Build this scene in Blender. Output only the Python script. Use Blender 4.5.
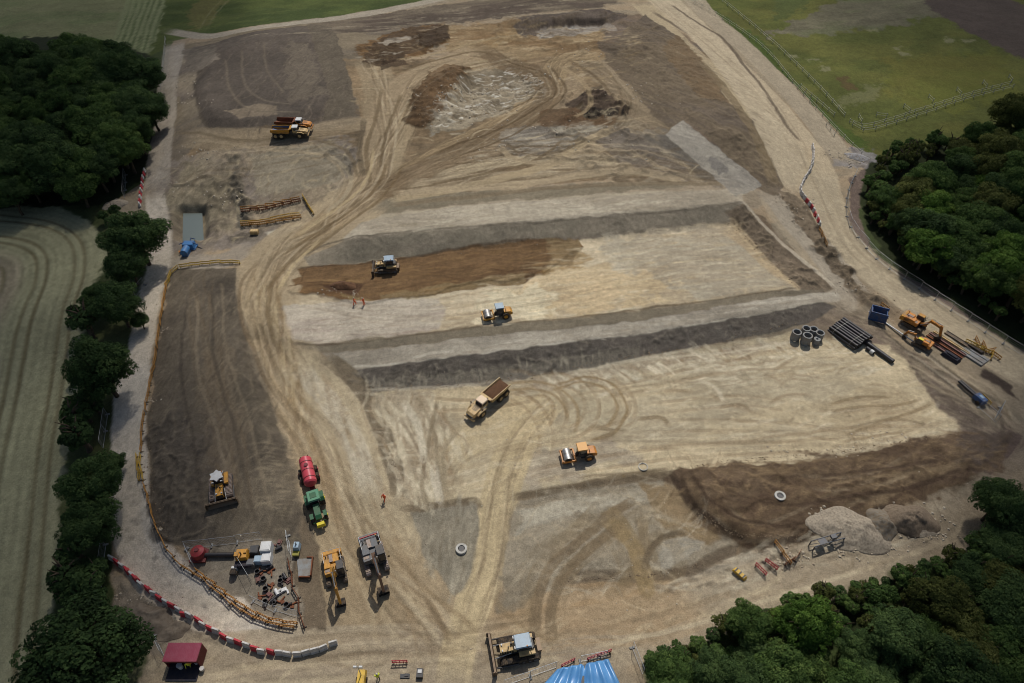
import bpy, bmesh, math, random
import numpy as np
from mathutils import Vector, Matrix
R = math.radians
random.seed(7)
rng = np.random.default_rng(11)
for o in list(bpy.data.objects): bpy.data.objects.remove(o)
scene = bpy.context.scene
C = scene.collection

# ------------------------------------------------------------------ camera
CAM_H, PITCH, FPX = 91.0, 45.0, 700.0
cam_d = bpy.data.cameras.new('camera'); cam = bpy.data.objects.new('camera', cam_d); C.objects.link(cam)
cam.location = (0, 0, CAM_H); cam.rotation_euler = (R(90 - PITCH), 0, 0)
cam_d.sensor_width = 36; cam_d.lens = FPX / 1024 * 36; cam_d.clip_end = 9000; cam_d.clip_start = 0.5
scene.camera = cam
# ------------------------------------------------------------------ light
SUN_EL, SUN_AZ = 57.0, 12.0          # azimuth measured from +Y towards +X (the sun stands beyond the site)
sd = Vector((math.sin(R(SUN_AZ)) * math.cos(R(SUN_EL)), math.cos(R(SUN_AZ)) * math.cos(R(SUN_EL)), math.sin(R(SUN_EL))))
world = bpy.data.worlds.new("World"); scene.world = world; world.use_nodes = True
wn = world.node_tree; wn.nodes.clear()
sky = wn.nodes.new('ShaderNodeTexSky'); sky.sky_type = 'NISHITA'; sky.sun_disc = False
sky.sun_elevation = R(SUN_EL); sky.sun_rotation = R(SUN_AZ); sky.air_density = 1.0; sky.dust_density = 2.0
bg = wn.nodes.new('ShaderNodeBackground'); bg.inputs[1].default_value = 0.07
wo = wn.nodes.new('ShaderNodeOutputWorld')
wn.links.new(sky.outputs[0], bg.inputs[0]); wn.links.new(bg.outputs[0], wo.inputs[0])
sun_d = bpy.data.lights.new('sun', 'SUN'); sun_d.energy = 3.1; sun_d.angle = R(1.2); sun_d.color = (1, .965, .92)
sun = bpy.data.objects.new('sun', sun_d); C.objects.link(sun)
sun.rotation_euler = sd.to_track_quat('Z', 'Y').to_euler(); sun.location = (0, 0, 200)
scene.view_settings.view_transform = 'Standard'; scene.view_settings.look = 'None'
scene.view_settings.gamma = 1; scene.view_settings.exposure = -0.2
scene.render.engine = 'CYCLES'
scene.cycles.max_bounces = 5; scene.cycles.diffuse_bounces = 2; scene.cycles.transparent_max_bounces = 8
scene.cycles.filter_width = 1.0
try: scene.cycles.volume_bounces = 1
except Exception: pass

# ------------------------------------------------------------------ pixel -> place
_s, _c = math.sin(R(PITCH)), math.cos(R(PITCH))
def ray(px, py):
    u = (px - 512) / FPX; v = (py - 341.5) / FPX
    return (u, _c - v * _s, -_s - v * _c)
def P(px, py, h=0.0):
    d = ray(px, py); t = (CAM_H - h) / -d[2]
    return (d[0] * t, d[1] * t)

# ------------------------------------------------------------------ noise
_T = np.random.default_rng(5).random((512, 512)).astype(np.float32)
def vn(x, y, seed=0):
    x = np.asarray(x, np.float32) + seed * 17.31; y = np.asarray(y, np.float32) + seed * 9.77
    xi = np.floor(x).astype(np.int64); yi = np.floor(y).astype(np.int64)
    fx = x - xi; fy = y - yi; fx = fx * fx * (3 - 2 * fx); fy = fy * fy * (3 - 2 * fy)
    a = _T[xi & 511, yi & 511]; b = _T[(xi + 1) & 511, yi & 511]
    c = _T[xi & 511, (yi + 1) & 511]; d = _T[(xi + 1) & 511, (yi + 1) & 511]
    return ((a * (1 - fx) + b * fx) * (1 - fy) + (c * (1 - fx) + d * fx) * fy) * 2 - 1
def fbm(x, y, o=4, seed=0, g=.5):
    r = 0; a = 1; n = 0
    for i in range(o):
        r = r + a * vn(x * 2 ** i, y * 2 ** i, seed + i * 3); n += a; a *= g
    return r / n
def sst(a, b, x):
    t = np.clip((x - a) / (b - a), 0, 1); return t * t * (3 - 2 * t)
def spline(pts, n=8):
    p = [np.array(q, float) for q in pts]
    p = [2 * p[0] - p[1]] + p + [2 * p[-1] - p[-2]]; out = []
    for i in range(1, len(p) - 2):
        for k in range(n):
            t = k / n
            out.append(.5 * (2 * p[i] + (p[i + 1] - p[i - 1]) * t + (2 * p[i - 1] - 5 * p[i] + 4 * p[i + 1] - p[i + 2]) * t * t
                             + (3 * p[i] - p[i - 1] - 3 * p[i + 1] + p[i + 2]) * t ** 3))
    out.append(p[-2]); return [tuple(q) for q in out]
def sdf_poly(X, Y, pts):
    d = np.full(X.shape, 1e18, np.float32); s = np.ones(X.shape, bool); n = len(pts)
    ins = np.zeros(X.shape, bool)
    for i in range(n):
        ax, ay = pts[i]; bx, by = pts[(i + 1) % n]
        ex, ey = bx - ax, by - ay; L = ex * ex + ey * ey + 1e-9
        wx = X - ax; wy = Y - ay
        t = np.clip((wx * ex + wy * ey) / L, 0, 1)
        dx = wx - ex * t; dy = wy - ey * t
        d = np.minimum(d, dx * dx + dy * dy)
        cnd = ((ay > Y) != (by > Y))
        ins ^= cnd & (X < (bx - ax) * (Y - ay) / (by - ay + 1e-12) + ax)
    return np.where(ins, -1, 1) * np.sqrt(d)

# ------------------------------------------------------------------ terrain heights
def hb(Y): return np.clip((np.asarray(Y) - 60) * 0.034, 0, 7)
cx = np.arange(-200, 200.1, 1.0); cy = np.arange(18, 300.1, 1.0)
CX, CY = np.meshgrid(cx, cy)
HT = hb(CY).astype(np.float32); fixed = np.zeros(HT.shape, bool)
fixed[0, :] = fixed[-1, :] = True; fixed[:, 0] = fixed[:, -1] = True
def flat(px, h, slope=None):
    pts = [P(x, y, h) for x, y in px]
    s = sdf_poly(CX, CY, pts) < 0
    HT[s] = h; fixed[s] = True
def natural(px, add=0):
    pts = [P(x, y, 3) for x, y in px]
    s = sdf_poly(CX, CY, pts) < 0
    HT[s] = hb(CY[s]) + add; fixed[s] = True
natural([(-400, 205), (60, 208), (95, 225), (100, 260), (78, 380), (60, 560), (50, 800), (-400, 800)])
natural([(-400, -80), (160, -80), (150, 60), (160, 120), (120, 190), (60, 200), (-400, 200)])
natural([(700, -60), (1500, -60), (1500, 500), (1060, 370), (940, 290), (880, 240), (868, 160), (800, 85)])
natural([(180, -80), (640, -60), (440, -6), (255, 20), (180, 34)])
natural([(650, 670), (800, 600), (900, 565), (1030, 500), (1500, 460), (1500, 900), (650, 900)])
flat([(395, 195), (560, 180), (735, 178), (748, 202), (600, 214), (350, 240)], 5.6)
flat([(280, 320), (300, 275), (345, 265), (560, 244), (732, 223), (785, 278), (790, 287), (600, 317), (300, 342), (282, 338)], 2.9)
flat([(350, 366), (600, 337), (760, 307), (825, 298), (700, 322), (500, 348)], 2.3)
flat([(375, 396), (520, 382), (700, 350), (800, 338), (885, 348), (950, 428), (850, 452), (700, 465), (520, 492), (412, 508)], 0.0)
flat([(520, 503), (680, 478), (700, 525), (750, 548), (640, 588), (545, 600), (512, 596)], -0.7)
flat([(412, 520), (470, 512), (478, 530), (465, 575), (440, 580)], -0.5)
flat([(310, 380), (340, 380), (392, 500), (370, 500)], 1.0)
flat([(240, 340), (262, 340), (300, 430), (330, 500), (310, 500)], 1.2)
flat([(150, 600), (250, 655), (600, 650), (600, 720), (130, 720)], 0.2)
# stockpiles and bunds
flat([(214, 52), (255, 38), (306, 31), (322, 80), (326, 105), (245, 120), (213, 118), (202, 90)], 10.2)
flat([(650, 30), (685, 50), (722, 90), (744, 132), (736, 138), (700, 122), (655, 90), (630, 50)], 9.6)
flat([(186, 280), (230, 280), (245, 350), (268, 440), (284, 510), (215, 515), (170, 510), (160, 430), (170, 340)], 3.1)
flat([(690, 482), (800, 472), (950, 452), (980, 460), (930, 485), (870, 505), (800, 528), (755, 535), (715, 512)], 1.1)
flat([(578, 99), (600, 95), (618, 102), (602, 105)], 9.3)
flat([(430, 90), (448, 70), (462, 70), (452, 92), (430, 112), (418, 112)], 8.4)
flat([(470, 85), (515, 72), (528, 90), (500, 104), (460, 112)], 5.0)
flat([(532, 31), (598, 24), (604, 27), (545, 35)], 6.0)
flat([(515, 12), (600, 5), (625, 14), (610, 18), (520, 21)], 8.0)
flat([(183, 215), (200, 215), (202, 235), (183, 236)], 1.4)
fx_ = fixed.copy()
for it in range(2600):
    A = HT.copy()
    A[1:-1, 1:-1] = .25 * (HT[:-2, 1:-1] + HT[2:, 1:-1] + HT[1:-1, :-2] + HT[1:-1, 2:])
    HT = np.where(fx_, HT, A)
for it in range(1):
    HT[1:-1, 1:-1] = .5 * HT[1:-1, 1:-1] + .125 * (HT[:-2, 1:-1] + HT[2:, 1:-1] + HT[1:-1, :-2] + HT[1:-1, 2:])
def hcoarse(X, Y):
    X = np.asarray(X, float); Y = np.asarray(Y, float)
    u = np.clip((X - cx[0]), 0, len(cx) - 1.001); v = np.clip((Y - cy[0]), 0, len(cy) - 1.001)
    i = u.astype(int); j = v.astype(int); fu = u - i; fv = v - j
    return (HT[j, i] * (1 - fu) + HT[j, i + 1] * fu) * (1 - fv) + (HT[j + 1, i] * (1 - fu) + HT[j + 1, i + 1] * fu) * fv
def at(px, py, above=0.0):
    """the ground point seen at a pixel (march along the sight line)"""
    h = 2.0
    for _ in range(14):
        x, y = P(px, py, h + above); h = .5 * h + .5 * float(hcoarse(x, y))
    x, y = P(px, py, h + above)
    return (x, y)

# ------------------------------------------------------------------ fine grid
def axis(segs):
    out = [segs[0][0]]
    for a, b, s in segs:
        n = max(1, int(round((b - a) / s))); out += list(np.linspace(a, b, n + 1)[1:])
    return np.array(out)
gx = axis([(-5000, -1000, 1000), (-1000, -200, 100), (-200, -100, .5), (-100, -62, .32), (-62, 66, .19), (66, 110, .3), (110, 200, .5), (200, 1000, 100), (1000, 5000, 1000)])
gy = axis([(-4000, -400, 900), (-400, 0, 80), (0, 26, 4), (26, 70, .18), (70, 110, .22), (110, 160, .3), (160, 220, .42), (220, 290, .6), (290, 600, 60), (600, 6000, 900)])
NX, NY = len(gx), len(gy)
GX, GY = np.meshgrid(gx.astype(np.float32), gy.astype(np.float32))
Z = hcoarse(GX, GY).astype(np.float32)
def lin(c):
    c = np.array(c, float) / 255
    return np.where(c <= .04045, c / 12.92, ((c + .055) / 1.055) ** 2.4).astype(np.float32)
COL = np.zeros((NY, NX, 3), np.float32); COL[:] = lin((66, 74, 44))
WX = (fbm(GX * .35, GY * .35, 3, 1) * 1.0).astype(np.float32)
WY = (fbm(GX * .35, GY * .35, 3, 2) * 1.0).astype(np.float32)
def sl(x0, x1, y0, y1):
    return slice(max(0, np.searchsorted(gy, y0) - 1), np.searchsorted(gy, y1) + 1), slice(max(0, np.searchsorted(gx, x0) - 1), np.searchsorted(gx, x1) + 1)
def mixin(S, m, c):
    m = m[..., None]; COL[S] = COL[S] * (1 - m) + c * m
def region(px, col, feather=.5, warp=1.0, ang=None, amp=.16, freq=1.6, alpha=1.0, dz=0.0, col2=None, seed=None, patch=.06, curve=0.0):
    """an irregular patch of ground; ang = run of the streaks seen in the picture plane of the ground (deg from +X)"""
    pts = [at(x, y) for x, y in px]
    xs = [p[0] for p in pts]; ys = [p[1] for p in pts]; g = feather + warp + 1
    S = sl(min(xs) - g, max(xs) + g, min(ys) - g, max(ys) + g)
    X = GX[S]; Y = GY[S]
    if X.size == 0: return
    sd_ = sdf_poly(X + WX[S] * warp, Y + WY[S] * warp, pts)
    fe = min(feather, 6) * .55; tr_ = .16 + feather * .22
    sdd = int(abs(pts[0][0] * 7 + pts[0][1] * 3)) % 97 if seed is None else seed
    t = fbm(X * .09, Y * .09, 4, sdd + 5) * patch * 1.6 + fbm(X * .8, Y * .8, 3, sdd + 9) * patch
    if ang is not None:
        a = R(ang); u = X * math.cos(a) + Y * math.sin(a); v = -X * math.sin(a) + Y * math.cos(a)
        v = v + vn(u * .05, v * .07, sdd) * 2.2 * (1 + curve)
        st = fbm(u * .08, v * freq * .75, 3, sdd + 1, .6)
        fs = fbm(u * .22, v * freq * 3.2, 2, sdd + 41, .8)
        cr_ = sst(.12, .3, fbm(u * .10, v * freq * .8, 4, sdd + 51, .75)) - sst(-.12, -.3, fbm(u * .13, v * freq * .9, 4, sdd + 57, .75))
        bl_ = sst(.04, .22, fbm(X * .16, Y * .22, 5, sdd + 61, .62)) - sst(-.04, -.22, fbm(X * .19, Y * .26, 5, sdd + 67, .62))
        t = t + st * amp * .5 + fs * amp * .16 + cr_ * amp * .2 + bl_ * .05
    rag = fbm(X * .9, Y * .9, 3, sdd + 71) * fe
    if ang is not None: rag = rag + st * fe
    m = sst(tr_, -tr_, sd_ + rag)
    if ang is not None: Z[S] += m * vn(u * .08, v * freq, sdd + 1) * .025
    base = lin(col)[None, None, :]
    if col2 is not None:
        w = sst(-.25, .35, fbm(X * .06, Y * .11, 4, sdd + 31) + (0 if ang is None else .5 * st))[..., None]
        base = base * (1 - w) + lin(col2) * w
    mixin(S, m * alpha, base * np.clip(1 + t[..., None] * 1.35, .25, 2.2))
    if dz: Z[S] += m * dz
def path_dt(pts, S):
    X = GX[S]; Y = GY[S]
    D = np.full(X.shape, 1e9, np.float32); T = np.zeros(X.shape, np.float32); L0 = 0
    for i in range(len(pts) - 1):
        ax, ay = pts[i]; bx, by = pts[i + 1]; ex, ey = bx - ax, by - ay; L = math.hypot(ex, ey) + 1e-9
        wx = X - ax; wy = Y - ay; t = np.clip((wx * ex + wy * ey) / L / L, 0, 1)
        dx = wx - ex * t; dy = wy - ey * t; d = np.sqrt(dx * dx + dy * dy)
        sg = np.where(ex * wy - ey * wx > 0, 1, -1); b = d < np.abs(D)
        D = np.where(b, d * sg, D); T = np.where(b, L0 + t * L, T); L0 += L
    return D, T, L0
def road(px, width, col=None, alpha=.8, feather=1.0, amp=.22, freq=1.5, rut=.06, seed=0, world=None, dens=1.0, wob=.5, ends=6):
    """wheel-worn run along a path: streaks follow the path"""
    pts = spline(world if world else [at(x, y) for x, y in px], 6)
    w = width / 2 + feather
    xs = [p[0] for p in pts]; ys = [p[1] for p in pts]
    S = sl(min(xs) - w, max(xs) + w, min(ys) - w, max(ys) + w)
    if GX[S].size == 0: return
    D, T, L = path_dt(pts, S)
    D2 = D + vn(T * .06, D * 0 + seed, seed) * wob + WX[S] * .3
    st = fbm(T * .035, D2 * freq, 4, seed + 2, .8) * 1.25
    tr_ = .15 + feather * .3
    m = sst(width / 2 + tr_, width / 2 - tr_, np.abs(D2) + st * feather * .9) * sst(0, ends, T + 1 + st) * sst(0, ends, L - T + 1 + st)
    base = COL[S] if col is None else lin(col)[None, None, :]
    mm = m * alpha
    if dens < 1: mm = mm * sst(.0, .35, vn(T * .05, D2 * .35, seed + 8) + (dens - .5) * 2)
    mixin(S, mm, base * np.clip(1 + (st * amp)[..., None] * .62 + .06 * fbm(GX[S] * .3, GY[S] * .3, 4, seed + 5)[..., None], .3, 2))
    Z[S] += m * st * rut * .5
def tracks(px, gauge=2.2, w=.5, col=(105, 92, 72), alpha=.5, world=None, seed=1, berm=True):
    """one vehicle's pair of wheel marks"""
    pts = spline(world if world else [at(x, y) for x, y in px], 6)
    g = gauge / 2 + w + 1
    xs = [p[0] for p in pts]; ys = [p[1] for p in pts]
    S = sl(min(xs) - g, max(xs) + g, min(ys) - g, max(ys) + g)
    if GX[S].size == 0: return
    D, T, L = path_dt(pts, S)
    D = D + vn(T * .1, T * 0, seed) * .25
    e = np.abs(np.abs(D) - gauge / 2)
    br = .55 + .45 * vn(T * .25, D, seed)
    en = sst(0, 5, T) * sst(0, 5, L - T)
    m = sst(w * .6 + .12, w * .6 - .12, e) * alpha * br * en
    mixin(S, np.clip(m, 0, 1), lin(col)[None, None, :])
    m2 = sst(.16, .0, np.abs(e - w * .85)) * alpha * .5 * br * en
    mixin(S, np.clip(m2, 0, 1), COL[S] * 1.4)
    Z[S] -= np.clip(m, 0, 1) * .10; Z[S] += np.clip(m2, 0, 1) * .09

def scrapes(px, n, ang, length, w, cols, alpha=.5, spread=12, curve=.15, seed=1, dz=0.0):
    """many short scuffs with crisp sides, scattered through an outline"""
    r = np.random.default_rng(seed); pts = [at(x, y) for x, y in px]; P0 = np.array(pts); lo, hi = P0.min(0), P0.max(0); k = 0; tr = 0
    while k < n and tr < n * 8:
        tr += 1; x, y = r.uniform(lo[0], hi[0]), r.uniform(lo[1], hi[1])
        if sdf_poly(np.array([x]), np.array([y]), pts)[0] > 0: continue
        k += 1; a = R(ang + r.normal(0, spread)); l = length * r.uniform(.4, 1.6); ww = w * r.uniform(.4, 1.5); c = cols[r.integers(len(cols))]; kk = r.normal(0, curve) / max(l, 1)
        g = l / 2 + ww + .5; S = sl(x - g, x + g, y - g, y + g)
        if GX[S].size == 0: continue
        dx = GX[S] - x; dy = GY[S] - y; u = dx * math.cos(a) + dy * math.sin(a); v = -dx * math.sin(a) + dy * math.cos(a) - kk * u * u + WX[S] * .25
        m = sst(ww * .5 + .1, ww * .5 - .12, np.abs(v)) * sst(l / 2, l / 2 * .6, np.abs(u)) * alpha * r.uniform(.5, 1.1)
        m = np.clip(m * (.75 + .6 * vn(GX[S] * 1.1, GY[S] * 1.1, 3)), 0, 1)
        mixin(S, m, lin(c)[None, None, :])
        if dz: Z[S] += m * dz
# ------------------------------------------------------------------ fields
TER = 9                                # run of the terraces
region([(-300, -80), (190, -80), (150, 52), (110, 70), (-300, 90)], (118, 118, 84), feather=1, ang=17, amp=.16, freq=.5, col2=(104, 110, 74))
region([(136, -30), (186, -30), (150, 56), (108, 56)], (120, 124, 88), feather=.8, warp=.3, amp=.05)
for k in range(7):
    f = k / 6.0
    tracks([(140 + 40 * f, -20), (127 + 34 * f, 22), (112 + 40 * f, 55)], gauge=1.5, w=.55, col=(74, 84, 50), alpha=.85, seed=k)
region([(188, -60), (640, -60), (448, 0), (330, 17), (256, 27), (174, 43), (150, 56)], (80, 88, 46), feather=1, ang=8, amp=.12, freq=.4, col2=(64, 74, 38))
region([(190, 5), (230, -10), (215, 20), (190, 32)], (104, 96, 58), feather=3, warp=3, alpha=.6)
tracks([(230, -5), (212, 15), (200, 34)], col=(120, 116, 84), alpha=.5)
# left field
region([(-200, 205), (60, 207), (92, 222), (108, 250), (100, 280), (85, 300), (78, 380), (68, 450), (60, 560), (55, 760), (-200, 760)],
       (142, 139, 108), feather=1.2, warp=.8, amp=.1, patch=.06)
LF = [at(x, y) for x, y in [(62, 800), (62, 683), (66, 560), (72, 450), (82, 380), (90, 310), (100, 270), (96, 236), (70, 216), (20, 207), (-60, 205)]]
LFs = spline(LF, 8)
Sf = sl(-130, -35, 26, 150)
D, T, L_ = path_dt(LFs, Sf)
sm = sst(.6, -.6, sdf_poly(GX[Sf], GY[Sf], [at(x, y) for x, y in [(-200, 205), (60, 207), (92, 222), (108, 250), (100, 280), (85, 300), (78, 380), (68, 450), (60, 560), (55, 760), (-200, 760)]]))
Dw = np.abs(D) + vn(T * .05, D * .1, 3) * .5
inner = sst(13, 17, Dw + fbm(GX[Sf] * .1, GY[Sf] * .1, 3, 4) * 2)
mixin(Sf, sm * inner * .75, lin((134, 122, 102)) * (1 + .5 * fbm(D * 1.2, T * .05, 3, 9)[..., None]))
st = fbm(Dw * 1.6, T * .05, 3, 8, .7)
fl_ = np.sin(Dw * 6.28 / 1.55 + vn(T * .06, D * .4, 12) * 1.2) * (.5 + .5 * vn(T * .3, Dw * .5, 14))
COL[Sf] *= (1 + (sm * (st * .2 + fl_ * .13 + .10 * fbm(GX[Sf] * .8, GY[Sf] * .8, 3, 15)))[..., None])
for dd in (3.4, 5.3, 10.4, 12.3, 18.4, 20.3, 27, 29, 36, 38):
    mm = sst(.55, .15, np.abs(Dw - dd)) * sm * (.78 + .2 * vn(T * .1, D, int(dd)))
    mixin(Sf, np.clip(mm, 0, 1), lin((104, 96, 70))[None, None, :]); Z[Sf] -= mm * .1
# verge between field and haul road
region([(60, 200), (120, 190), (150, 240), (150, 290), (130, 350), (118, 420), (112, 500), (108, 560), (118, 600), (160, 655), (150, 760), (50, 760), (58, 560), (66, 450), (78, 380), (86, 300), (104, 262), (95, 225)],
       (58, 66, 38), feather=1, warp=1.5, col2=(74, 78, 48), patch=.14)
# woodland floors
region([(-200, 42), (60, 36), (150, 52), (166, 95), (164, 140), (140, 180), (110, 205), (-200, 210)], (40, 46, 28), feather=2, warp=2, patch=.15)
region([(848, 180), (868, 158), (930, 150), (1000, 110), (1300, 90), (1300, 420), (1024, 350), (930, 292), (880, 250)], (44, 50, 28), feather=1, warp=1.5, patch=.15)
# right-hand grass
region([(650, -80), (1500, -80), (1400, 140), (1000, 135), (905, 152), (868, 160), (845, 140), (800, 88), (745, 38), (690, -2)], (82, 86, 42), feather=1, ang=20, amp=.10, freq=.3, col2=(92, 92, 46), patch=.10)
region([(700, 0), (760, 40), (830, 120), (850, 130), (870, 150), (840, 140), (790, 85), (740, 35)], (66, 82, 34), feather=3, warp=2, alpha=.8)
region([(880, 60), (1000, 50), (1024, 95), (960, 110), (900, 105)], (104, 98, 46), feather=8, warp=4, alpha=.55, col2=(98, 100, 42))
region([(764, 36), (812, 14), (860, -10), (900, -60), (1010, -60), (975, 5), (900, 24), (850, 33), (800, 36)], (104, 99, 78), feather=3, warp=4, ang=14, amp=.35, freq=.5, col2=(96, 96, 70))
region([(775, -10), (815, -14), (800, 12), (775, 22)], (74, 82, 44), feather=3, warp=3, alpha=.8)
region([(905, -60), (990, -30), (1015, 0), (1100, 45), (1120, 80), (1024, 60), (965, 30), (925, 4)], (80, 70, 62), feather=2, warp=1.5, ang=-22, amp=.12, freq=.5)
region([(835, 76), (850, 76), (856, 88), (846, 90)], (84, 66, 44), feather=1.6, warp=2, alpha=.7)
region([(838, 100), (850, 94), (880, 84), (882, 92), (862, 104), (845, 105)], (128, 124, 92), feather=3, warp=4, alpha=.35)
for a in [(790, 56), (812, 60), (824, 68), (872, 30), (896, 48), (905, 53), (947, 40), (968, 42)]:
    region([(a[0] - 5, a[1] - 1), (a[0] + 5, a[1] - 2), (a[0] + 6, a[1] + 1), (a[0] - 4, a[1] + 2)], (134, 130, 100), feather=1.5, warp=2, alpha=.5)

# ------------------------------------------------------------------ the site
SITE = [(445, -4), (520, -24), (655, -24), (690, 0), (745, 40), (800, 90), (845, 140), (872, 160), (852, 185), (850, 222), (882, 265), (935, 302), (1024, 360), (1200, 430),
        (1200, 480), (1060, 470), (1000, 512), (960, 548), (900, 562), (830, 590), (760, 606), (690, 642), (640, 655), (650, 800), (100, 800), (150, 650), (112, 610), (112, 560), (108, 500),
        (112, 430), (126, 370), (142, 320), (150, 280), (145, 240), (112, 204), (145, 180), (160, 120), (166, 80), (172, 41), (255, 26), (330, 17)]
region(SITE, (152, 134, 108), feather=.5, warp=.6, ang=12, amp=.13, freq=.7, patch=.10, col2=(134, 122, 102))
# top-left: stockpile and surroundings
region([(180, 48), (250, 30), (330, 22), (445, 8), (400, 30), (360, 60), (360, 120), (350, 150), (170, 200), (160, 120)], (122, 110, 90), warp=2, feather=1.5, ang=20, amp=.2, freq=.8, col2=(108, 98, 84))
region([(200, 48), (250, 33), (330, 24), (338, 40), (352, 85), (360, 118), (325, 124), (240, 134), (212, 130), (198, 110), (190, 74)], (96, 86, 74), feather=.5, ang=80, amp=.14, freq=.9, col2=(86, 78, 68))
region([(258, 45), (303, 36), (318, 70), (326, 98), (290, 103), (280, 70)], (112, 101, 86), feather=2, warp=2.5, ang=70, amp=.15, alpha=.4)
region([(305, 25), (332, 24), (346, 70), (360, 118), (325, 118), (320, 70)], (98, 88, 74), feather=.8, warp=1, ang=70, amp=.14)
region([(178, 50), (206, 46), (196, 72), (206, 118), (180, 120), (172, 80)], (134, 122, 102), feather=1, warp=2, col2=(104, 94, 84), patch=.22)
region([(226, 108), (262, 104), (264, 114), (235, 118)], (126, 112, 92), feather=1.5, warp=2, alpha=.7)
# top band
region([(300, 22), (450, 4), (560, -8), (655, -14), (600, 8), (460, 22), (330, 34)], (88, 77, 66), feather=1, warp=1.5, ang=13, amp=.25, freq=.7, col2=(108, 97, 81))
region([(355, 46), (400, 30), (445, 24), (452, 40), (420, 55), (366, 66)], (108, 84, 56), feather=1.5, warp=3, patch=.3, ang=15, amp=.25, freq=.8)
region([(405, 33), (440, 24), (450, 36), (420, 44)], (74, 58, 44), feather=1.5, warp=2.5, patch=.3)
region([(440, 26), (530, 18), (620, 18), (660, 30), (640, 70), (600, 120), (520, 150), (470, 60), (450, 50)], (124, 101, 72), feather=3, warp=3, ang=10, amp=.3, freq=.9, col2=(142, 122, 92))
region([(515, 18), (600, 9), (628, 16), (604, 25), (530, 36)], (86, 76, 68), feather=.8, warp=1.5, ang=80, amp=.3, freq=1.1)
region([(532, 31), (590, 25), (606, 28), (590, 34), (540, 38)], (192, 180, 160), feather=.8, warp=1.5, patch=.4, ang=10, amp=.4, freq=1.2, col2=(128, 118, 104))
# disturbed middle
region([(340, 60), (430, 60), (560, 55), (650, 110), (740, 185), (560, 182), (380, 200), (300, 235), (250, 230), (210, 200), (180, 160), (200, 140), (330, 128), (362, 118)],
       (130, 111, 85), feather=2, warp=2, ang=14, amp=.34, freq=.6, patch=.2, col2=(104, 91, 72))
region([(440, 92), (466, 74), (520, 62), (548, 90), (520, 106), (470, 122), (432, 132), (420, 124)], (168, 160, 140), feather=1, warp=3, ang=25, amp=.55, freq=.9, patch=.3, col2=(118, 106, 88))
region([(424, 84), (446, 66), (474, 64), (462, 92), (444, 112), (428, 128), (410, 120), (406, 108)], (106, 82, 54), feather=1, warp=2, patch=.34, ang=30, amp=.3, freq=.6)
region([(430, 75), (462, 62), (476, 66), (452, 82)], (84, 68, 50), feather=1.5, warp=2, alpha=.7)
region([(500, 130), (580, 118), (620, 128), (560, 150), (505, 155)], (112, 104, 92), feather=2, warp=3, ang=8, amp=.45, freq=.7, col2=(150, 142, 124))
region([(546, 112), (580, 118), (620, 118), (590, 128), (540, 128)], (104, 80, 56), feather=1.5, warp=2, alpha=.7, ang=8, amp=.3)
region([(600, 125), (660, 130), (700, 170), (720, 185), (640, 165)], (116, 108, 96), feather=2, warp=2, ang=-35, amp=.25, col2=(136, 124, 104))
for _ in range(60):
    x = rng.uniform(410, 700); y = rng.uniform(60, 180); l = rng.uniform(8, 26); a = rng.normal(-.12, .25); w_ = rng.uniform(.8, 2.4)
    dk = rng.random() < .5
    region([(x, y), (x + l, y + a * l - w_ * .4), (x + l * 1.1, y + a * l + w_), (x + 2, y + w_)], (96, 84, 68) if dk else (176, 164, 138), feather=.6, warp=1.6, alpha=rng.uniform(.25, .6), patch=.15)
# bund on the right of the dig
region([(606, 22), (640, 14), (665, 22), (700, 45), (742, 80), (766, 120), (784, 175), (774, 198), (742, 184), (700, 152), (668, 124), (652, 130), (625, 95), (600, 50)], (116, 100, 82), feather=1, warp=1.2, ang=-42, amp=.18, freq=.8, col2=(104, 92, 80))
region([(700, 50), (742, 82), (766, 122), (784, 175), (776, 196), (752, 150), (728, 110), (690, 60)], (122, 102, 76), feather=1.5, warp=1.2, ang=-60, amp=.15, freq=1, alpha=.8)
region([(583, 90), (640, 100), (660, 130), (620, 122), (600, 118)], (148, 134, 110), feather=1.5, warp=2.5, ang=-30, amp=.4, freq=.8, alpha=.7)
region([(560, 104), (590, 92), (604, 92), (630, 106), (629, 113), (604, 114), (575, 119)], (74, 62, 52), feather=.5, warp=.8, patch=.15, ang=10, amp=.2)
region([(655, 135), (670, 132), (712, 172), (706, 178), (680, 160)], (104, 98, 90), feather=1, warp=1.5, alpha=.8)
# left middle: rough ground with settling pond
region([(160, 160), (215, 150), (340, 135), (358, 150), (352, 180), (330, 205), (300, 232), (250, 245), (170, 262), (150, 240), (148, 190)], (140, 126, 104), feather=1.5, warp=2, ang=80, amp=.3, freq=.5, patch=.14, col2=(120, 110, 98))
region([(170, 165), (235, 155), (245, 200), (235, 235), (205, 240), (165, 225), (160, 190)], (124, 112, 98), feather=1.5, warp=3, ang=88, amp=.4, freq=.35, patch=.2, col2=(142, 130, 106))
region([(232, 158), (240, 176), (252, 225), (240, 232), (230, 190)], (96, 90, 78), feather=.8, warp=1, patch=.2)
region([(250, 155), (330, 140), (352, 160), (335, 185), (260, 195)], (138, 128, 108), feather=2, warp=2, ang=40, amp=.2, freq=.7)
region([(320, 150), (350, 152), (356, 165), (345, 176), (330, 165)], (104, 98, 88), feather=1.5, warp=2, alpha=.6)
region([(265, 232), (303, 222), (296, 228), (275, 238)], (178, 170, 150), feather=.3, warp=.4)
region([(228, 238), (262, 228), (266, 235), (240, 244)], (92, 84, 72), feather=1, warp=1.5, alpha=.8)
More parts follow.
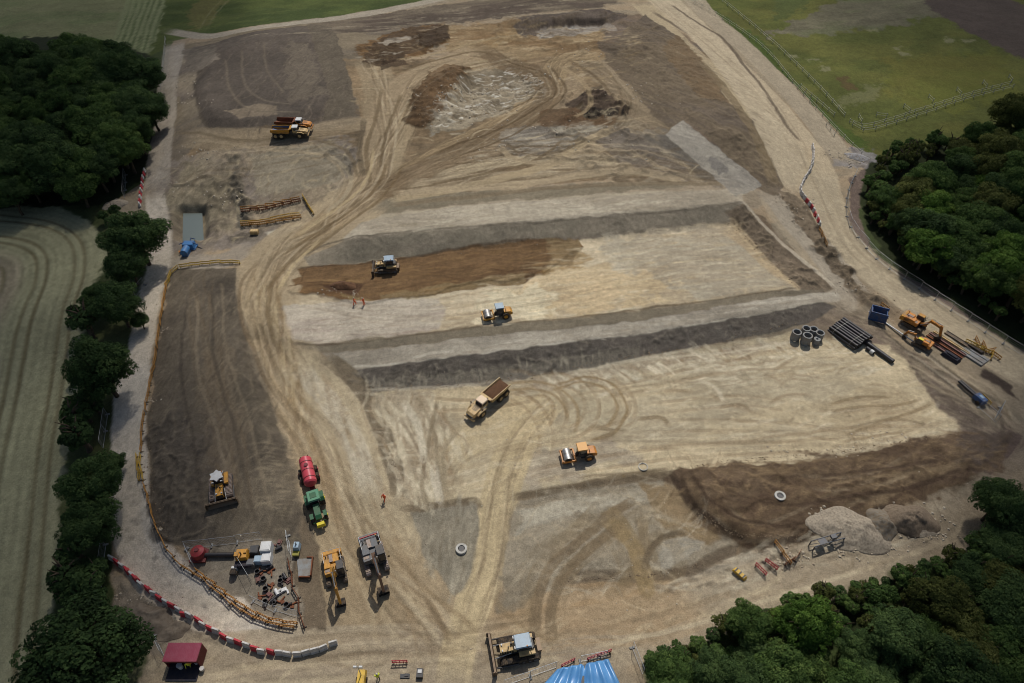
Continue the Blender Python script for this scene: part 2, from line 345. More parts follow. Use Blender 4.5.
# upper terrace, slope, fill platform
region([(342, 246), (378, 204), (560, 184), (735, 182), (778, 200), (752, 206), (600, 216), (350, 244)], (148, 134, 112), feather=1, warp=1, ang=TER, amp=.2, freq=.9)
region([(330, 248), (366, 218), (460, 205), (600, 194), (735, 188), (744, 203), (600, 215), (345, 243)], (172, 160, 136), feather=.8, warp=.8, ang=TER, amp=.18, freq=1, col2=(154, 142, 120))
region([(360, 205), (400, 196), (600, 184), (690, 182), (680, 188), (600, 194), (450, 205), (372, 216)], (126, 116, 96), feather=1, warp=.8, ang=TER, amp=.15, freq=.9)
region([(304, 264), (322, 249), (345, 243), (600, 215), (741, 202), (762, 217), (832, 286), (826, 293), (800, 290), (776, 268), (733, 223), (700, 223), (560, 243), (450, 254), (360, 264), (330, 270)],
       (124, 114, 98), feather=.5, warp=.7, ang=TER, amp=.14, freq=1.1, col2=(112, 103, 90))
region([(715, 204), (742, 203), (765, 219), (832, 288), (812, 292), (775, 262), (738, 226)], (118, 102, 82), feather=.8, warp=1, ang=-45, amp=.25, freq=.9, patch=.16)
region([(738, 206), (748, 212), (742, 226), (728, 218)], (86, 72, 60), feather=.7, warp=1.5, alpha=.8)
region([(270, 322), (290, 290), (312, 266), (560, 243), (700, 223), (734, 222), (790, 276), (800, 290), (600, 319), (420, 335), (300, 347), (276, 345)],
       (190, 175, 146), feather=.3, warp=.5, ang=TER, amp=.18, freq=1.2, patch=.08, col2=(172, 156, 128))
region([(272, 322), (290, 305), (360, 302), (430, 298), (440, 305), (428, 334), (300, 347), (276, 345)], (178, 166, 144), feather=1.2, warp=1.5, ang=TER, amp=.14, freq=1.1, col2=(166, 151, 132))
region([(540, 268), (640, 262), (700, 280), (650, 300), (590, 318), (540, 312), (500, 300)], (194, 172, 134), feather=3, warp=3, ang=TER, amp=.22, freq=1.2, alpha=.75)
region([(500, 290), (540, 285), (560, 305), (545, 322), (505, 326), (470, 325), (480, 300)], (212, 200, 168), feather=2, warp=3, ang=TER, amp=.2, freq=1.3, alpha=.8)
region([(600, 238), (700, 225), (735, 226), (785, 276), (790, 288), (700, 302), (660, 280), (610, 260)], (172, 162, 140), feather=3, warp=3, ang=TER, amp=.2, freq=1.2, alpha=.85, col2=(158, 146, 124))
road([(720, 226), (745, 240), (775, 268), (798, 288)], 4, col=(170, 148, 114), alpha=.7, amp=.25, freq=2)
region([(288, 291), (300, 283), (308, 268), (360, 264), (450, 254), (540, 244), (578, 240), (584, 246), (560, 262), (545, 274), (500, 282), (470, 283), (436, 294), (395, 300), (350, 304), (325, 296), (292, 294)],
       (118, 92, 62), feather=.25, warp=.9, ang=TER, amp=.24, freq=1.1, patch=.10, col2=(98, 74, 49), dz=.28)
region([(420, 262), (540, 252), (570, 256), (540, 268), (440, 282), (400, 285)], (138, 114, 80), feather=1.5, warp=2, ang=TER, amp=.3, freq=1.3, alpha=.7)
region([(340, 292), (400, 286), (470, 278), (470, 284), (436, 294), (395, 300), (350, 304)], (128, 110, 76), feather=1, warp=1.3, ang=TER, amp=.2, freq=1.2, alpha=.9)
region([(320, 282), (350, 278), (364, 284), (350, 292), (330, 292)], (72, 50, 36), feather=.8, warp=1.2, patch=.3, alpha=.9)
region([(545, 262), (575, 250), (590, 252), (575, 268), (545, 274)], (140, 114, 72), feather=2, warp=2, alpha=.7)
region([(298, 346), (420, 334), (600, 318), (795, 289), (832, 288), (836, 296), (700, 322), (560, 342), (440, 352), (330, 358)], (132, 120, 100), feather=.5, warp=.7, ang=TER, amp=.16, freq=1.1, col2=(120, 110, 92))
region([(326, 362), (345, 354), (450, 346), (600, 328), (760, 300), (835, 290), (842, 300), (760, 317), (680, 327), (600, 338), (500, 352), (350, 371)], (172, 162, 144), feather=.5, warp=.7, ang=TER, amp=.2, freq=1.2, col2=(156, 146, 130))
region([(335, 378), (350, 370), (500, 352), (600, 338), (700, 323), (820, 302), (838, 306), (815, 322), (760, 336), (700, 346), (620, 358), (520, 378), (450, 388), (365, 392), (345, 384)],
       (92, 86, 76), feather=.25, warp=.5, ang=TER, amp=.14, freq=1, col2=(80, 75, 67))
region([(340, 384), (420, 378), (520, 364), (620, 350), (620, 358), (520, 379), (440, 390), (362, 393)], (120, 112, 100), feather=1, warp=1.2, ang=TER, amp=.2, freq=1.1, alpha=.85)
# lower platform
region([(362, 392), (440, 390), (520, 379), (620, 359), (700, 347), (790, 333), (890, 346), (905, 360), (962, 428), (850, 456), (700, 470), (600, 485), (520, 497), (408, 510), (380, 440)],
       (186, 170, 138), feather=.4, warp=.8, ang=TER, amp=.17, freq=.9, patch=.09, col2=(168, 155, 128))
region([(530, 380), (640, 360), (740, 345), (780, 342), (700, 362), (600, 378), (540, 392)], (176, 164, 142), feather=1.5, warp=2, ang=-50, amp=.25, freq=.7, alpha=.7, col2=(152, 138, 116))
region([(370, 396), (430, 392), (450, 420), (430, 470), (425, 506), (405, 508), (385, 450)], (172, 158, 132), feather=1, warp=2, ang=100, amp=.3, freq=.8, col2=(150, 136, 112))
region([(560, 395), (620, 390), (620, 420), (580, 430)], (170, 158, 130), feather=2, warp=2, alpha=.5)
region([(520, 452), (600, 440), (640, 455), (600, 470), (515, 490)], (158, 146, 126), feather=2, warp=2, ang=TER, amp=.25, freq=1.2, alpha=.8)
region([(820, 398), (900, 385), (940, 420), (900, 436), (840, 440)], (164, 148, 118), feather=2, warp=2, ang=25, amp=.25, freq=.7, alpha=.7)
# ground right of the platform
region([(838, 304), (880, 322), (900, 345), (960, 380), (1030, 430), (1060, 470), (1010, 470), (962, 432), (905, 362), (888, 346), (800, 334), (815, 320)], (116, 102, 88), feather=.8, warp=1.2, ang=-38, amp=.25, freq=.8, patch=.14, col2=(132, 118, 98))
region([(905, 362), (930, 372), (990, 420), (965, 432)], (104, 92, 80), feather=1, warp=1.5, ang=-38, amp=.2, alpha=.8)
# strip left of the lower platform
road([(326, 362), (350, 392), (372, 432), (390, 475), (402, 508)], 4.6, col=(126, 114, 94), alpha=.95, feather=.5, amp=.15)
region([(404, 512), (470, 503), (482, 515), (482, 545), (470, 585), (452, 602), (425, 580), (412, 545)], (140, 132, 112), feather=.8, warp=1, ang=80, amp=.18, freq=.9, col2=(128, 118, 100))
road([(402, 511), (440, 508), (476, 502)], 1.6, col=(126, 112, 90), alpha=.9, feather=.3)
region([(512, 502), (600, 486), (672, 474), (700, 500), (720, 525), (752, 548), (700, 572), (645, 592), (560, 606), (508, 604)], (164, 150, 126), feather=.7, warp=1.2, ang=TER, amp=.18, freq=.9, col2=(144, 132, 112))
road([(514, 500), (600, 484), (675, 471)], 1.8, col=(122, 108, 86), alpha=.95, feather=.4)
region([(636, 486), (672, 478), (700, 520), (720, 540), (690, 545), (650, 520)], (138, 112, 74), feather=3, warp=3, ang=-40, amp=.2, alpha=.75)
region([(668, 472), (700, 466), (800, 460), (880, 450), (962, 432), (1010, 436), (1006, 462), (960, 486), (905, 506), (860, 514), (830, 524), (800, 536), (752, 548), (722, 536), (700, 512), (688, 492)],
       (104, 87, 67), feather=.3, warp=1.2, ang=TER, amp=.28, freq=.9, patch=.14, col2=(84, 68, 54))
region([(690, 515), (720, 505), (780, 515), (800, 530), (752, 546), (715, 530)], (112, 90, 64), feather=1.5, warp=2, ang=-20, amp=.25, alpha=.8)
region([(780, 530), (830, 518), (880, 510), (900, 512), (850, 524), (800, 540), (760, 550)], (70, 58, 48), feather=1, warp=1, alpha=.8)
region([(860, 480), (960, 462), (985, 470), (900, 492), (850, 498)], (126, 108, 80), feather=2.5, warp=3, ang=TER, amp=.3, alpha=.6)
region([(940, 440), (1010, 425), (1050, 440), (1040, 470), (960, 480)], (92, 78, 70), feather=2, warp=2, patch=.2, alpha=.85)
region([(645, 592), (700, 572), (752, 549), (800, 540), (840, 525), (900, 512), (960, 500), (950, 530), (880, 548), (800, 566), (740, 590), (650, 625)], (158, 148, 128), feather=1, warp=1.5, ang=16, amp=.22, freq=.7, col2=(140, 130, 112), patch=.12)
road([(560, 588), (610, 578), (660, 575), (700, 560), (745, 540)], 2.2, col=(112, 100, 82), alpha=.9, feather=.5, amp=.3)
region([(640, 556), (680, 545), (700, 552), (672, 566), (640, 570)], (146, 138, 120), feather=1.5, warp=1.5, alpha=.8)
# dark topsoil block on the left
region([(176, 270), (236, 268), (240, 300), (252, 340), (272, 400), (290, 470), (304, 545), (300, 640), (296, 560), (260, 545), (200, 548), (165, 545), (150, 500), (148, 430), (156, 350), (166, 295)],
       (104, 94, 78), feather=.4, warp=1, ang=84, amp=.18, freq=.9, patch=.13, col2=(90, 81, 69))
region([(196, 350), (225, 340), (240, 420), (230, 470), (200, 460)], (120, 104, 86), feather=4, warp=3, ang=86, amp=.14, alpha=.5)
region([(150, 430), (175, 410), (190, 480), (200, 540), (165, 540), (150, 495)], (84, 77, 69), feather=2, warp=2, ang=70, amp=.25, freq=1.1, alpha=.7)
region([(190, 545), (262, 540), (290, 545), (302, 600), (300, 626), (262, 618), (225, 596), (195, 574), (186, 560)], (128, 118, 104), feather=.6, warp=1, patch=.12, ang=20, amp=.12)
region([(296, 545), (318, 560), (322, 600), (324, 630), (306, 628), (300, 590)], (120, 104, 84), feather=.8, warp=.8, ang=88, amp=.15)
# spoil by the red store
region([(112, 570), (135, 580), (200, 620), (240, 648), (150, 655), (112, 610)], (116, 106, 92), feather=.8, warp=1.4, patch=.22, ang=30, amp=.3, freq=.5, col2=(136, 124, 106))

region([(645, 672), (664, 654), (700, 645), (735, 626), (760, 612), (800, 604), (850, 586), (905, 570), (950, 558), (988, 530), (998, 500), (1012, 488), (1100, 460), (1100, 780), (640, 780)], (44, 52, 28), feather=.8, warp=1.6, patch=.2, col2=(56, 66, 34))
# ------------------------------------------------------------------ haul routes
LR = [(176, 42), (170, 70), (166, 110), (160, 150), (155, 190), (158, 225), (160, 262), (150, 300), (138, 360), (128, 420), (126, 480), (130, 530), (150, 575), (196, 610), (250, 632), (320, 645)]
road([(168, 30), (210, 36), (255, 28), (330, 19), (445, -2), (520, -22)], 4.2, col=(156, 146, 128), alpha=.95, feather=.5, amp=.15)
road([(176, 42), (170, 70), (166, 110), (160, 150), (156, 190)], 6, col=(166, 156, 140), alpha=.8, feather=.7, amp=.18)
road(LR[4:10], 4.6, col=(192, 180, 160), alpha=.95, feather=.5, amp=.06, wob=.2)
road([(138, 360), (128, 420), (130, 480), (138, 530), (162, 570), (205, 604), (260, 628), (330, 638)], 5.6, col=(192, 183, 167), alpha=.97, feather=.5, amp=.06, wob=.3)
road([(128, 420), (124, 480), (126, 530), (150, 574), (196, 608), (255, 634)], 4.4, col=(192, 180, 160), alpha=.95, feather=.5, amp=.06, wob=.3)
road([(160, 262), (190, 262), (222, 262), (262, 240)], 5, col=(150, 140, 124), alpha=.8, amp=.1)
# main route
MR = [(600, 52), (560, 62), (545, 92), (505, 122), (455, 148), (410, 172), (370, 196), (330, 222), (290, 250), (265, 285), (262, 330), (282, 385), (312, 445), (340, 505), (372, 560), (410, 610), (450, 650)]
road(MR[6:], 15, col=(164, 147, 118), alpha=.9, feather=1, amp=.2, freq=.9, rut=.1)
road(MR[:9], 7, col=(156, 136, 104), alpha=.85, feather=1.2, amp=.28, freq=1.1, rut=.14)
road([(275, 262), (255, 300), (255, 345), (275, 400)], 7, col=(164, 145, 114), alpha=.8, feather=1.5, amp=.2, freq=1.2)
road([(520, 58), (470, 66), (430, 80), (404, 115), (388, 150), (375, 185), (350, 212)], 8, col=(160, 142, 112), alpha=.8, feather=1.5, amp=.28, freq=1.1, rut=.13)
road([(372, 60), (380, 100), (385, 140), (375, 180)], 9, col=(154, 138, 110), alpha=.6, feather=2, amp=.3, freq=1)
road([(305, 370), (340, 400), (365, 445), (385, 500)], 9, col=(172, 158, 130), alpha=.8, feather=2.5, amp=.14, freq=.9)
road([(262, 340), (290, 400), (320, 470), (345, 520)], 6, col=(152, 126, 96), alpha=.5, feather=2, amp=.2)
road([(330, 400), (360, 450), (378, 500)], 3.5, col=(184, 174, 152), alpha=.6, feather=1.5, amp=.14)
road([(300, 545), (340, 580), (380, 620), (420, 650)], 16, col=(150, 132, 104), alpha=.85, feather=3, amp=.14, freq=.8)
road([(400, 520), (420, 560), (440, 600), (460, 630)], 10, col=(152, 134, 106), alpha=.7, feather=2, amp=.14)
road([(560, 395), (525, 430), (504, 470), (496, 520), (490, 560), (478, 600), (462, 650), (450, 720)], 5.6, col=(188, 170, 134), alpha=.95, feather=.9, amp=.14, freq=1.2)
road([(470, 400), (500, 420), (506, 460)], 10, col=(184, 167, 134), alpha=.6, feather=4, amp=.14)
road([(150, 672), (250, 668), (340, 662), (450, 656), (560, 645), (640, 628), (720, 604), (800, 578), (900, 552), (975, 520)], 9, col=(160, 146, 122), alpha=.9, feather=1, amp=.14, freq=1)
road([(150, 700), (300, 700), (450, 690), (560, 670), (640, 650)], 12, col=(148, 134, 112), alpha=.85, feather=2, amp=.14, freq=.8)
road([(470, 620), (560, 610), (640, 606), (700, 585)], 9, col=(164, 136, 98), alpha=.5, feather=3, amp=.2)
road([(900, 552), (975, 520), (1010, 490), (1040, 450), (1040, 420), (1000, 385), (940, 345)], 6, col=(142, 128, 106), alpha=.75, feather=1, amp=.15)
# right haul road
road([(640, -20), (664, 4), (700, 35), (750, 80), (790, 125), (815, 165), (826, 205), (846, 245), (890, 282), (950, 325), (1040, 378)], 8.5, col=(176, 160, 132), alpha=.95, feather=.7, amp=.10, freq=1)
road([(655, -20), (690, 8), (740, 48), (790, 98), (835, 145), (850, 170)], 6, col=(150, 136, 112), alpha=.9, feather=1, amp=.22, freq=1)
road([(640, 2), (690, 50), (730, 90), (760, 130), (790, 175)], 7, col=(170, 154, 124), alpha=.9, feather=1, amp=.12, freq=1)
road([(652, 10), (695, 38), (728, 62), (750, 90), (762, 100)], 1.3, col=(100, 88, 74), alpha=.8, feather=.4)
road([(790, 190), (775, 200), (800, 235), (830, 275), (845, 300)], 7, col=(160, 146, 122), alpha=.8, feather=1, amp=.15)
road([(762, 186), (800, 222), (835, 272), (846, 300), (830, 305)], 5.5, col=(158, 146, 126), alpha=.9, feather=.8, amp=.14)
road([(800, 200), (818, 240), (850, 285), (880, 305), (912, 322)], 3.0, col=(112, 98, 80), alpha=.8, feather=1, amp=.4, freq=.7)
region([(788, 195), (806, 200), (818, 240), (800, 230)], (118, 102, 80), feather=1, warp=2, patch=.3, alpha=.8)
region([(850, 178), (866, 168), (858, 210), (872, 250), (900, 272), (940, 296), (1024, 352), (1024, 362), (930, 305), (880, 270), (848, 232)], (106, 92, 82), feather=.5, warp=.6, ang=-40, amp=.12)
region([(846, 148), (872, 150), (882, 162), (856, 170), (836, 165)], (140, 136, 134), feather=1.2, warp=2.5, patch=.3, alpha=.8)
region([(985, 368), (1010, 385), (1020, 400), (1004, 392), (980, 375)], (70, 60, 52), feather=.6, warp=.6)

#@@B2
# ------------------------------------------------------------------ crisp features over the broad ground
def line(px, w, col, alpha=.8, f=.25, dens=1.0, dz=0.0, seed=3):
    road(px, w, col=col, alpha=alpha, feather=f, amp=.25, freq=2.2, rut=.02, seed=seed, dens=dens, wob=.35, ends=2)
# stockpile top left
region([(219, 41), (258, 31), (307, 27), (316, 51), (328, 90), (330, 98), (322, 117), (277, 125), (219, 135), (207, 125), (197, 102), (193, 84), (207, 70), (221, 59)], (92, 83, 73), feather=.4, warp=.7, ang=82, amp=.14, freq=1, col2=(84, 76, 67))
region([(289, 39), (311, 46), (326, 94), (293, 103), (284, 70)], (118, 107, 90), feather=2.2, warp=2.4, ang=75, amp=.2, alpha=.5)
region([(309, 24), (332, 27), (352, 82), (356, 114), (322, 121), (330, 98), (318, 55)], (96, 87, 73), feather=.3, warp=.5, ang=78, amp=.16, freq=1)
region([(226, 110), (262, 104), (278, 106), (276, 114), (240, 118)], (132, 118, 98), feather=.8, warp=1.2, ang=10, amp=.2, alpha=.7)
region([(182, 50), (215, 44), (219, 58), (204, 68), (188, 72)], (118, 108, 94), feather=.6, warp=1.2, patch=.2)
line([(193, 84), (198, 104), (208, 127), (220, 137), (278, 127), (322, 119)], 1.0, (74, 66, 56), .6)
road([(180, 138), (230, 140), (290, 135), (360, 124), (395, 130)], 6, col=(150, 134, 108), alpha=.75, feather=.8, amp=.3, freq=1.3)
region([(361, 65), (373, 43), (410, 27), (447, 29), (449, 39), (414, 51), (402, 59), (383, 65)], (84, 68, 50), feather=.6, warp=1.6, ang=15, amp=.3, freq=1.2, patch=.25)
region([(378, 42), (405, 36), (412, 40), (385, 46)], (170, 160, 142), feather=.6, warp=1.6, ang=10, amp=.6, freq=1.6, alpha=.6)
# loops round the broken ground
region([(452, 82), (470, 70), (520, 62), (545, 88), (510, 110), (450, 134), (424, 130), (436, 114)], (142, 130, 108), feather=.6, warp=1.8, ang=22, amp=.5, freq=1.3, patch=.26, col2=(108, 97, 79))
region([(410, 98), (426, 74), (449, 65), (468, 68), (457, 82), (449, 98), (434, 117), (426, 129), (408, 125)], (88, 69, 48), feather=.5, warp=1.6, patch=.3, ang=40, amp=.3, freq=1.2)
LOOP = [(481, 47), (500, 61), (531, 72), (550, 90), (543, 106), (512, 125), (473, 145), (434, 164), (395, 184), (367, 198)]
road(LOOP, 7, col=(116, 98, 74), alpha=.97, feather=.6, amp=.5, freq=1.6, rut=.22)
LP2 = [(481, 47), (449, 62), (414, 78), (393, 98), (381, 129), (373, 166), (358, 196), (330, 222)]
road(LP2, 8, col=(154, 136, 108), alpha=.85, feather=1, amp=.36, freq=1.5, rut=.18)
road([(560, 20), (520, 32), (481, 47)], 6, col=(150, 126, 90), alpha=.8, feather=1, amp=.3)
road([(580, 70), (560, 110), (520, 140), (450, 160), (400, 178)], 5, col=(146, 128, 102), alpha=.8, feather=.8, amp=.4, freq=1.5)
road([(500, 190), (560, 165), (610, 140), (640, 128)], 5, col=(168, 150, 120), alpha=.85, feather=.8, amp=.4, freq=1.5)
road([(400, 188), (480, 182), (560, 172), (640, 168), (700, 172)], 6, col=(164, 148, 120), alpha=.8, feather=.9, amp=.4, freq=1.6)
road([(430, 176), (520, 160), (600, 158), (660, 168), (690, 184)], 4, col=(174, 158, 128), alpha=.8, feather=.8, amp=.45, freq=1.6)
region([(500, 128), (545, 126), (575, 140), (560, 152), (520, 154), (498, 146)], (112, 104, 92), feather=.6, warp=1.8, ang=8, amp=.5, freq=1.3, patch=.2, col2=(146, 138, 122))
region([(590, 138), (625, 128), (655, 148), (700, 180), (660, 178), (610, 158)], (118, 108, 95), feather=.8, warp=1.6, ang=-30, amp=.3, freq=1.2)
region([(575, 60), (600, 62), (640, 88), (656, 117), (668, 130), (640, 124), (610, 96)], (130, 115, 92), feather=.6, warp=1.2, ang=-45, amp=.4, freq=1.4)
# pit rim, bund
region([(512, 26), (540, 14), (600, 11), (628, 16), (612, 24), (600, 26), (545, 31), (525, 38)], (90, 80, 70), feather=.4, warp=1, ang=85, amp=.35, freq=1.3)
region([(534, 31), (592, 25), (612, 24), (618, 30), (600, 32), (545, 37)], (184, 178, 166), feather=.4, warp=1.3, ang=12, amp=.5, freq=1.8, col2=(136, 126, 112))
BUND = [(645, 14), (676, 35), (703, 63), (719, 78), (726, 102), (752, 121), (776, 156), (783, 184), (778, 196), (762, 192), (750, 180), (719, 149), (684, 121), (668, 129), (654, 117), (634, 88), (602, 62), (614, 40)]
region(BUND, (108, 95, 77), feather=.4, warp=.9, ang=-46, amp=.2, freq=1.1, col2=(98, 87, 74))
region([(676, 35), (703, 63), (719, 78), (726, 102), (700, 100), (660, 50)], (114, 94, 68), feather=1, warp=1.2, ang=-46, amp=.2, alpha=.7)
road([(700, 60), (730, 96), (762, 150), (775, 190)], 2.6, col=(124, 108, 82), alpha=.8, feather=.3, amp=.2)
region([(565, 104), (594, 92), (606, 96), (618, 104), (630, 108), (629, 114), (586, 118), (568, 108)], (78, 66, 54), feather=.25, warp=.6, patch=.2, ang=10, amp=.25)
region([(575, 112), (600, 108), (629, 109), (628, 115), (588, 119)], (46, 40, 34), feather=.3, warp=.6, alpha=.85)  # shade on the front of the dark pile, painted into the soil colour
region([(664, 135), (682, 121), (707, 141), (752, 176), (762, 186), (738, 196), (719, 182)], (158, 154, 142), feather=.35, warp=.6, ang=-40, amp=.22, freq=1.6, col2=(134, 130, 120))
region([(708, 155), (722, 160), (734, 172), (722, 176), (708, 164)], (116, 114, 112), feather=.6, warp=1, alpha=.8)
line([(660, 138), (690, 160), (718, 184)], 3, (104, 97, 86), .85)
# right haul road
road([(652, -12), (690, 22), (725, 60), (752, 96), (778, 138), (795, 172), (808, 196)], 9.5, col=(176, 161, 134), alpha=.95, feather=.6, amp=.14, freq=1.5)
road([(676, -20), (712, 18), (756, 58), (800, 104), (834, 146), (848, 166)], 7, col=(158, 145, 122), alpha=.95, feather=.6, amp=.2, freq=1.5)
line([(672, 6), (700, 24), (722, 38), (745, 66), (760, 84), (774, 106), (790, 130), (800, 140)], 1.0, (96, 84, 70), .85)
road([(822, 168), (822, 195), (836, 228), (870, 266), (920, 304), (985, 345), (1040, 380)], 8.0, col=(168, 154, 128), alpha=.95, feather=.5, amp=.12, freq=1.5)
road([(778, 195), (790, 215), (820, 250), (848, 284), (862, 300)], 6.5, col=(158, 147, 128), alpha=.95, feather=.5, amp=.16, freq=1.5)
region([(776, 190), (800, 196), (812, 214), (830, 246), (860, 284), (900, 312), (880, 314), (846, 284), (815, 250), (792, 216)], (114, 101, 83), feather=.6, warp=1.4, patch=.26, ang=-50, amp=.4, freq=1.3)
# terraces with crisp crests
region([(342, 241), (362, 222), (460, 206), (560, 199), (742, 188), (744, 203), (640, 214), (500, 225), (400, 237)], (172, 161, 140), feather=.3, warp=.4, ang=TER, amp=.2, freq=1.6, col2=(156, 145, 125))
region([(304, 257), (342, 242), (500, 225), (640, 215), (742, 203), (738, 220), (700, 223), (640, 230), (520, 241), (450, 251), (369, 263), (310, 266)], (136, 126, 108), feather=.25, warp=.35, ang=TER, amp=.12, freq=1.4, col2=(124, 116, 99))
region([(742, 203), (810, 267), (833, 288), (824, 292), (798, 288), (775, 268), (731, 223), (725, 214)], (112, 99, 82), feather=.3, warp=.6, ang=-45, amp=.28, freq=1.2, patch=.2)
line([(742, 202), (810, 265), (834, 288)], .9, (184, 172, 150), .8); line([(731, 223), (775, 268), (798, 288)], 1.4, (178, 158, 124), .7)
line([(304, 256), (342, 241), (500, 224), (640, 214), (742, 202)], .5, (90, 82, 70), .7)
region([(289, 280), (302, 276), (298, 269), (318, 265), (369, 263), (459, 249), (529, 239), (580, 238), (578, 247), (573, 262), (540, 272), (526, 283), (475, 288), (451, 293), (412, 296), (381, 301), (357, 298), (328, 291), (293, 286)],
       (108, 85, 59), feather=.4, warp=.7, ang=TER, amp=.3, freq=1.5, patch=.10, col2=(88, 67, 46))
region([(545, 240), (580, 238), (580, 250), (572, 264), (545, 272), (552, 255)], (140, 120, 88), feather=.8, warp=1.6, alpha=.8, ang=TER, amp=.3)
region([(380, 296), (440, 286), (520, 274), (526, 283), (475, 288), (451, 293), (412, 297), (382, 302)], (124, 106, 76), feather=.5, warp=1, ang=TER, amp=.22, freq=1.4, alpha=.85)
region([(318, 284), (345, 280), (364, 286), (352, 295), (330, 292)], (66, 48, 36), feather=.4, warp=1.2, patch=.35, alpha=.85)
line([(298, 269), (369, 263), (459, 249), (529, 239)], .6, (74, 58, 42), .7)
region([(273, 318), (284, 306), (330, 302), (400, 300), (440, 298), (448, 306), (440, 330), (357, 341), (275, 344)], (176, 165, 146), feather=.5, warp=.7, ang=TER, amp=.12, freq=1.6, col2=(164, 151, 135))
line([(275, 345), (310, 346), (357, 342), (482, 327.5), (640, 310), (795, 289)], .6, (92, 80, 64), .85)
region([(300, 348), (357, 343), (482, 328), (640, 311), (795, 290), (830, 290), (640, 321), (490, 336), (396, 347), (322, 352)], (126, 116, 97), feather=.25, warp=.35, ang=TER, amp=.14, freq=1.6, col2=(116, 107, 90))
region([(322, 354), (396, 348), (490, 336), (640, 322), (760, 302), (836, 291), (842, 299), (760, 316), (640, 334), (490, 352), (357, 369), (338, 369)], (170, 161, 143), feather=.25, warp=.4, ang=TER, amp=.24, freq=1.7, col2=(148, 139, 122))
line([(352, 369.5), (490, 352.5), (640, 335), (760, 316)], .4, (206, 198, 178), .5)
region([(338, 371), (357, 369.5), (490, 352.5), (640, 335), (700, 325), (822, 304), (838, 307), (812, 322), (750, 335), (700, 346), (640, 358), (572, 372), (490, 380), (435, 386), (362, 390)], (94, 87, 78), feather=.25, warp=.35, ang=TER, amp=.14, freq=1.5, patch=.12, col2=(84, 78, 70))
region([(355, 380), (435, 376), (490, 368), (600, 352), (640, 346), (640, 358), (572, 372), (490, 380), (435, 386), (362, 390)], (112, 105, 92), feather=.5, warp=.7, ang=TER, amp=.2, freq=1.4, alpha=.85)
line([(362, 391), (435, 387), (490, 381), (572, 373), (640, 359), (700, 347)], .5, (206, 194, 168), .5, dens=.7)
# left haul corridor and topsoil block
road([(255, 276), (252, 300), (262, 330), (278, 372), (298, 425), (322, 480), (342, 530), (362, 590)], 9, col=(160, 142, 112), alpha=.8, feather=.8, amp=.22, freq=1.4)
road([(290, 352), (318, 392), (345, 438), (368, 482), (388, 520), (410, 560)], 8.5, col=(170, 155, 126), alpha=.85, feather=.8, amp=.18, freq=1.4)
road([(300, 365), (332, 405), (358, 450), (378, 500)], 3.6, col=(184, 173, 150), alpha=.8, feather=.7, amp=.16, freq=1.4)
road([(318, 350), (342, 368), (364, 394), (384, 434), (396, 467), (406, 508)], 2.9, col=(114, 102, 83), alpha=.97, feather=.3, amp=.2, freq=1.5)
region([(172, 270), (236, 268), (238, 300), (254, 345), (262, 368), (279, 419), (295, 467), (303, 510), (318, 545), (325, 600), (326, 632), (304, 630), (296, 575), (262, 545), (200, 550), (165, 545), (150, 500), (148, 430), (156, 350), (164, 300)],
       (97, 88, 74), feather=.35, warp=.8, ang=84, amp=.17, freq=1.2, patch=.13, col2=(84, 76, 65))
region([(300, 515), (318, 548), (326, 600), (326, 632), (305, 630), (297, 570)], (110, 97, 79), feather=.4, warp=.6, ang=88, amp=.14, freq=1.3)
region([(196, 350), (228, 345), (246, 420), (236, 480), (205, 470)], (118, 104, 84), feather=2.5, warp=2, ang=86, amp=.2, freq=1.3, alpha=.5)
region([(148, 430), (180, 400), (205, 500), (220, 545), (165, 545), (150, 500)], (80, 73, 64), feather=1.5, warp=2, ang=70, amp=.25, freq=1.1, alpha=.7)
region([(190, 548), (262, 540), (290, 545), (298, 585), (302, 622), (262, 614), (225, 592), (198, 570)], (126, 117, 102), feather=.4, warp=.8, patch=.12, ang=20, amp=.14)
line([(236, 270), (238, 300), (254, 345), (279, 419), (295, 467), (303, 510)], .8, (138, 124, 102), .5)
# lower pads
region([(408, 512), (474, 500), (483, 518), (480, 557), (468, 592), (455, 600), (423, 553)], (136, 128, 110), feather=.35, warp=.7, ang=82, amp=.18, freq=1.3, col2=(122, 114, 97))
line([(406, 511), (440, 506), (474, 501)], 1.3, (108, 95, 76), .9)
line([(470, 592), (481, 556), (484, 518), (476, 500)], .8, (112, 100, 80), .7)
road([(545, 410), (524, 440), (503, 488), (495, 520), (491, 572), (478, 605), (462, 640), (452, 690)], 4.6, col=(184, 166, 130), alpha=.95, feather=.5, amp=.16, freq=1.6)
road([(440, 470), (470, 440), (510, 420), (550, 400)], 6, col=(182, 164, 128), alpha=.6, feather=2, amp=.2, freq=1.3)
region([(517, 500), (560, 490), (672, 474), (690, 500), (716, 522), (745, 540), (690, 568), (650, 574), (568, 581), (506, 606), (503, 570), (508, 530)], (150, 139, 118), feather=.35, warp=.8, ang=TER, amp=.2, freq=1.3, col2=(136, 126, 107))
region([(520, 506), (600, 494), (640, 486), (660, 500), (600, 508), (540, 520), (518, 530)], (170, 162, 142), feather=.8, warp=1.4, ang=TER, amp=.3, freq=1.5, alpha=.85)
line([(515, 500), (560, 490), (610, 482), (672, 473)], 1.2, (112, 98, 78), .9)
line([(510, 505), (504, 540), (500, 575), (498, 610)], .8, (122, 108, 86), .6)
region([(500, 575), (530, 578), (545, 590), (520, 606), (498, 612)], (122, 112, 94), feather=.8, warp=1.2, alpha=.8)
region([(640, 486), (672, 476), (692, 500), (720, 526), (700, 548), (672, 530), (650, 505)], (134, 114, 84), feather=1.4, warp=2, ang=-40, amp=.3, freq=1.2, alpha=.85)
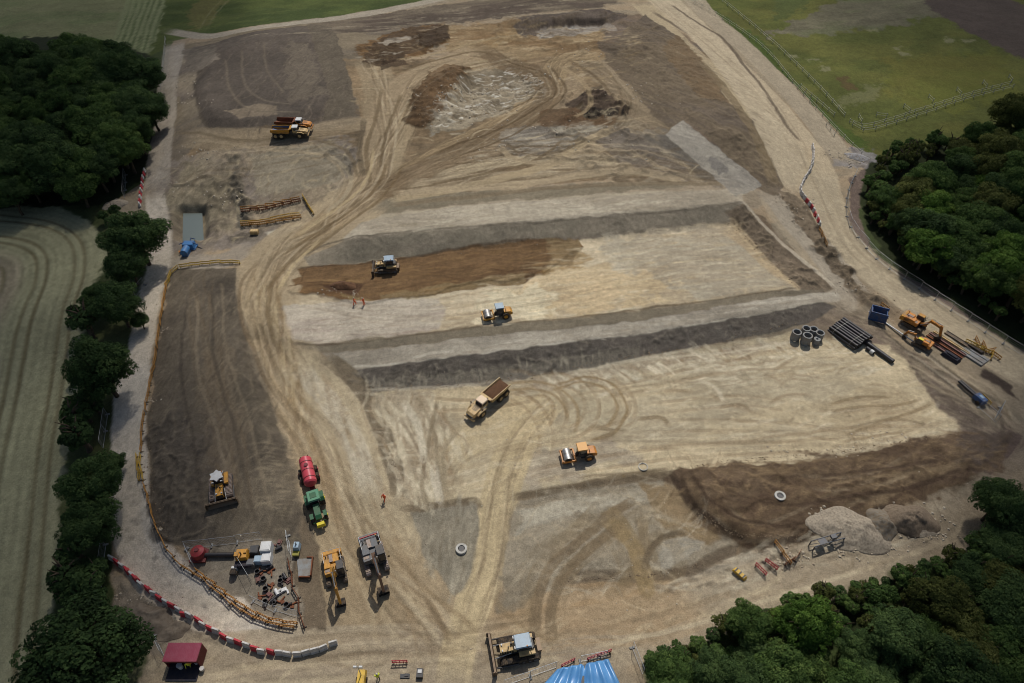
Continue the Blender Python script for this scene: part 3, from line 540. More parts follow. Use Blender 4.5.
region([(665, 540), (684, 535), (702, 545), (690, 558), (668, 566), (652, 566)], (158, 150, 132), feather=.4, warp=.8, ang=12, amp=.15)
line([(648, 568), (652, 552), (664, 538), (682, 532)], 1.1, (104, 91, 72), .9)
line([(566, 581), (600, 577), (619, 576), (650, 575), (689, 569), (725, 553), (762, 539)], 1.7, (98, 86, 70), .85, dens=.85)
for pp_, w_ in [([(537, 632), (539, 600), (552, 565), (572, 545), (603, 518), (631, 502)], 1.5), ([(553, 640), (554, 604), (566, 572), (595, 541), (622, 520)], 1.5)]:
    line(pp_, w_, (116, 100, 77), .7, .15)
line([(606, 520), (630, 545), (644, 575), (648, 592)], 2.2, (140, 120, 86), .85); line([(640, 520), (642, 550), (628, 580), (612, 596)], 1.6, (132, 114, 86), .6)
PATCH = [(670, 474), (674, 468), (720, 464), (800, 458), (880, 449), (960, 432), (1012, 430), (1010, 455), (975, 480), (905, 504), (870, 512), (836, 520), (812, 534), (760, 541), (732, 530), (697, 511), (678, 490)]
region(PATCH, (100, 84, 66), feather=1.5, warp=2.2, ang=TER + 4, amp=.3, freq=1.3, patch=.15, col2=(86, 71, 56))
road([(690, 500), (740, 520), (790, 500), (860, 490), (930, 475)], 5, col=(92, 75, 58), alpha=.8, feather=1, amp=.4, freq=1.4)
region([(860, 482), (960, 462), (985, 468), (900, 492), (850, 500)], (124, 107, 82), feather=1.2, warp=2, ang=TER, amp=.35, freq=1.2, alpha=.7)
region([(960, 434), (1012, 430), (1006, 452), (960, 470)], (84, 74, 66), feather=1.5, warp=2, patch=.2, alpha=.8)
line([(672, 476), (697, 512), (732, 531), (760, 542), (812, 535), (836, 521), (890, 510)], 1.2, (64, 53, 43), .9)
line([(850, 430), (900, 420), (960, 432)], .6, (112, 96, 74), .5)
#@@B2
# ------------------------------------------------------------------ wheel marks
DK, LT = (108, 92, 70), (188, 172, 142)
def jit(px, s): return [(x + rng.normal(0, s), y + rng.normal(0, s)) for x, y in px]
k = 20
for base, n, s, al in [(MR[:9], 7, 4, .5), (MR[7:], 12, 9, .42), ([(520, 58), (470, 66), (430, 80), (404, 115), (388, 150), (375, 185), (350, 212)], 7, 4, .5),
                       ([(380, 60), (384, 110), (385, 150), (360, 195), (310, 235)], 5, 6, .5),
                       ([(380, 196), (450, 186), (540, 176), (640, 172), (740, 178)], 7, 4, .5), ([(420, 165), (480, 150), (560, 150), (640, 160), (700, 176)], 6, 6, .5),
                       ([(560, 62), (600, 70), (630, 100), (610, 130), (560, 140), (500, 150), (420, 172)], 5, 5, .5),
                       ([(540, 60), (552, 90), (530, 115), (470, 142), (420, 165)], 4, 3, .55),
                       ([(450, 190), (520, 160), (600, 150)], 3, 6, .5), ([(180, 200), (210, 170), (260, 158), (350, 150)], 4, 6, .4), ([(250, 150), (300, 140), (370, 132)], 5, 4, .5),
                       ([(270, 655), (360, 640), (450, 640), (560, 625)], 5, 5, .35), ([(640, -10), (700, 38), (770, 105), (818, 185), (850, 250), (900, 290), (980, 340)], 4, 2.5, .25),
                       ([(900, 350), (940, 368), (985, 400), (1015, 435)], 7, 5, .5), ([(160, 690), (300, 670), (450, 665)], 4, 4, .3),
                       ([(200, 280), (205, 350), (225, 430), (245, 520)], 6, 8, .3), ([(560, 395), (525, 430), (504, 470), (496, 520), (490, 560), (478, 600), (462, 650)], 4, 2, .35),
                       ([(300, 300), (400, 312), (520, 300), (700, 270)], 4, 8, .18), ([(430, 500), (470, 460), (560, 440), (700, 440), (880, 430)], 4, 8, .25),
                       ([(800, 480), (860, 478), (940, 460)], 5, 6, .35), ([(700, 500), (760, 530), (840, 500), (900, 480)], 4, 6, .35)]:
    for i in range(n):
        k += 1; tracks(jit(base, s), gauge=rng.uniform(2, 2.6), w=rng.uniform(.35, .7), col=DK if rng.random() < .82 else LT, alpha=al * rng.uniform(.7, 1.2), seed=k)
# turning loops on the lower platform
for cx_, cy_, rx, ry, a0, a1 in [(592, 408, 36, 27, -2.6, 1.9), (556, 408, 36, 28, -2.4, 1.6), (602, 404, 22, 17, -2, 2), (540, 410, 22, 20, -3, .8), (508, 412, 52, 36, -1.8, .9), (488, 440, 60, 50, -1.5, .5)]:
    tracks([(cx_ + rx * math.cos(a), cy_ + ry * math.sin(a)) for a in np.linspace(a0, a1, 9)], gauge=2.3, w=.6, col=(138, 116, 86), alpha=.6, seed=k); k += 1
for a, b, c in [((560, 372), (590, 362), 7), ((640, 362), (655, 372), 6), ((690, 352), (706, 361), 9)]:
    for i in range(c):
        x = a[0] + i * 13; y = a[1] - i * 2.2
        tracks([(x, y), (x + 9, y + 6), (x + 17, y + 13)], gauge=.9, w=.4, col=(196, 184, 160), alpha=.4, seed=k + i)
for p in [[(420, 400), (450, 440), (455, 480), (452, 506)], [(395, 420), (420, 450), (432, 490), (436, 508)], [(440, 395), (520, 400), (560, 430)], [(405, 400), (470, 405), (540, 395)], [(410, 430), (440, 460), (448, 505)],
          [(450, 415), (440, 450), (445, 500)], [(640, 410), (740, 400), (800, 410)], [(700, 380), (730, 400), (780, 415)], [(850, 400), (880, 408), (915, 402)], [(845, 430), (880, 420), (930, 396)], [(860, 440), (900, 430), (930, 410)],
          [(830, 410), (870, 405), (900, 400)], [(640, 430), (700, 425), (800, 430), (880, 445)], [(600, 395), (700, 372), (800, 350)], [(520, 480), (600, 462), (700, 452), (820, 445)]]:
    k += 1; tracks(p, gauge=2.2, w=.6, col=(140, 120, 92), alpha=.5, seed=k)
for p, a in [([(540, 640), (542, 600), (560, 560), (590, 535), (620, 505)], .75), ([(524, 618), (535, 580), (562, 550), (605, 520)], .3), ([(645, 600), (638, 560), (625, 530), (640, 500)], .5), ([(655, 560), (640, 545), (650, 525), (700, 515)], .5),
             ([(600, 600), (640, 585), (665, 560), (640, 530)], .45), ([(560, 520), (620, 505), (680, 510)], .35)]:
    k += 1; tracks(p, gauge=4.2, w=1.6, col=(122, 106, 80), alpha=a, seed=k)
for i in range(9):
    x = 545 + i * 4; tracks([(x + 15, 148 - i), (x + 30, 136 - i)], gauge=1, w=.4, col=(178, 160, 128), alpha=.4, seed=k + i)
for i in range(10):
    y = 405 + i * 8; k += 1
    tracks([(160 + i, y), (200, y - 6 + rng.normal(0, 2)), (235 + i, y + 20)], gauge=1.4, w=.4, col=(116, 104, 92) if i % 2 else (78, 70, 66), alpha=.22, seed=k)
for i in range(8):
    k += 1; y = 440 + i * 10
    tracks([(258, y), (280, y + 2), (300 + i, y - 3)], gauge=1, w=.4, col=(130, 118, 98), alpha=.25, seed=k)
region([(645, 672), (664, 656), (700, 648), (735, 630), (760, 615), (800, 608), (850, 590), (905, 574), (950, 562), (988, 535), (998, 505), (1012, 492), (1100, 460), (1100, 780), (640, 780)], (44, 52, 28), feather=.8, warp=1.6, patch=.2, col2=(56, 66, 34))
# scuffs, scrapes and crumbs
PALE, MIDB, DARK = (206, 194, 166), (140, 122, 96), (104, 90, 70)
PLC = [(362, 392), (520, 379), (700, 347), (790, 333), (890, 346), (962, 428), (850, 456), (700, 470), (520, 497), (408, 510)]
scrapes(PLC, 420, TER, 5, .5, [PALE, PALE, MIDB], 0.30, 14, seed=1)
scrapes(PLC, 60, TER, 3, .7, [DARK, MIDB], 0.33, 30, 1, seed=2, dz=.06)
scrapes([(366, 395), (440, 392), (470, 440), (430, 506), (405, 508)], 130, 108, 6, .7, [PALE, (190, 178, 150), MIDB], .6, 12, .6, seed=3)
scrapes([(540, 380), (700, 348), (850, 335), (880, 345), (700, 368), (560, 392)], 120, -48, 3.2, .6, [PALE, (196, 186, 160), MIDB], .75, 9, .2, seed=4)
scrapes([(640, 370), (760, 350), (840, 345), (900, 370), (800, 380), (660, 390)], 110, 10, 6, .5, [PALE, MIDB], .5, 14, seed=5)
PLB = [(276, 322), (312, 268), (560, 243), (734, 224), (795, 286), (600, 318), (300, 345)]
PLBR = [(430, 300), (585, 245), (734, 224), (795, 286), (600, 318), (430, 332)]
scrapes(PLBR, 420, TER, 6, .5, [(218, 206, 176), (206, 186, 146), (150, 130, 100)], 0.30, 7, seed=6)
scrapes([(276, 322), (300, 305), (430, 300), (430, 332), (300, 345)], 60, TER, 8, .35, [(196, 184, 160), (140, 124, 104)], .4, 5, seed=7)
scrapes([(300, 285), (450, 255), (575, 243), (545, 270), (400, 298)], 130, TER, 6, .5, [(140, 112, 76), (84, 62, 42), (124, 98, 64)], .5, 8, seed=8, dz=.05)
scrapes([(345, 240), (460, 206), (735, 189), (744, 202), (600, 214)], 90, TER, 6, .45, [(196, 186, 162), (140, 128, 104)], .45, 6, seed=9)
scrapes([(335, 365), (600, 330), (830, 293), (700, 325), (500, 350)], 91, TER, 6, .5, [(200, 190, 170), (150, 138, 118)], .5, 6, seed=10)
scrapes([(345, 374), (600, 342), (820, 305), (760, 334), (520, 376), (365, 390)], 260, TER, 1.2, .6, [(120, 112, 98), (64, 60, 54), (104, 98, 88)], .55, 50, seed=11, dz=.12)
scrapes([(345, 384), (600, 352), (620, 358), (520, 377), (365, 391)], 70, 95, 2.5, .35, [(150, 142, 122)], .5, 10, seed=12)
MID = [(370, 62), (470, 58), (560, 60), (650, 112), (730, 182), (560, 180), (390, 196), (300, 232), (300, 160), (360, 130)]
scrapes(MID, 170, 12, 7, .7, [(196, 180, 146), (176, 158, 124), (104, 90, 70), (116, 98, 72)], .42, 14, .6, seed=13, dz=.05)
scrapes([(440, 92), (466, 74), (520, 62), (548, 90), (500, 112), (440, 130), (420, 122)], 300, 14, 2.6, .55, [(214, 208, 192), (206, 198, 178), (86, 76, 62), (100, 86, 66), (118, 104, 82)], .8, 16, 1, seed=14, dz=.18)
scrapes([(424, 84), (474, 64), (462, 92), (428, 128), (406, 108)], 80, 60, 3, .8, [(84, 64, 42), (128, 102, 68)], .6, 30, seed=15, dz=.2)
scrapes([(440, 26), (620, 18), (650, 60), (590, 90), (560, 62), (460, 60)], 200, 12, 6, .9, [(184, 166, 132), (104, 88, 64), (160, 140, 106)], .5, 18, .6, seed=16, dz=.08)
scrapes([(500, 128), (600, 122), (720, 180), (560, 178), (470, 160)], 90, 5, 5, .8, [(180, 168, 142), (96, 88, 76), (120, 110, 94)], .4, 16, .6, seed=17, dz=.05)
scrapes([(355, 46), (445, 24), (450, 40), (366, 64)], 90, 15, 4, .8, [(84, 66, 46), (140, 122, 94), (176, 166, 146)], .5, 20, seed=18, dz=.12)
scrapes([(165, 165), (235, 152), (350, 140), (340, 195), (250, 240), (165, 240)], 260, 85, 4, .6, [(166, 152, 122), (100, 92, 78), (112, 100, 82)], .5, 25, 1, seed=19, dz=.1)
scrapes([(610, 20), (690, 40), (766, 120), (784, 190), (700, 150), (620, 90)], 240, -48, 7, .5, [(134, 120, 96), (92, 80, 66)], .45, 9, seed=20)
scrapes([(200, 50), (330, 26), (356, 116), (240, 132), (200, 110)], 240, 82, 9, .45, [(116, 104, 88), (76, 68, 60)], .45, 5, 1.2, seed=21)
TL_ = [(176, 270), (236, 268), (252, 340), (290, 470), (304, 545), (200, 548), (150, 500), (156, 350)]
scrapes(TL_, 320, 84, 9, .35, [(124, 112, 92), (74, 67, 58)], 0.36, 6, 1, seed=22)
scrapes([(150, 420), (200, 420), (230, 545), (165, 545)], 120, 60, 1.5, .5, [(66, 60, 53), (112, 102, 88)], .5, 40, seed=23, dz=.1)
scrapes([(255, 440), (290, 450), (305, 540), (262, 540)], 70, 5, 3, .4, [(134, 122, 100), (82, 74, 62)], .5, 10, seed=24, dz=.06)
BR_ = [(672, 474), (800, 462), (962, 434), (1004, 440), (960, 486), (860, 514), (800, 536), (752, 547), (690, 492)]
scrapes(BR_, 380, TER + 4, 7, .6, [(132, 112, 84), (70, 56, 44), (88, 72, 54)], 0.40, 16, 2, seed=25, dz=.12)
scrapes([(512, 502), (672, 476), (720, 525), (645, 590), (508, 602)], 120, TER, 6, .6, [(186, 176, 152), (128, 114, 92), (176, 160, 130)], 0.30, 18, 2, seed=26)
scrapes([(645, 592), (752, 549), (900, 514), (950, 530), (740, 588)], 133, 18, 5, .5, [(184, 174, 150), (116, 104, 86)], .5, 16, seed=27, dz=.07)
scrapes([(300, 380), (350, 380), (400, 510), (440, 640), (360, 640), (320, 520)], 100, 118, 10, .6, [(186, 170, 138), (136, 116, 88)], 0.32, 7, seed=28)
scrapes([(255, 290), (280, 290), (320, 470), (300, 440)], 70, 108, 10, .5, [(184, 166, 130), (128, 106, 76)], .45, 6, seed=29)
scrapes([(150, 660), (450, 640), (640, 610), (900, 555), (980, 520), (980, 540), (640, 645), (450, 680), (150, 690)], 140, 8, 9, .5, [(190, 174, 142), (132, 116, 92)], 0.36, 9, 1.5, seed=30)
scrapes([(655, 0), (760, 85), (826, 190), (900, 285), (880, 285), (800, 190), (740, 95)], 100, -58, 7, .5, [(198, 184, 154), (144, 128, 102)], 0.32, 10, seed=31)
scrapes([(830, 305), (880, 320), (1020, 430), (965, 430), (895, 348)], 192, -42, 6, .5, [(150, 136, 112), (88, 78, 66)], .5, 12, seed=32, dz=.07)
scrapes([(175, 45), (300, 30), (440, 10), (640, -8), (600, 12), (300, 34)], 130, 14, 9, .8, [(150, 138, 116), (82, 74, 64)], .5, 6, seed=33)
scrapes([(118, 440), (150, 500), (200, 600), (330, 640), (200, 625), (130, 560)], 90, 100, 1.2, .7, [(112, 106, 98)], .35, 40, seed=34)
scrapes([(410, 514), (470, 506), (480, 545), (455, 598), (415, 550)], 90, 85, 5, .5, [(156, 148, 128), (112, 102, 84)], .45, 12, seed=35)
#@@X

road(LOOP, 5.5, col=(118, 101, 78), alpha=.4, feather=.6, amp=.5, freq=1.6, rut=.1)
region([(410, 98), (426, 74), (449, 65), (468, 68), (457, 82), (449, 98), (434, 117), (426, 129), (408, 125)], (98, 77, 54), feather=.9, warp=2.2, patch=.3, ang=40, amp=.3, freq=1.2, alpha=.7, dz=.3)
region([(540, 112), (572, 106), (588, 119), (560, 128), (536, 126)], (98, 76, 54), feather=.8, warp=1.8, patch=.25, alpha=.8)
region([(420, 36), (447, 26), (452, 36), (436, 48), (418, 46)], (66, 54, 42), feather=.6, warp=1.6, patch=.3, alpha=.85, dz=.5)
region([(380, 62), (402, 58), (408, 64), (384, 70)], (76, 60, 45), feather=.5, warp=1.4, patch=.3, alpha=.8)
region([(596, 40), (622, 46), (616, 56), (602, 52)], (84, 74, 62), feather=.6, warp=1.2, patch=.2, alpha=.8)
for pp_ in ([(537, 632), (539, 600), (552, 565), (572, 545), (603, 518), (631, 502)], [(553, 640), (554, 604), (566, 572), (595, 541), (622, 520)]): line(pp_, 1.5, (118, 102, 79), .55, .15)
line([(612, 516), (632, 545), (644, 575), (648, 590)], 2.4, (140, 121, 88), .6); line([(648, 568), (652, 552), (664, 538), (684, 532)], 1.0, (104, 91, 72), .8)
for pp_, w_, c_, a_ in [
    ([(680, 478), (690, 502), (715, 524), (750, 538)], .6, (70, 57, 44), .8), ([(690, 474), (705, 498), (735, 516), (780, 524), (820, 515)], .6, (72, 58, 45), .8), ([(705, 472), (725, 490), (765, 502), (800, 504), (830, 494)], .5, (74, 60, 46), .7),
    ([(686, 480), (700, 505), (728, 524)], .6, (128, 108, 82), .6), ([(740, 470), (770, 484), (800, 488)], .5, (126, 106, 80), .6), ([(800, 508), (850, 498), (910, 486), (960, 470)], .7, (72, 58, 46), .8), ([(820, 478), (880, 470), (940, 458)], .6, (74, 60, 48), .7),
    ([(830, 486), (890, 476), (950, 464)], .6, (130, 112, 86), .6), ([(700, 466), (780, 462), (860, 454)], .5, (120, 102, 78), .5),
    ([(880, 318), (905, 338), (940, 364), (975, 392), (992, 412)], .5, (168, 156, 134), .7), ([(872, 322), (898, 344), (935, 372), (968, 398)], .5, (80, 72, 62), .8), ([(892, 330), (930, 356), (970, 384), (1000, 402)], .6, (84, 75, 64), .7),
    ([(905, 352), (940, 376), (972, 402)], .5, (160, 148, 126), .6), ([(938, 372), (975, 394), (1000, 414), (1004, 440)], .8, (90, 80, 68), .6),
    ([(700, 382), (716, 390), (722, 402)], .8, (196, 184, 158), .6), ([(664, 392), (690, 392)], .9, (146, 128, 100), .7), ([(720, 408), (738, 406), (752, 412)], .8, (134, 117, 92), .7), ([(600, 398), (612, 392)], .8, (196, 184, 160), .6),
    ([(770, 404), (790, 396), (810, 394)], .6, (140, 122, 96), .6), ([(650, 440), (700, 438), (760, 430)], .5, (198, 184, 154), .5), ([(580, 480), (630, 474), (664, 470)], .5, (120, 105, 82), .6),
    ([(395, 200), (450, 190), (500, 178), (550, 165), (580, 145), (610, 130)], 2.6, (168, 150, 118), .75), ([(398, 194), (460, 188), (525, 184), (590, 174), (630, 170), (680, 180)], 2.4, (166, 149, 120), .75),
    ([(395, 206), (470, 196), (560, 188), (640, 184), (735, 184)], 1.6, (122, 108, 86), .8), ([(430, 186), (500, 170), (540, 158), (562, 142)], .9, (112, 96, 72), .8),
    ([(500, 148), (512, 158), (535, 163), (560, 160), (600, 146)], 1.6, (160, 143, 114), .75), ([(505, 143), (520, 153), (548, 155), (585, 140)], .8, (104, 90, 70), .8), ([(590, 150), (630, 152), (660, 166), (700, 180)], 1.2, (156, 140, 113), .7),
    ([(560, 66), (585, 84), (590, 104), (575, 116)], 1.4, (156, 137, 106), .7), ([(568, 60), (598, 78), (612, 96)], 1.0, (104, 88, 66), .7), ([(600, 60), (620, 80), (640, 104)], 1.2, (150, 134, 108), .7),
    ([(400, 60), (440, 52), (475, 42), (520, 36)], 1.2, (156, 138, 106), .7), ([(395, 74), (430, 62), (470, 52), (500, 56)], .9, (104, 88, 64), .75), ([(380, 90), (376, 120), (366, 150), (368, 180)], 1.0, (108, 92, 68), .7), ([(400, 95), (388, 130), (380, 165)], .8, (104, 88, 64), .7),
    ([(362, 120), (360, 150), (364, 175)], 1.4, (96, 84, 66), .7), ([(470, 118), (520, 104), (545, 84)], .7, (94, 78, 56), .8), ([(440, 152), (490, 132), (530, 112), (556, 92), (540, 72), (505, 60)], .7, (94, 78, 56), .85), ([(450, 160), (500, 140), (540, 118), (566, 92), (552, 68)], .7, (98, 82, 60), .8),
    ([(305, 152), (335, 160), (352, 178), (345, 196), (325, 212)], .9, (168, 154, 126), .6), ([(180, 134), (240, 140), (300, 138), (345, 150), (358, 176)], .9, (112, 98, 76), .7), ([(195, 142), (260, 148), (320, 156), (345, 180), (330, 206)], .7, (160, 144, 116), .6),
    ([(224, 60), (232, 90), (250, 110), (300, 112)], .6, (110, 99, 83), .7), ([(240, 50), (246, 84), (262, 100), (290, 104)], .6, (112, 101, 85), .6), ([(262, 42), (268, 70), (282, 92)], .6, (110, 99, 83), .6),
    ([(196, 300), (198, 360), (214, 430), (226, 470)], .5, (132, 119, 98), .6), ([(210, 290), (216, 360), (236, 440), (256, 520)], .5, (74, 66, 56), .6), ([(220, 285), (228, 350), (250, 430), (272, 510)], .5, (128, 115, 94), .5), ([(185, 300), (182, 370), (192, 440), (206, 520)], .5, (72, 64, 55), .6),
    ([(558, 386), (590, 378), (618, 388), (628, 410), (616, 432), (590, 440)], .55, (140, 120, 88), .8), ([(552, 392), (584, 383), (610, 392), (618, 410), (608, 427)], .55, (146, 126, 94), .8),
    ([(510, 385), (545, 384), (572, 398), (580, 420), (576, 432)], .6, (148, 128, 96), .8), ([(505, 392), (540, 391), (562, 402), (570, 420)], .6, (148, 128, 96), .8),
    ([(415, 398), (432, 430), (440, 470), (446, 506)], .7, (136, 122, 98), .7), ([(436, 400), (428, 440), (424, 480), (428, 506)], .7, (132, 118, 94), .7), ([(400, 420), (418, 452), (428, 480)], .6, (128, 112, 90), .7),
    ([(455, 430), (442, 450), (444, 480), (452, 500)], 1.0, (150, 136, 110), .8), ([(404, 404), (418, 430), (424, 460)], 1.2, (200, 190, 166), .6), ([(432, 470), (438, 500)], 1.4, (202, 192, 170), .6),
    ([(834, 412), (860, 408), (900, 404), (918, 398)], .7, (134, 116, 88), .7), ([(850, 436), (880, 424), (905, 414), (930, 402)], .7, (134, 116, 88), .7), ([(845, 443), (880, 437), (905, 430)], .6, (134, 116, 88), .7), ([(832, 405), (862, 398), (892, 396)], .6, (134, 116, 88), .7),
    ([(638, 420), (660, 419), (668, 426)], .9, (132, 116, 90), .8), ([(590, 427), (610, 432), (600, 436)], .9, (132, 116, 90), .7),
    ([(640, 362), (720, 352), (800, 342)], .5, (196, 184, 158), .6), ([(640, 450), (720, 442), (840, 430), (940, 425)], .5, (150, 132, 104), .6), ([(560, 400), (640, 385), (740, 372), (860, 362)], .5, (156, 140, 112), .6),
    ([(385, 165), (374, 190), (350, 212), (318, 232), (285, 252)], .8, (112, 94, 68), .7), ([(400, 168), (384, 196), (356, 218), (322, 242), (290, 262), (268, 290)], .8, (112, 94, 68), .7), ([(372, 150), (366, 180), (344, 204), (300, 232)], .7, (186, 166, 128), .7),
    ([(330, 225), (300, 250), (276, 280), (268, 310), (274, 345)], .9, (116, 98, 72), .65), ([(318, 240), (292, 266), (280, 290)], .8, (190, 170, 130), .6), ([(255, 262), (240, 285), (243, 320), (256, 350)], .8, (118, 100, 76), .6),
    ([(540, 640), (600, 630), (660, 612), (740, 592)], .8, (138, 120, 94), .5), ([(600, 648), (680, 628), (760, 602), (860, 574)], .6, (196, 182, 152), .5),
    ([(360, 516), (400, 560), (430, 600), (450, 640)], .6, (128, 110, 84), .5), ([(330, 470), (360, 530), (392, 580), (430, 630)], .6, (184, 168, 138), .5), ([(420, 588), (450, 612), (476, 628)], .8, (134, 116, 88), .6), ([(492, 600), (520, 628), (560, 642)], .8, (134, 116, 88), .5)]:
    line(pp_, w_, c_, a_, .2)
#@@X
# churned spoil ridges and loose lumps: real relief
def ridges(px, n, amp_, sc, seed=1, col=None, al=.3):
    pts = [at(x, y) for x, y in px]; xs = [p[0] for p in pts]; ys = [p[1] for p in pts]
    S = sl(min(xs) - 3, max(xs) + 3, min(ys) - 3, max(ys) + 3); X = GX[S]; Y = GY[S]
    m = sst(1.5, -1.5, sdf_poly(X + WX[S] * 2, Y + WY[S] * 2, pts))
    r_ = 1 - np.abs(fbm(X * sc, Y * sc, 4, seed, .55)) * 3.2; r_ = np.clip(r_, 0, 1)
    Z[S] += m * (r_ ** 2 * amp_ + .35 * amp_ * fbm(X * sc * 4, Y * sc * 4, 3, seed + 4))
    if col: mixin(S, m * r_ ** 2 * al, lin(col)[None, None, :])
ridges([(355, 46), (445, 24), (455, 40), (366, 68)], 1, .45, .16, 3, (74, 60, 44), .5)
ridges([(404, 100), (426, 72), (470, 64), (462, 92), (428, 132)], 1, .55, .18, 5, (78, 62, 44), .4)
ridges([(424, 120), (460, 84), (540, 70), (548, 96), (500, 116), (440, 134)], 1, .4, .25, 7, (190, 180, 158), .3)
ridges([(500, 22), (620, 10), (690, 40), (640, 60), (560, 50), (480, 50)], 1, .45, .13, 9, (104, 90, 70), .4)
ridges([(560, 96), (600, 88), (634, 104), (628, 118), (570, 120)], 1, 1.0, .22, 11)
ridges([(540, 125), (640, 125), (700, 176), (600, 172), (500, 150)], 1, .5, .14, 13, (112, 100, 82), .4)
ridges([(168, 168), (235, 155), (250, 225), (225, 240), (160, 236)], 1, .5, .13, 15, (104, 94, 78), .45)
ridges([(312, 150), (356, 148), (358, 172), (338, 184)], 1, .8, .15, 17, (100, 90, 74), .5)
ridges([(230, 155), (242, 170), (256, 236), (234, 240)], 1, 1.0, .2, 19, (92, 84, 70), .5)
ridges([(776, 190), (812, 214), (860, 284), (900, 312), (870, 306), (815, 250)], 1, .9, .25, 21, (96, 84, 66), .4)
ridges([(690, 470), (960, 434), (1012, 430), (990, 475), (860, 512), (760, 541), (697, 511)], 1, .3, .12, 23, (74, 60, 46), .55)
ridges([(645, 592), (752, 549), (836, 524), (930, 512), (930, 540), (800, 562), (700, 590)], 1, .35, .22, 25)
ridges([(345, 374), (490, 355), (640, 337), (820, 305), (812, 320), (640, 350), (490, 372), (365, 388)], 1, .28, .35, 27, (112, 104, 90), .3)
ridges([(345, 242), (500, 226), (742, 204), (736, 218), (640, 228), (450, 250), (320, 262)], 1, .14, .35, 29, (130, 121, 104), .25)
ridges([(742, 204), (832, 287), (800, 286), (732, 222)], 1, .6, .3, 31, (134, 120, 98), .3)
ridges([(120, 575), (150, 590), (230, 648), (150, 650), (115, 610)], 1, .6, .2, 33, (136, 124, 106), .4)
ridges([(650, 14), (703, 63), (752, 121), (782, 184), (750, 180), (684, 121), (610, 50)], 1, .3, .2, 35, (124, 110, 88), .3)
ridges([(148, 430), (170, 410), (200, 510), (215, 545), (165, 545)], 1, .4, .3, 37, (112, 102, 86), .3)
region([(664, 135), (682, 121), (707, 141), (752, 176), (760, 187), (736, 196), (719, 182)], (160, 152, 136), feather=.3, warp=.6, ang=-40, amp=.3, freq=1.6, col2=(140, 133, 120), alpha=.9)
region([(708, 156), (722, 160), (732, 172), (722, 176), (708, 166)], (112, 107, 100), feather=.8, warp=1.4, alpha=.7)
# dust of small clods and stones over the site
Ssite = sl(-100, 120, 26, 270)
sp = vn(GX[Ssite] * 2.1, GY[Ssite] * 2.1, 61) * vn(GX[Ssite] * .21, GY[Ssite] * .21, 62)
COL[Ssite] *= (1 + .10 * fbm(GX[Ssite] * 1.9, GY[Ssite] * 1.4, 2, 66) + .22 * np.clip(sp - .22, 0, 1) - .2 * np.clip(-sp - .25, 0, 1))[..., None]
Z += (fbm(GX * .22, GY * .22, 4, 71) * .16).astype(np.float32)
Z[:, :] += 0
# settling pond basin
Sp = sl(-90, -60, 90, 150)
pp = [at(x, y) for x, y in [(183, 212), (200, 212), (201, 236), (183, 237)]]
dd = sdf_poly(GX[Sp], GY[Sp], pp); zp = float(hcoarse(*at(192, 226))); Z[Sp] = np.where(dd < 2.2, Z[Sp] * (1 - sst(2.2, .2, dd)) + (zp - 1.0) * sst(2.2, .2, dd), Z[Sp])
POND_Z = float(hcoarse(*at(192, 226))) - .35
POND = [tuple(np.mean(pp, axis=0) + (np.array(q) - np.mean(pp, axis=0)) * 1.15) for q in pp]

# ------------------------------------------------------------------ the ground sheet
COL = np.clip(COL, .004, .95)
me = bpy.data.meshes.new('ground')
nv = NX * NY
co = np.empty((nv, 3), np.float32); co[:, 0] = GX.ravel(); co[:, 1] = GY.ravel(); co[:, 2] = Z.ravel()
me.vertices.add(nv); me.vertices.foreach_set('co', co.ravel())
ii = np.arange(NX - 1, dtype=np.int32)[None, :] + (np.arange(NY - 1, dtype=np.int32) * NX)[:, None]
q = np.stack([ii, ii + 1, ii + 1 + NX, ii + NX], -1).reshape(-1, 4)
nf = len(q)
me.loops.add(nf * 4); me.loops.foreach_set('vertex_index', q.ravel().astype(np.int32))
me.polygons.add(nf); me.polygons.foreach_set('loop_start', np.arange(0, nf * 4, 4, dtype=np.int32))
me.polygons.foreach_set('loop_total', np.full(nf, 4, np.int32))
me.polygons.foreach_set('use_smooth', np.ones(nf, bool))
me.update(calc_edges=True)
at_ = me.color_attributes.new('soil', 'FLOAT_COLOR', 'POINT')
rgba = np.ones((nv, 4), np.float32); rgba[:, :3] = COL.reshape(-1, 3); at_.data.foreach_set('color', rgba.ravel())
ground = bpy.data.objects.new('ground', me); C.objects.link(ground); ground['kind'] = 'structure'
def gz(x, y):
    i = np.clip(np.searchsorted(gx, x) - 1, 0, NX - 2); j = np.clip(np.searchsorted(gy, y) - 1, 0, NY - 2)
    fx = (x - gx[i]) / (gx[i + 1] - gx[i]); fy = (y - gy[j]) / (gy[j + 1] - gy[j])
    return float((Z[j, i] * (1 - fx) + Z[j, i + 1] * fx) * (1 - fy) + (Z[j + 1, i] * (1 - fx) + Z[j + 1, i + 1] * fx) * fy)
m = bpy.data.materials.new('soil'); m.use_nodes = True; nt = m.node_tree; bs = nt.nodes['Principled BSDF']
N = nt.nodes.new; L = nt.links.new
ca = N('ShaderNodeVertexColor'); ca.layer_name = 'soil'
tc = N('ShaderNodeTexCoord')
def noise(sc, det, rough=.6):
    n = N('ShaderNodeTexNoise'); n.inputs['Scale'].default_value = sc; n.inputs['Detail'].default_value = det; n.inputs['Roughness'].default_value = rough
    L(tc.outputs['Object'], n.inputs['Vector']); return n
n1 = noise(1.3, 5, .7); n2 = noise(5.5, 3, .7); n3 = noise(.22, 3)
def mr(s, a, b, c, d):
    r = N('ShaderNodeMapRange'); L(s, r.inputs[0]); r.inputs[1].default_value = a; r.inputs[2].default_value = b; r.inputs[3].default_value = c; r.inputs[4].default_value = d; return r.outputs[0]
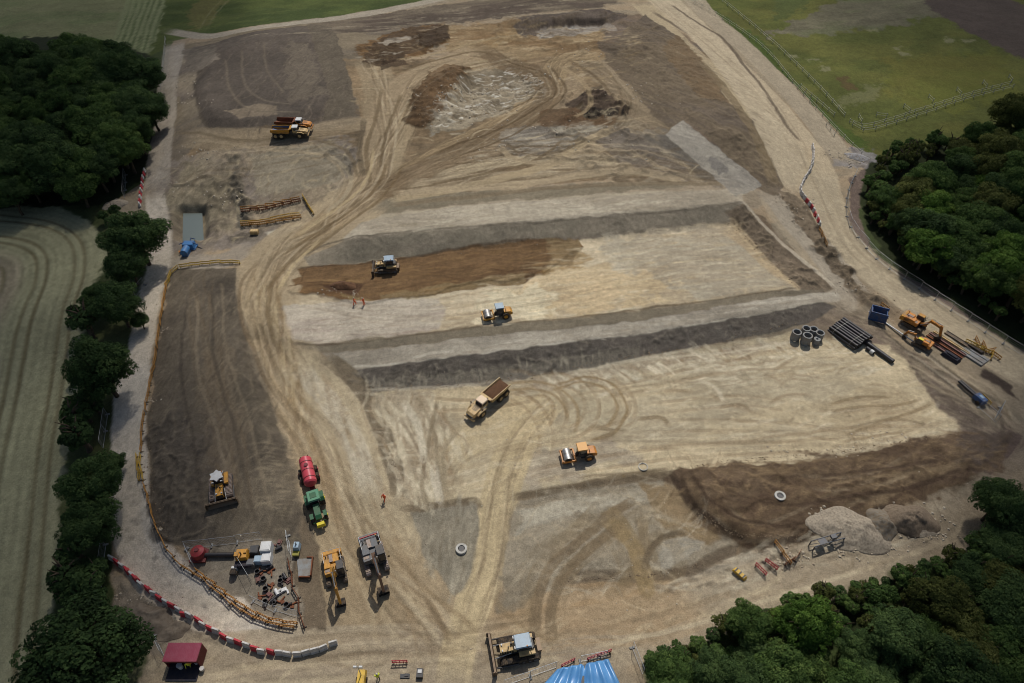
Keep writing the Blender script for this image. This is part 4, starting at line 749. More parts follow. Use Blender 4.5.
def mul(a, b):
    x = N('ShaderNodeMath'); x.operation = 'MULTIPLY'; L(a, x.inputs[0]); L(b, x.inputs[1]); return x.outputs[0]
k1 = mul(mul(mr(n1.outputs[0], .32, .68, .86, 1.14), mr(n2.outputs[0], .32, .68, .78, 1.22)), mr(n3.outputs[0], .3, .7, .93, 1.07))
vm = N('ShaderNodeVectorMath'); vm.operation = 'SCALE'; L(ca.outputs[0], vm.inputs[0]); L(k1, vm.inputs['Scale'])
L(vm.outputs[0], bs.inputs['Base Color']); bs.inputs['Roughness'].default_value = .95; bs.inputs['Specular IOR Level'].default_value = .15
bp = N('ShaderNodeBump'); bp.inputs['Strength'].default_value = .8; bp.inputs['Distance'].default_value = .24
L(mul(mr(n1.outputs[0], 0, 1, .5, 1), mr(n2.outputs[0], 0, 1, .6, 1)), bp.inputs['Height']); L(bp.outputs[0], bs.inputs['Normal'])
me.materials.append(m)
# ------------------------------------------------------------------ materials
MATS = {}
def mat(name, rgb, rough=.6, metal=0, dirt=.25, dcol=(118, 98, 72), spec=.4, scale=1.2):
    if name in MATS: return MATS[name]
    m = bpy.data.materials.new(name); m.use_nodes = True; nt = m.node_tree; b = nt.nodes['Principled BSDF']
    N = nt.nodes.new; L = nt.links.new
    t = N('ShaderNodeTexCoord'); n = N('ShaderNodeTexNoise'); n.inputs['Scale'].default_value = scale; n.inputs['Detail'].default_value = 5; n.inputs['Roughness'].default_value = .7
    L(t.outputs['Object'], n.inputs['Vector'])
    r = N('ShaderNodeMapRange'); L(n.outputs[0], r.inputs[0]); r.inputs[1].default_value = .42; r.inputs[2].default_value = .7; r.inputs[3].default_value = 0.05; r.inputs[4].default_value = min(1, dirt * 2.2)
    x = N('ShaderNodeMix'); x.data_type = 'RGBA'; L(r.outputs[0], x.inputs[0])
    x.inputs[6].default_value = (*lin(rgb), 1); x.inputs[7].default_value = (*lin(dcol), 1)
    L(x.outputs[2], b.inputs['Base Color']); b.inputs['Roughness'].default_value = rough; b.inputs['Metallic'].default_value = metal
    b.inputs['Specular IOR Level'].default_value = spec
    MATS[name] = m; return m
M_yel = mat('machine_yellow', (206, 146, 44), .5, dirt=.38); M_tan = mat('faded_yellow', (210, 178, 122), .5, dirt=.35); M_org = mat('machine_orange', (210, 134, 46), .5, dirt=.35)
M_blk = mat('rubber', (32, 31, 31), .85, dirt=.35, scale=2); M_trk = mat('track_steel', (74, 68, 62), .6, .3, dirt=.5, scale=2); M_trl = mat('worn_track', (136, 124, 118), .5, .4, dirt=.5, scale=2)
M_gls = mat('glass', (22, 28, 38), .12, dirt=.05, spec=.8); M_wht = mat('white_paint', (214, 214, 210), .45, dirt=.15); M_lbl = mat('pale_blue_roof', (156, 178, 192), .4, dirt=.15)
M_gry = mat('grey_paint', (92, 96, 100), .5, dirt=.25); M_dgr = mat('dark_grey_paint', (54, 57, 60), .5, dirt=.2); M_stl = mat('bright_steel', (176, 176, 174), .5, .8, dirt=.3, scale=2.5)
M_bst = mat('blade_steel', (112, 96, 80), .5, .4, dirt=.6, scale=2); M_grn = mat('tractor_green', (30, 92, 58), .4, dirt=.12); M_gro = mat('tractor_roof_green', (78, 140, 106), .4, dirt=.1)
M_ylw = mat('bright_yellow', (226, 206, 40), .45, dirt=.1); M_red = mat('tank_red', (194, 66, 80), .38, dirt=.12, dcol=(190, 110, 100)); M_drd = mat('dark_red', (104, 24, 36), .5, dirt=.15)
M_soil = mat('soil_load', (104, 74, 50), .95, dirt=.7, dcol=(74, 52, 36), scale=2.5); M_blu = mat('blue_paint', (44, 84, 132), .55, dirt=.28); M_cyn = mat('bright_blue', (54, 122, 180), .5, dirt=.22)
M_con = mat('concrete', (140, 142, 140), .9, dirt=.3); M_cnl = mat('pale_concrete', (196, 194, 184), .9, dirt=.2); M_pip = mat('black_plastic', (20, 22, 30), .5, dirt=.08, spec=.6)
M_brr = mat('barrier_red', (192, 44, 58), .55, dirt=.22, dcol=(150, 110, 96)); M_brw = mat('barrier_white', (206, 202, 194), .5, dirt=.25); M_bro = mat('barrier_orange', (204, 144, 62), .6, dirt=.5, scale=.9); M_bry = mat('barrier_yellow', (222, 180, 62), .55, dirt=.35, scale=1)
M_gal = mat('galvanised', (176, 180, 182), .4, .7, dirt=.1); M_hiv = mat('hi_vis_orange', (232, 104, 60), .7, dirt=.0); M_hiy = mat('hi_vis_yellow', (214, 220, 60), .7, dirt=.0)
M_skin = mat('skin', (190, 140, 112), .6, dirt=0); M_nvy = mat('navy_cloth', (34, 38, 52), .9, dirt=.1); M_rst = mat('rust', (128, 76, 46), .8, dirt=.4, dcol=(84, 50, 34)); M_mar = mat('maroon_steel', (104, 62, 60), .6, dirt=.3)
M_wod = mat('weathered_timber', (186, 184, 168), .9, dirt=.2); M_grv = mat('gravel', (164, 152, 132), .95, dirt=.5, dcol=(112, 100, 84), scale=3); M_sub = mat('brown_gravel', (132, 116, 96), .95, dirt=.5, dcol=(98, 84, 68), scale=3)
M_sto = mat('store_roof_red', (140, 52, 72), .5, dirt=.25, dcol=(150, 86, 98)); M_trp = mat('blue_sheet', (84, 142, 196), .35, dirt=.25, dcol=(110, 170, 214), scale=.8, spec=.6)

# ------------------------------------------------------------------ mesh helpers
class MB:
    def __init__(s): s.v = []; s.f = []; s.sm = []
    def add(s, vs, fs, smooth=False):
        b = len(s.v); s.v += [tuple(v) for v in vs]; s.f += [tuple(b + i for i in f) for f in fs]; s.sm += [smooth] * len(fs); return s
    def box(s, c, d, rot=None, top=1.0, topy=None, shift=0):
        topy = top if topy is None else topy
        x, y, z = [q / 2 for q in d]
        v = [(-x, -y, -z), (x, -y, -z), (x, y, -z), (-x, y, -z), (-x * top + shift, -y * topy, z), (x * top + shift, -y * topy, z), (x * top + shift, y * topy, z), (-x * top + shift, y * topy, z)]
        if rot is not None:
            v = [rot @ Vector(p) for p in v]
        v = [(p[0] + c[0], p[1] + c[1], p[2] + c[2]) for p in v]
        return s.add(v, [(0, 3, 2, 1), (4, 5, 6, 7), (0, 1, 5, 4), (1, 2, 6, 5), (2, 3, 7, 6), (3, 0, 4, 7)])
    def cyl(s, a, b, r0, r1=None, n=12, caps=True):
        r1 = r0 if r1 is None else r1; a = Vector(a); b = Vector(b); d = (b - a).normalized()
        u = d.orthogonal().normalized(); w = d.cross(u)
        v = [a + (u * math.cos(2 * math.pi * i / n) + w * math.sin(2 * math.pi * i / n)) * r0 for i in range(n)] + [b + (u * math.cos(2 * math.pi * i / n) + w * math.sin(2 * math.pi * i / n)) * r1 for i in range(n)]
        s.add(v, [(i, (i + 1) % n, n + (i + 1) % n, n + i) for i in range(n)], True)
        if caps: s.add(v, [tuple(range(n))[::-1], tuple(range(n, 2 * n))])
        return s
    def ring(s, a, b, ro, ri, n=18):
        a = Vector(a); b = Vector(b); d = (b - a).normalized(); u = d.orthogonal().normalized(); w = d.cross(u)
        def c(p, r): return [p + (u * math.cos(2 * math.pi * i / n) + w * math.sin(2 * math.pi * i / n)) * r for i in range(n)]
        v = c(a, ro) + c(b, ro) + c(a, ri) + c(b, ri); f = []
        for i in range(n):
            j = (i + 1) % n; f += [(i, j, n + j, n + i), (2 * n + i, 3 * n + i, 3 * n + j, 2 * n + j), (n + i, n + j, 3 * n + j, 3 * n + i), (i, 2 * n + i, 2 * n + j, j)]
        return s.add(v, f)
    def prism(s, pts, y0, y1):
        n = len(pts); v = [(p[0], y0, p[1]) for p in pts] + [(p[0], y1, p[1]) for p in pts]
        return s.add(v, [tuple(range(n)), tuple(range(n, 2 * n))[::-1]] + [(i, n + i, n + (i + 1) % n, (i + 1) % n) for i in range(n)])
    def slab(s, pts, z0, z1):
        n = len(pts); v = [(p[0], p[1], z0) for p in pts] + [(p[0], p[1], z1) for p in pts]
        return s.add(v, [tuple(range(n))[::-1], tuple(range(n, 2 * n))] + [(i, (i + 1) % n, n + (i + 1) % n, n + i) for i in range(n)])
    def tube(s, pts, r, n=6):
        for a, b in zip(pts[:-1], pts[1:]): s.cyl(a, b, r, r, n)
        return s
    def build(s, name, material, parent=None):
        me = bpy.data.meshes.new(name); me.from_pydata(s.v, [], s.f); me.materials.append(material)
        me.polygons.foreach_set('use_smooth', s.sm); me.update()
        o = bpy.data.objects.new(name, me); C.objects.link(o)
        if parent: o.parent = parent
        return o
def tag(o, label=None, cat=None, group=None, kind=None):
    for k, v in (('label', label), ('category', cat), ('group', group), ('kind', kind)):
        if v: o[k] = v
    return o
def thing(name, label, cat, loc=(0, 0, 0), rz=0, group=None):
    o = bpy.data.objects.new(name, None); C.objects.link(o); o.location = loc; o.rotation_euler = (0, 0, rz); o.empty_display_size = .5
    return tag(o, label, cat, group)
def copy_tree(o, parent=None):
    c = o.copy(); C.objects.link(c)
    if parent: c.parent = parent
    for ch in list(o.children): copy_tree(ch, c)
    return c
def drop(o, px, py, rz=None, dz=0.0, tilt=True):
    x, y = at(px, py); o.location = (x, y, gz(x, y) + dz)
    if rz is not None: o.rotation_euler = (0, 0, rz)
    return o
def aim(p0, p1):
    a = at(*p0); b = at(*p1); return math.atan2(b[1] - a[1], b[0] - a[0])
def stadium(x0, x1, r, z0, n=6, rb=None):
    p = [(x1 + r * math.cos(a), z0 + r + r * math.sin(a)) for a in np.linspace(-math.pi / 2, math.pi / 2, n)]
    p += [(x0 + r * math.cos(a), z0 + r + r * math.sin(a)) for a in np.linspace(math.pi / 2, 3 * math.pi / 2, n)]
    return p
def track(parent, x0, x1, r, yc, w, m=None, mh=None, z0=.02):
    b = MB().prism(stadium(x0, x1, r, z0, 7), yc - w / 2, yc + w / 2)
    L_ = x1 - x0; n = int(L_ / .22)
    for i in range(n + 1):
        x = x0 + L_ * i / n
        b.box((x, yc, z0 + 2 * r + .03), (.06, w * .98, .06)); b.box((x, yc, z0 + .015), (.06, w * .98, .05))
    t = b.build('crawler_track', m or M_trk, parent)
    for i in range(6):
        f = MB()
        for sgn in (-1, 1): f.cyl((x0 + L_ * i / 5, yc + sgn * (w / 2 + .005), z0 + r * .8), (x0 + L_ * i / 5, yc + sgn * (w / 2 + .03), z0 + r * .8), r * (.62 if i in (0, 5) else .34), n=10)
        f.build('roller_wheel', mh or M_gry, t)
    return t
def wheel(parent, x, y, r, w, rimm, side=None):
    s = 1 if y > 0 else -1
    b = MB().cyl((x, y - w / 2, r), (x, y + w / 2, r), r * .97, n=20)
    for i in range(20):
        a = 2 * math.pi * i / 20
        b.box((x + r * math.cos(a) * .965, y + (w / 4 if i % 2 else -w / 4), r + r * .965 * math.sin(a)), (.09, w * .5, .09), Matrix.Rotation(-a, 3, 'Y'))
    t = b.build('wheel', M_blk, parent)
    MB().cyl((x, y + s * (w / 2 + .004), r), (x, y + s * (w / 2 + .03), r), r * .52, n=14).cyl((x, y + s * (w / 2 + .03), r), (x, y + s * (w / 2 + .1), r), r * .18, n=8).build('rim', rimm, t)
    return t

# ------------------------------------------------------------------ dump truck
def dump_truck(label, body, bedm, roofm, load=True, group=None, liner=None):
    t = thing('dump_truck', label, 'dump truck', group=group)
    MB().box((-2.6, 0, 1.15), (5.2, .9, .4)).box((2.4, 0, 1.15), (3.6, 1.0, .45)).cyl((-.3, 0, 1.2), (.9, 0, 1.2), .3).build('chassis', M_dgr, t)
    for x in (-4.1, -2.4, 2.9):
        for y in (-1.12, 1.12): wheel(t, x, y, .87, .66, body)
    MB().prism([(2.0, 1.3), (5.2, 1.25), (5.3, 1.75), (4.9, 2.15), (3.0, 2.35), (2.0, 2.35)], -.95, .95).build('bonnet', body, t)
    MB().box((5.3, 0, 1.45), (.12, 1.5, .6)).build('grille', M_dgr, t)
    MB().box((5.35, 0, .95), (.3, 2.6, .35)).build('bumper', body, t)
    for y in (-1.15, 1.15): MB().prism([(1.9, 1.9), (2.2, 2.0), (3.7, 2.0), (4.3, 1.6), (4.3, 1.5), (3.7, 1.85), (2.2, 1.88)], y - .36, y + .36).build('mudguard', body, t)
    cab = MB().prism([(1.0, 1.5), (2.7, 1.5), (2.75, 2.3), (2.3, 3.2), (1.0, 3.2)], -.85, .85).build('cab', body, t)
    MB().prism([(2.70, 2.42), (2.80, 2.42), (2.38, 3.12), (2.30, 3.12)], -.78, .78).build('windscreen', M_gls, cab)
    for s in (-1, 1): MB().prism([(1.2, 2.3), (2.5, 2.3), (2.2, 3.08), (1.2, 3.08)], s * .86 - .01, s * .86 + .01).build('side_window', M_gls, cab)
    MB().box((1.7, 0, 3.28), (1.75, 1.95, .16), top=.9).build('roof', roofm, t)
    MB().tube([(2.9, 1.0, 2.3), (3.2, 1.45, 2.5)], .03).box((3.2, 1.5, 2.6), (.08, .3, .5)).build('mirror', M_blk, t)
    MB().tube([(2.9, -1.0, 2.3), (3.2, -1.45, 2.5)], .03).box((3.2, -1.5, 2.6), (.08, .3, .5)).build('mirror', M_blk, t)
    MB().cyl((.85, .7, 1.6), (.85, .7, 3.5), .1).build('exhaust', M_dgr, t)
    MB().box((.6, -.5, 1.9), (.5, .9, .9)).build('air_cleaner', M_dgr, t)
    # open dump bed, walls with thickness
    b = MB(); o = 1.45; yb = 1.1
    b.prism([(-5.3, 2.0), (-3.6, 1.6), (-.2, 1.55), (.1, 2.0), (-.1, 1.75), (-3.6, 1.75), (-5.3, 2.15)], -1.2, 1.2)
    for s in (-1, 1):
        b.add([(-5.5, s * 1.2, 2.1), (-3.6, s * 1.2, 1.62), (0, s * 1.2, 1.6), (.3, s * o, 2.95), (-5.2, s * o, 2.85),
               (-5.5, s * 1.12, 2.1), (-3.6, s * 1.12, 1.62), (0, s * 1.12, 1.6), (.3, s * (o - .1), 2.95), (-5.2, s * (o - .1), 2.85)],
              [(0, 1, 2, 3, 4), (9, 8, 7, 6, 5), (4, 3, 8, 9), (0, 4, 9, 5), (3, 2, 7, 8)])
        b.box((-2.4, s * o, 2.9), (5.6, .14, .14))
    b.add([(0, -1.2, 1.6), (0, 1.2, 1.6), (.3, o, 2.95), (.3, -o, 2.95), (-.1, -1.2, 1.6), (-.1, 1.2, 1.6), (.18, o, 2.95), (.18, -o, 2.95)], [(0, 1, 2, 3), (7, 6, 5, 4), (3, 2, 6, 7)])
    b.box((.45, 0, 3.0), (.7, 2.7, .1), Matrix.Rotation(R(-12), 3, 'Y'))
    bed = b.build('dump_bed', bedm, t)
    if load:
        n = 12; v = []; f = []
        for i in range(n + 1):
            for j in range(7):
                x = -5.1 + 5.2 * i / n; y = -1.3 + 2.6 * j / 6; e = min(1, min(i, n - i) / 2) * min(1, min(j, 6 - j) / 1.5)
                v.append((x, y, 2.5 + .32 * e + .09 * math.sin(i * 1.9 + j * 2.3)))
        for i in range(n):
            for j in range(6): a = i * 7 + j; f.append((a, a + 7, a + 8, a + 1))
        MB().add(v, f, True).build('soil_load', M_soil, bed)
    elif liner:
        MB().prism([(-5.0, 2.2), (-3.6, 1.8), (-.15, 1.8), (.05, 2.3), (-.2, 1.9), (-3.6, 1.88), (-5.0, 2.28)], -1.08, 1.08).build('bed_liner', liner, bed)
        for s in (-1, 1): MB().prism([(-5.1, 2.2), (-3.5, 1.85), (-.1, 1.85), (.1, 2.8), (-5.0, 2.75)], s * 1.24 - .02, s * 1.24 + .02).build('bed_liner', liner, bed)
    MB().box((-4.9, 0, 1.25), (.15, 2.3, .4)).build('tail_guard', body, t)
    for q in (-1, 1): MB().tube([(2.2, q * 1.45, 2.05), (2.2, q * 1.45, 2.7), (3.4, q * 1.45, 2.6), (3.6, q * 1.45, 2.0)], .035, 5).build('handrail', M_gal, t)
    vg = MB()
    for i in range(6): vg.box((3.2 + i * .26, 0, 2.36 - i * .04), (.09, 1.2, .03))
    vg.build('bonnet_vent', M_dgr, t)
    for q in (-1, 1): MB().box((5.34, q * .75, 1.35), (.06, .3, .22)).build('headlight', M_wht, t)
    return t
t = dump_truck('sandy articulated dump truck heaped with brown soil crossing the lower pale platform', M_tan, M_tan, mat('cream_roof', (232, 204, 170), .5, dirt=.05))
t.scale = (.84,) * 3; drop(t, 488, 405, aim((503, 389), (474, 414)))
t = dump_truck('parked dump truck with rust brown bed by the large dark stockpile, farther of the pair', M_org, M_rst, M_wht, load=False, group='dump trucks parked side by side')
t.scale = (.8,) * 3; drop(t, 295, 129, R(-3))
t = dump_truck('parked dump truck with blue lined bed and yellow flanks, nearer the camera of the pair', M_tan, M_yel, M_wht, load=False, liner=M_blu, group='dump trucks parked side by side')
t.scale = (.8,) * 3; drop(t, 291, 136.5, R(2))

# ------------------------------------------------------------------ bulldozers
def dozer(label, body, roofm, trackm, tw=.6, ty=1.05, L_=3.0, bw=3.6, bladem=None, roof='plain', ripper=True, scale=1):
    t = thing('bulldozer', label, 'bulldozer')
    for s in (-1, 1):
        track(t, -L_ / 2, L_ / 2, .48, s * ty, tw, trackm)
        MB().tube([(.2, s * (ty + tw / 2 + .1), .6), (L_ / 2 + 1.2, s * (ty + tw / 2 + .1), .55)], .1).build('push_arm', M_dgr, t)
    MB().box((0, 0, .85), (L_, 1.1, .6)).box((-1.3, 0, 1.5), (.9, 1.2, .8)).build('chassis', M_dgr, t)
    MB().prism([(.25, 1.1), (2.1, 1.0), (2.15, 1.75), (.25, 1.95)], -.48, .48).build('bonnet', body, t)
    MB().box((2.16, 0, 1.35), (.08, .8, .65)).build('grille', M_blk, t)
    MB().cyl((1.2, .2, 1.8), (1.2, .2, 2.5), .07).cyl((.8, -.22, 1.85), (.8, -.22, 2.3), .1).build('exhaust', M_dgr, t)
    for s in (-1, 1): MB().box((-.9, s * .9, 1.35), (1.9, .55, .35)).build('fender', body, t)
    cab = MB().box((-.5, 0, 2.0), (1.35, 1.35, 1.45), top=.88).build('cab', M_dgr, t)
    MB().box((.17, 0, 2.2), (.05, 1.1, .85), Matrix.Rotation(R(-6), 3, 'Y')).build('windscreen', M_gls, cab)
    for s in (-1, 1): MB().box((-.5, s * .66, 2.2), (1.0, .04, .85)).build('side_window', M_gls, cab)
    if roof == 'star':
        pts = [(-.5 + (1.05 if i % 2 == 0 else .72) * math.cos(a), (1.05 if i % 2 == 0 else .72) * math.sin(a)) for i, a in enumerate(np.linspace(0, 2 * math.pi, 13)[:-1])]
        MB().slab(pts, 2.76, 2.92).build('roof', roofm, t)
    else: MB().box((-.5, 0, 2.84), (1.9, 1.7, .16), top=.9).build('roof', roofm, t)
    cl = MB()
    for i in range(5): cl.box((.7 + i * .3, .50, 1.45), (.16, .04, .45)).box((.7 + i * .3, -.50, 1.45), (.16, .04, .45))
    cl.build('side_grille', M_blk, t)
    for q in (-1, 1): MB().tube([(.2, q * .6, 1.9), (.2, q * .75, 2.4), (-.2, q * .75, 2.75)], .04, 5).build('handrail', M_gal, t)
    MB().tube([(-1.5, .8, 1.8), (-1.5, .8, 2.3), (-1.5, -.8, 2.3), (-1.5, -.8, 1.8)], .035, 5).build('handrail', M_gal, t)
    MB().box((.5, .6, 2.75), (.12, .3, .14)).box((.5, -.6, 2.75), (.12, .3, .14)).box((1.9, .35, 1.9), (.15, .2, .15)).box((1.9, -.35, 1.9), (.15, .2, .15)).build('work_light', M_wht, t)
    bl = MB(); n = 6
    for i in range(n):
        a0 = -0.5 + i / n; a1 = -0.5 + (i + 1) / n
        def cz(a): return (L_ / 2 + 1.35 - .28 * (1 - (2 * a) ** 2), .6 + 1.15 * a)
        p = [cz(a0), cz(a1)]
        bl.add([(p[0][0], -bw / 2, p[0][1]), (p[0][0], bw / 2, p[0][1]), (p[1][0], bw / 2, p[1][1]), (p[1][0], -bw / 2, p[1][1]),
                (p[0][0] - .1, -bw / 2, p[0][1]), (p[0][0] - .1, bw / 2, p[0][1]), (p[1][0] - .1, bw / 2, p[1][1]), (p[1][0] - .1, -bw / 2, p[1][1])],
               [(0, 1, 2, 3), (7, 6, 5, 4), (0, 3, 7, 4), (2, 1, 5, 6)] + ([(3, 2, 6, 7)] if i == n - 1 else []))
    bl.box((L_ / 2 + 1.2, 0, 1.2), (.1, bw, .1))
    blade = bl.build('blade', bladem or M_bst, t)
    for s in (-1, 1): MB().box((L_ / 2 + 1.3, s * bw / 2, .6), (.5, .06, 1.2)).build('blade_end', bladem or M_bst, blade)
    for s in (-1, 1): MB().cyl((.9, s * .62, 1.5), (L_ / 2 + 1.0, s * .75, 1.0), .07, n=8).build('lift_cylinder', M_stl, t)
    if ripper:
        MB().box((-L_ / 2 - .6, 0, .8), (.5, 1.5, .3)).box((-L_ / 2 - .8, .5, .5), (.12, .1, .8)).box((-L_ / 2 - .8, -.5, .5), (.12, .1, .8)).box((-L_ / 2 - .8, 0, .5), (.12, .1, .8)).build('ripper', M_bst, t)
    MB().cyl((-.9, .75, 2.92), (-.9, .75, 3.1), .08, n=8).build('beacon', M_org, t)
    t.scale = (scale,) * 3
    return t
t = dozer('bulldozer with pale blue roof spreading brown fill on the middle platform', M_tan, M_lbl, M_trk, bladem=M_trk, scale=1.0)
drop(t, 388, 271, R(186))
t = dozer('wide track bulldozer with white star shaped roof standing on the dark topsoil block', M_yel, M_wht, M_trl, tw=.95, ty=1.1, L_=3.1, bw=4.2, roof='star', ripper=False, scale=1.02)
drop(t, 222.5, 490, R(-72))
t = dozer('large bulldozer with pale blue roof, muddy blade and black tracks at the bottom centre', M_tan, M_lbl, M_blk, tw=.75, ty=1.2, L_=3.7, bw=4.6, scale=1.08)
drop(t, 518, 651, R(191))

# ------------------------------------------------------------------ rollers
def roller(label, body, roofm):
    t = thing('soil_roller', label, 'road roller')
    dr = MB().cyl((1.9, -1.05, .78), (1.9, 1.05, .78), .76, n=28).build('drum', M_stl, t)
    for s in (-1, 1): MB().cyl((1.9, s * 1.05, .78), (1.9, s * 1.07, .78), .62, n=20).build('drum_face', M_dgr, dr)
    b = MB()
    for s in (-1, 1): b.box((1.75, s * 1.2, .8), (2.2, .14, .42))
    b.box((2.85, 0, .8), (.2, 2.54, .42)).box((.72, 0, .8), (.25, 2.54, .5)).build('drum_frame', body, t)
    MB().cyl((.2, 0, .6), (.2, 0, 1.3), .28).box((.3, 0, .8), (.9, .6, .4)).build('articulation_joint', M_blk, t)
    cab = MB().box((-.55, 0, 1.9), (1.45, 1.45, 1.75), top=.93).build('cab', M_dgr, t)
    MB().box((.17, 0, 2.1), (.05, 1.25, 1.1)).build('windscreen', M_gls, cab)
    for s in (-1, 1): MB().box((-.55, s * .71, 2.1), (1.1, .04, 1.1)).build('side_window', M_gls, cab)
    MB().box((-.5, 0, 2.86), (1.75, 1.75, .16), top=.92).build('roof', roofm, t)
    MB().prism([(-1.3, .75), (-2.9, .85), (-3.0, 1.35), (-2.6, 1.7), (-1.3, 1.8)], -.75, .75).build('engine_bonnet', body, t)
    MB().box((-2.98, 0, 1.1), (.12, 1.3, .5)).build('rear_bumper', M_dgr, t)
    MB().cyl((-1.7, .4, 1.7), (-1.7, .4, 2.3), .06).build('exhaust', M_dgr, t)
    for s in (-1, 1):
        wheel(t, -1.6, s * .9, .76, .55, body)
        MB().box((-.6, s * .85, .9), (.7, .3, .12)).build('step', M_dgr, t)
    return t
t = roller('yellow single drum roller with pale blue roof compacting the middle platform', M_yel, M_lbl); t.scale = (.93,) * 3; drop(t, 497, 317, R(192))
t = roller('orange single drum roller with orange canopy on the lower pale platform', M_org, mat('orange_roof', (226, 166, 84), .5, dirt=.05)); t.scale = (.95,) * 3; drop(t, 578, 457.5, R(190))

# ------------------------------------------------------------------ excavators
def excavator(label, body, cabroof, boomm, cw, reach=(2.6, 4.2, 7.6, 3.2), trackm=None, rail=True, scale=1, slew=0.0, cabm=None):
    t = thing('excavator', label, 'excavator')
    for s in (-1, 1): track(t, -1.75, 1.75, .46, s * 1.2, .6, trackm)
    MB().box((0, 0, .75), (2.4, 1.9, .4)).cyl((0, 0, .9), (0, 0, 1.15), .75, n=18).build('undercarriage', M_dgr, t)
    ho = MB().box((-.7, -.25, 1.6), (3.2, 2.2, .9)).box((-.9, -.85, 2.15), (2.2, 1.0, .3), top=.9).box((-1.3, .35, 2.15), (1.4, 1.1, .35), top=.9).build('engine_house', body, t)
    MB().prism([(-2.9, 1.05), (-2.1, 1.05), (-2.1, 2.15), (-2.75, 2.15), (-2.95, 1.7)], -1.4, 1.4).build('counterweight', cw, t)
    MB().box((.2, -.95, 1.6), (1.3, .9, .85)).build('side_locker', body, t)
    cab = MB().prism([(-.35, 1.15), (1.35, 1.15), (1.4, 1.9), (1.05, 2.85), (-.35, 2.9)], .42, 1.4).build('cab', cabm or M_dgr, t)
    MB().prism([(1.38, 1.5), (1.44, 1.9), (1.1, 2.8), (1.03, 2.8), (1.36, 1.9)], .5, 1.32).build('windscreen', M_gls, cab)
    MB().box((.4, 1.41, 2.15), (1.3, .03, 1.1)).build('side_window', M_gls, cab)
    MB().box((.38, .91, 2.93), (1.45, 1.0, .08), top=.92).build('cab_roof', cabroof, cab)
    kx, kz, ex, ez = reach
    bm = MB()
    prof = [(.7, 1.6), (1.6 + kx * .2, kz * .7), (kx, kz + .35), (kx + .35, kz + .2), ((kx + ex) / 2 + .1, (kz + ez) / 2 + .25), (ex + .2, ez + .15), (ex + .1, ez - .2), ((kx + ex) / 2 - .1, (kz + ez) / 2 - .2), (kx + .1, kz - .35), (1.7 + kx * .2, kz * .6 - .5), (1.1, 1.4)]
    bm.prism(prof, -.24, .24).build('boom', boomm, t)
    sx, sz = ex + .55, 1.0
    MB().prism([(ex - .3, ez + .55), (ex + .2, ez + .5), (sx + .25, sz), (sx - .1, sz), (ex - .3, ez - .1)], -.17, .17).build('stick', boomm, t)
    MB().cyl((1.2, .34, 1.5), (kx * .8 + .4, .34, kz * .82), .09, n=8).cyl((1.2, -.34, 1.5), (kx * .8 + .4, -.34, kz * .82), .09, n=8).cyl((kx + .8, 0, kz + .45), (ex, 0, ez + .75), .1, n=8).build('hydraulic_cylinder', M_stl, t)
    MB().prism([(sx + .35, 1.0), (sx - .15, 1.05), (sx - .75, .75), (sx - .85, .3), (sx - .45, .02), (sx + .2, .0), (sx + .15, .08), (sx - .4, .12), (sx - .7, .35), (sx - .55, .7), (sx - .1, .85), (sx + .3, .8)], -.68, .68).build('bucket', M_blk, t)
    MB().prism([(sx + .33, .95), (sx - .7, .75), (sx - .82, .3), (sx - .45, .05), (sx + .2, .03)], -.7, -.66).prism([(sx + .33, .95), (sx - .7, .75), (sx - .82, .3), (sx - .45, .05), (sx + .2, .03)], .66, .7).build('bucket_side', M_blk, t)
    vg = MB()
    for i in range(6): vg.box((-2.0 + i * .17, -1.36, 1.7), (.09, .03, .6)).box((-1.7, -.6 + i * .13, 2.34), (.8, .06, .03))
    vg.build('engine_grille', M_blk, t)
    MB().tube([(1.3, .15, 1.9), (kx * .7, .2, kz * .8 + .3), (kx + .4, .2, kz + .5), (ex, .2, ez + .5)], .045, 5).build('hydraulic_hose', M_blk, t)
    MB().box((-1.3, -.2, 2.36), (1.2, .5, .06)).box((.1, -.95, 2.06), (1.0, .7, .05)).build('tread_plate', M_trl, t)
    MB().cyl((-2.2, .9, 2.3), (-2.2, .9, 2.5), .09, n=8).build('beacon', M_org, t)
    if rail:
        r = MB()
        for y in (-1.25, 1.25): r.tube([(-2.5, y, 2.2), (-2.5, y, 2.7), (-.6, y, 2.7), (-.6, y, 2.2)], .03)
        r.tube([(-2.5, -1.25, 2.7), (-2.5, 1.25, 2.7)], .03).build('handrail', M_gal, t)
    MB().cyl((-1.6, -.9, 2.2), (-1.6, -.9, 2.75), .08, n=8).build('exhaust', M_dgr, t)
    MB().tube([(1.2, 1.45, 2.0), (1.4, 1.75, 2.3)], .03).box((1.42, 1.8, 2.4), (.05, .2, .4)).build('mirror', M_blk, t)
    t.scale = (scale,) * 3
    return t
t = excavator('yellow crawler excavator with black cab, bucket resting on the haul road beside the compound', M_yel, M_dgr, M_yel, M_yel, scale=.92, reach=(2.0, 5.3, 4.7, 4.2))
drop(t, 336, 573, aim((337, 560), (344, 600)))
t = excavator('grey crawler excavator with brown boom parked to the right of the yellow one', M_gry, M_dgr, mat('brown_boom', (122, 92, 74), .5), M_gry, trackm=M_trl, scale=1.06, reach=(2.0, 5.2, 4.4, 3.9))
MB().box((-2.5, 0, 2.2), (.08, 2.4, .1)).build('tail_light_bar', M_brr, t)
drop(t, 375, 560, aim((374, 545), (386, 588)))
t = excavator('yellow excavator working beside the trench with its boom over the maroon trench sheets', M_org, M_yel, M_org, M_yel, scale=.85, reach=(2.6, 3.4, 5.0, 3.0))
drop(t, 913, 326, aim((908, 318), (936, 334)))
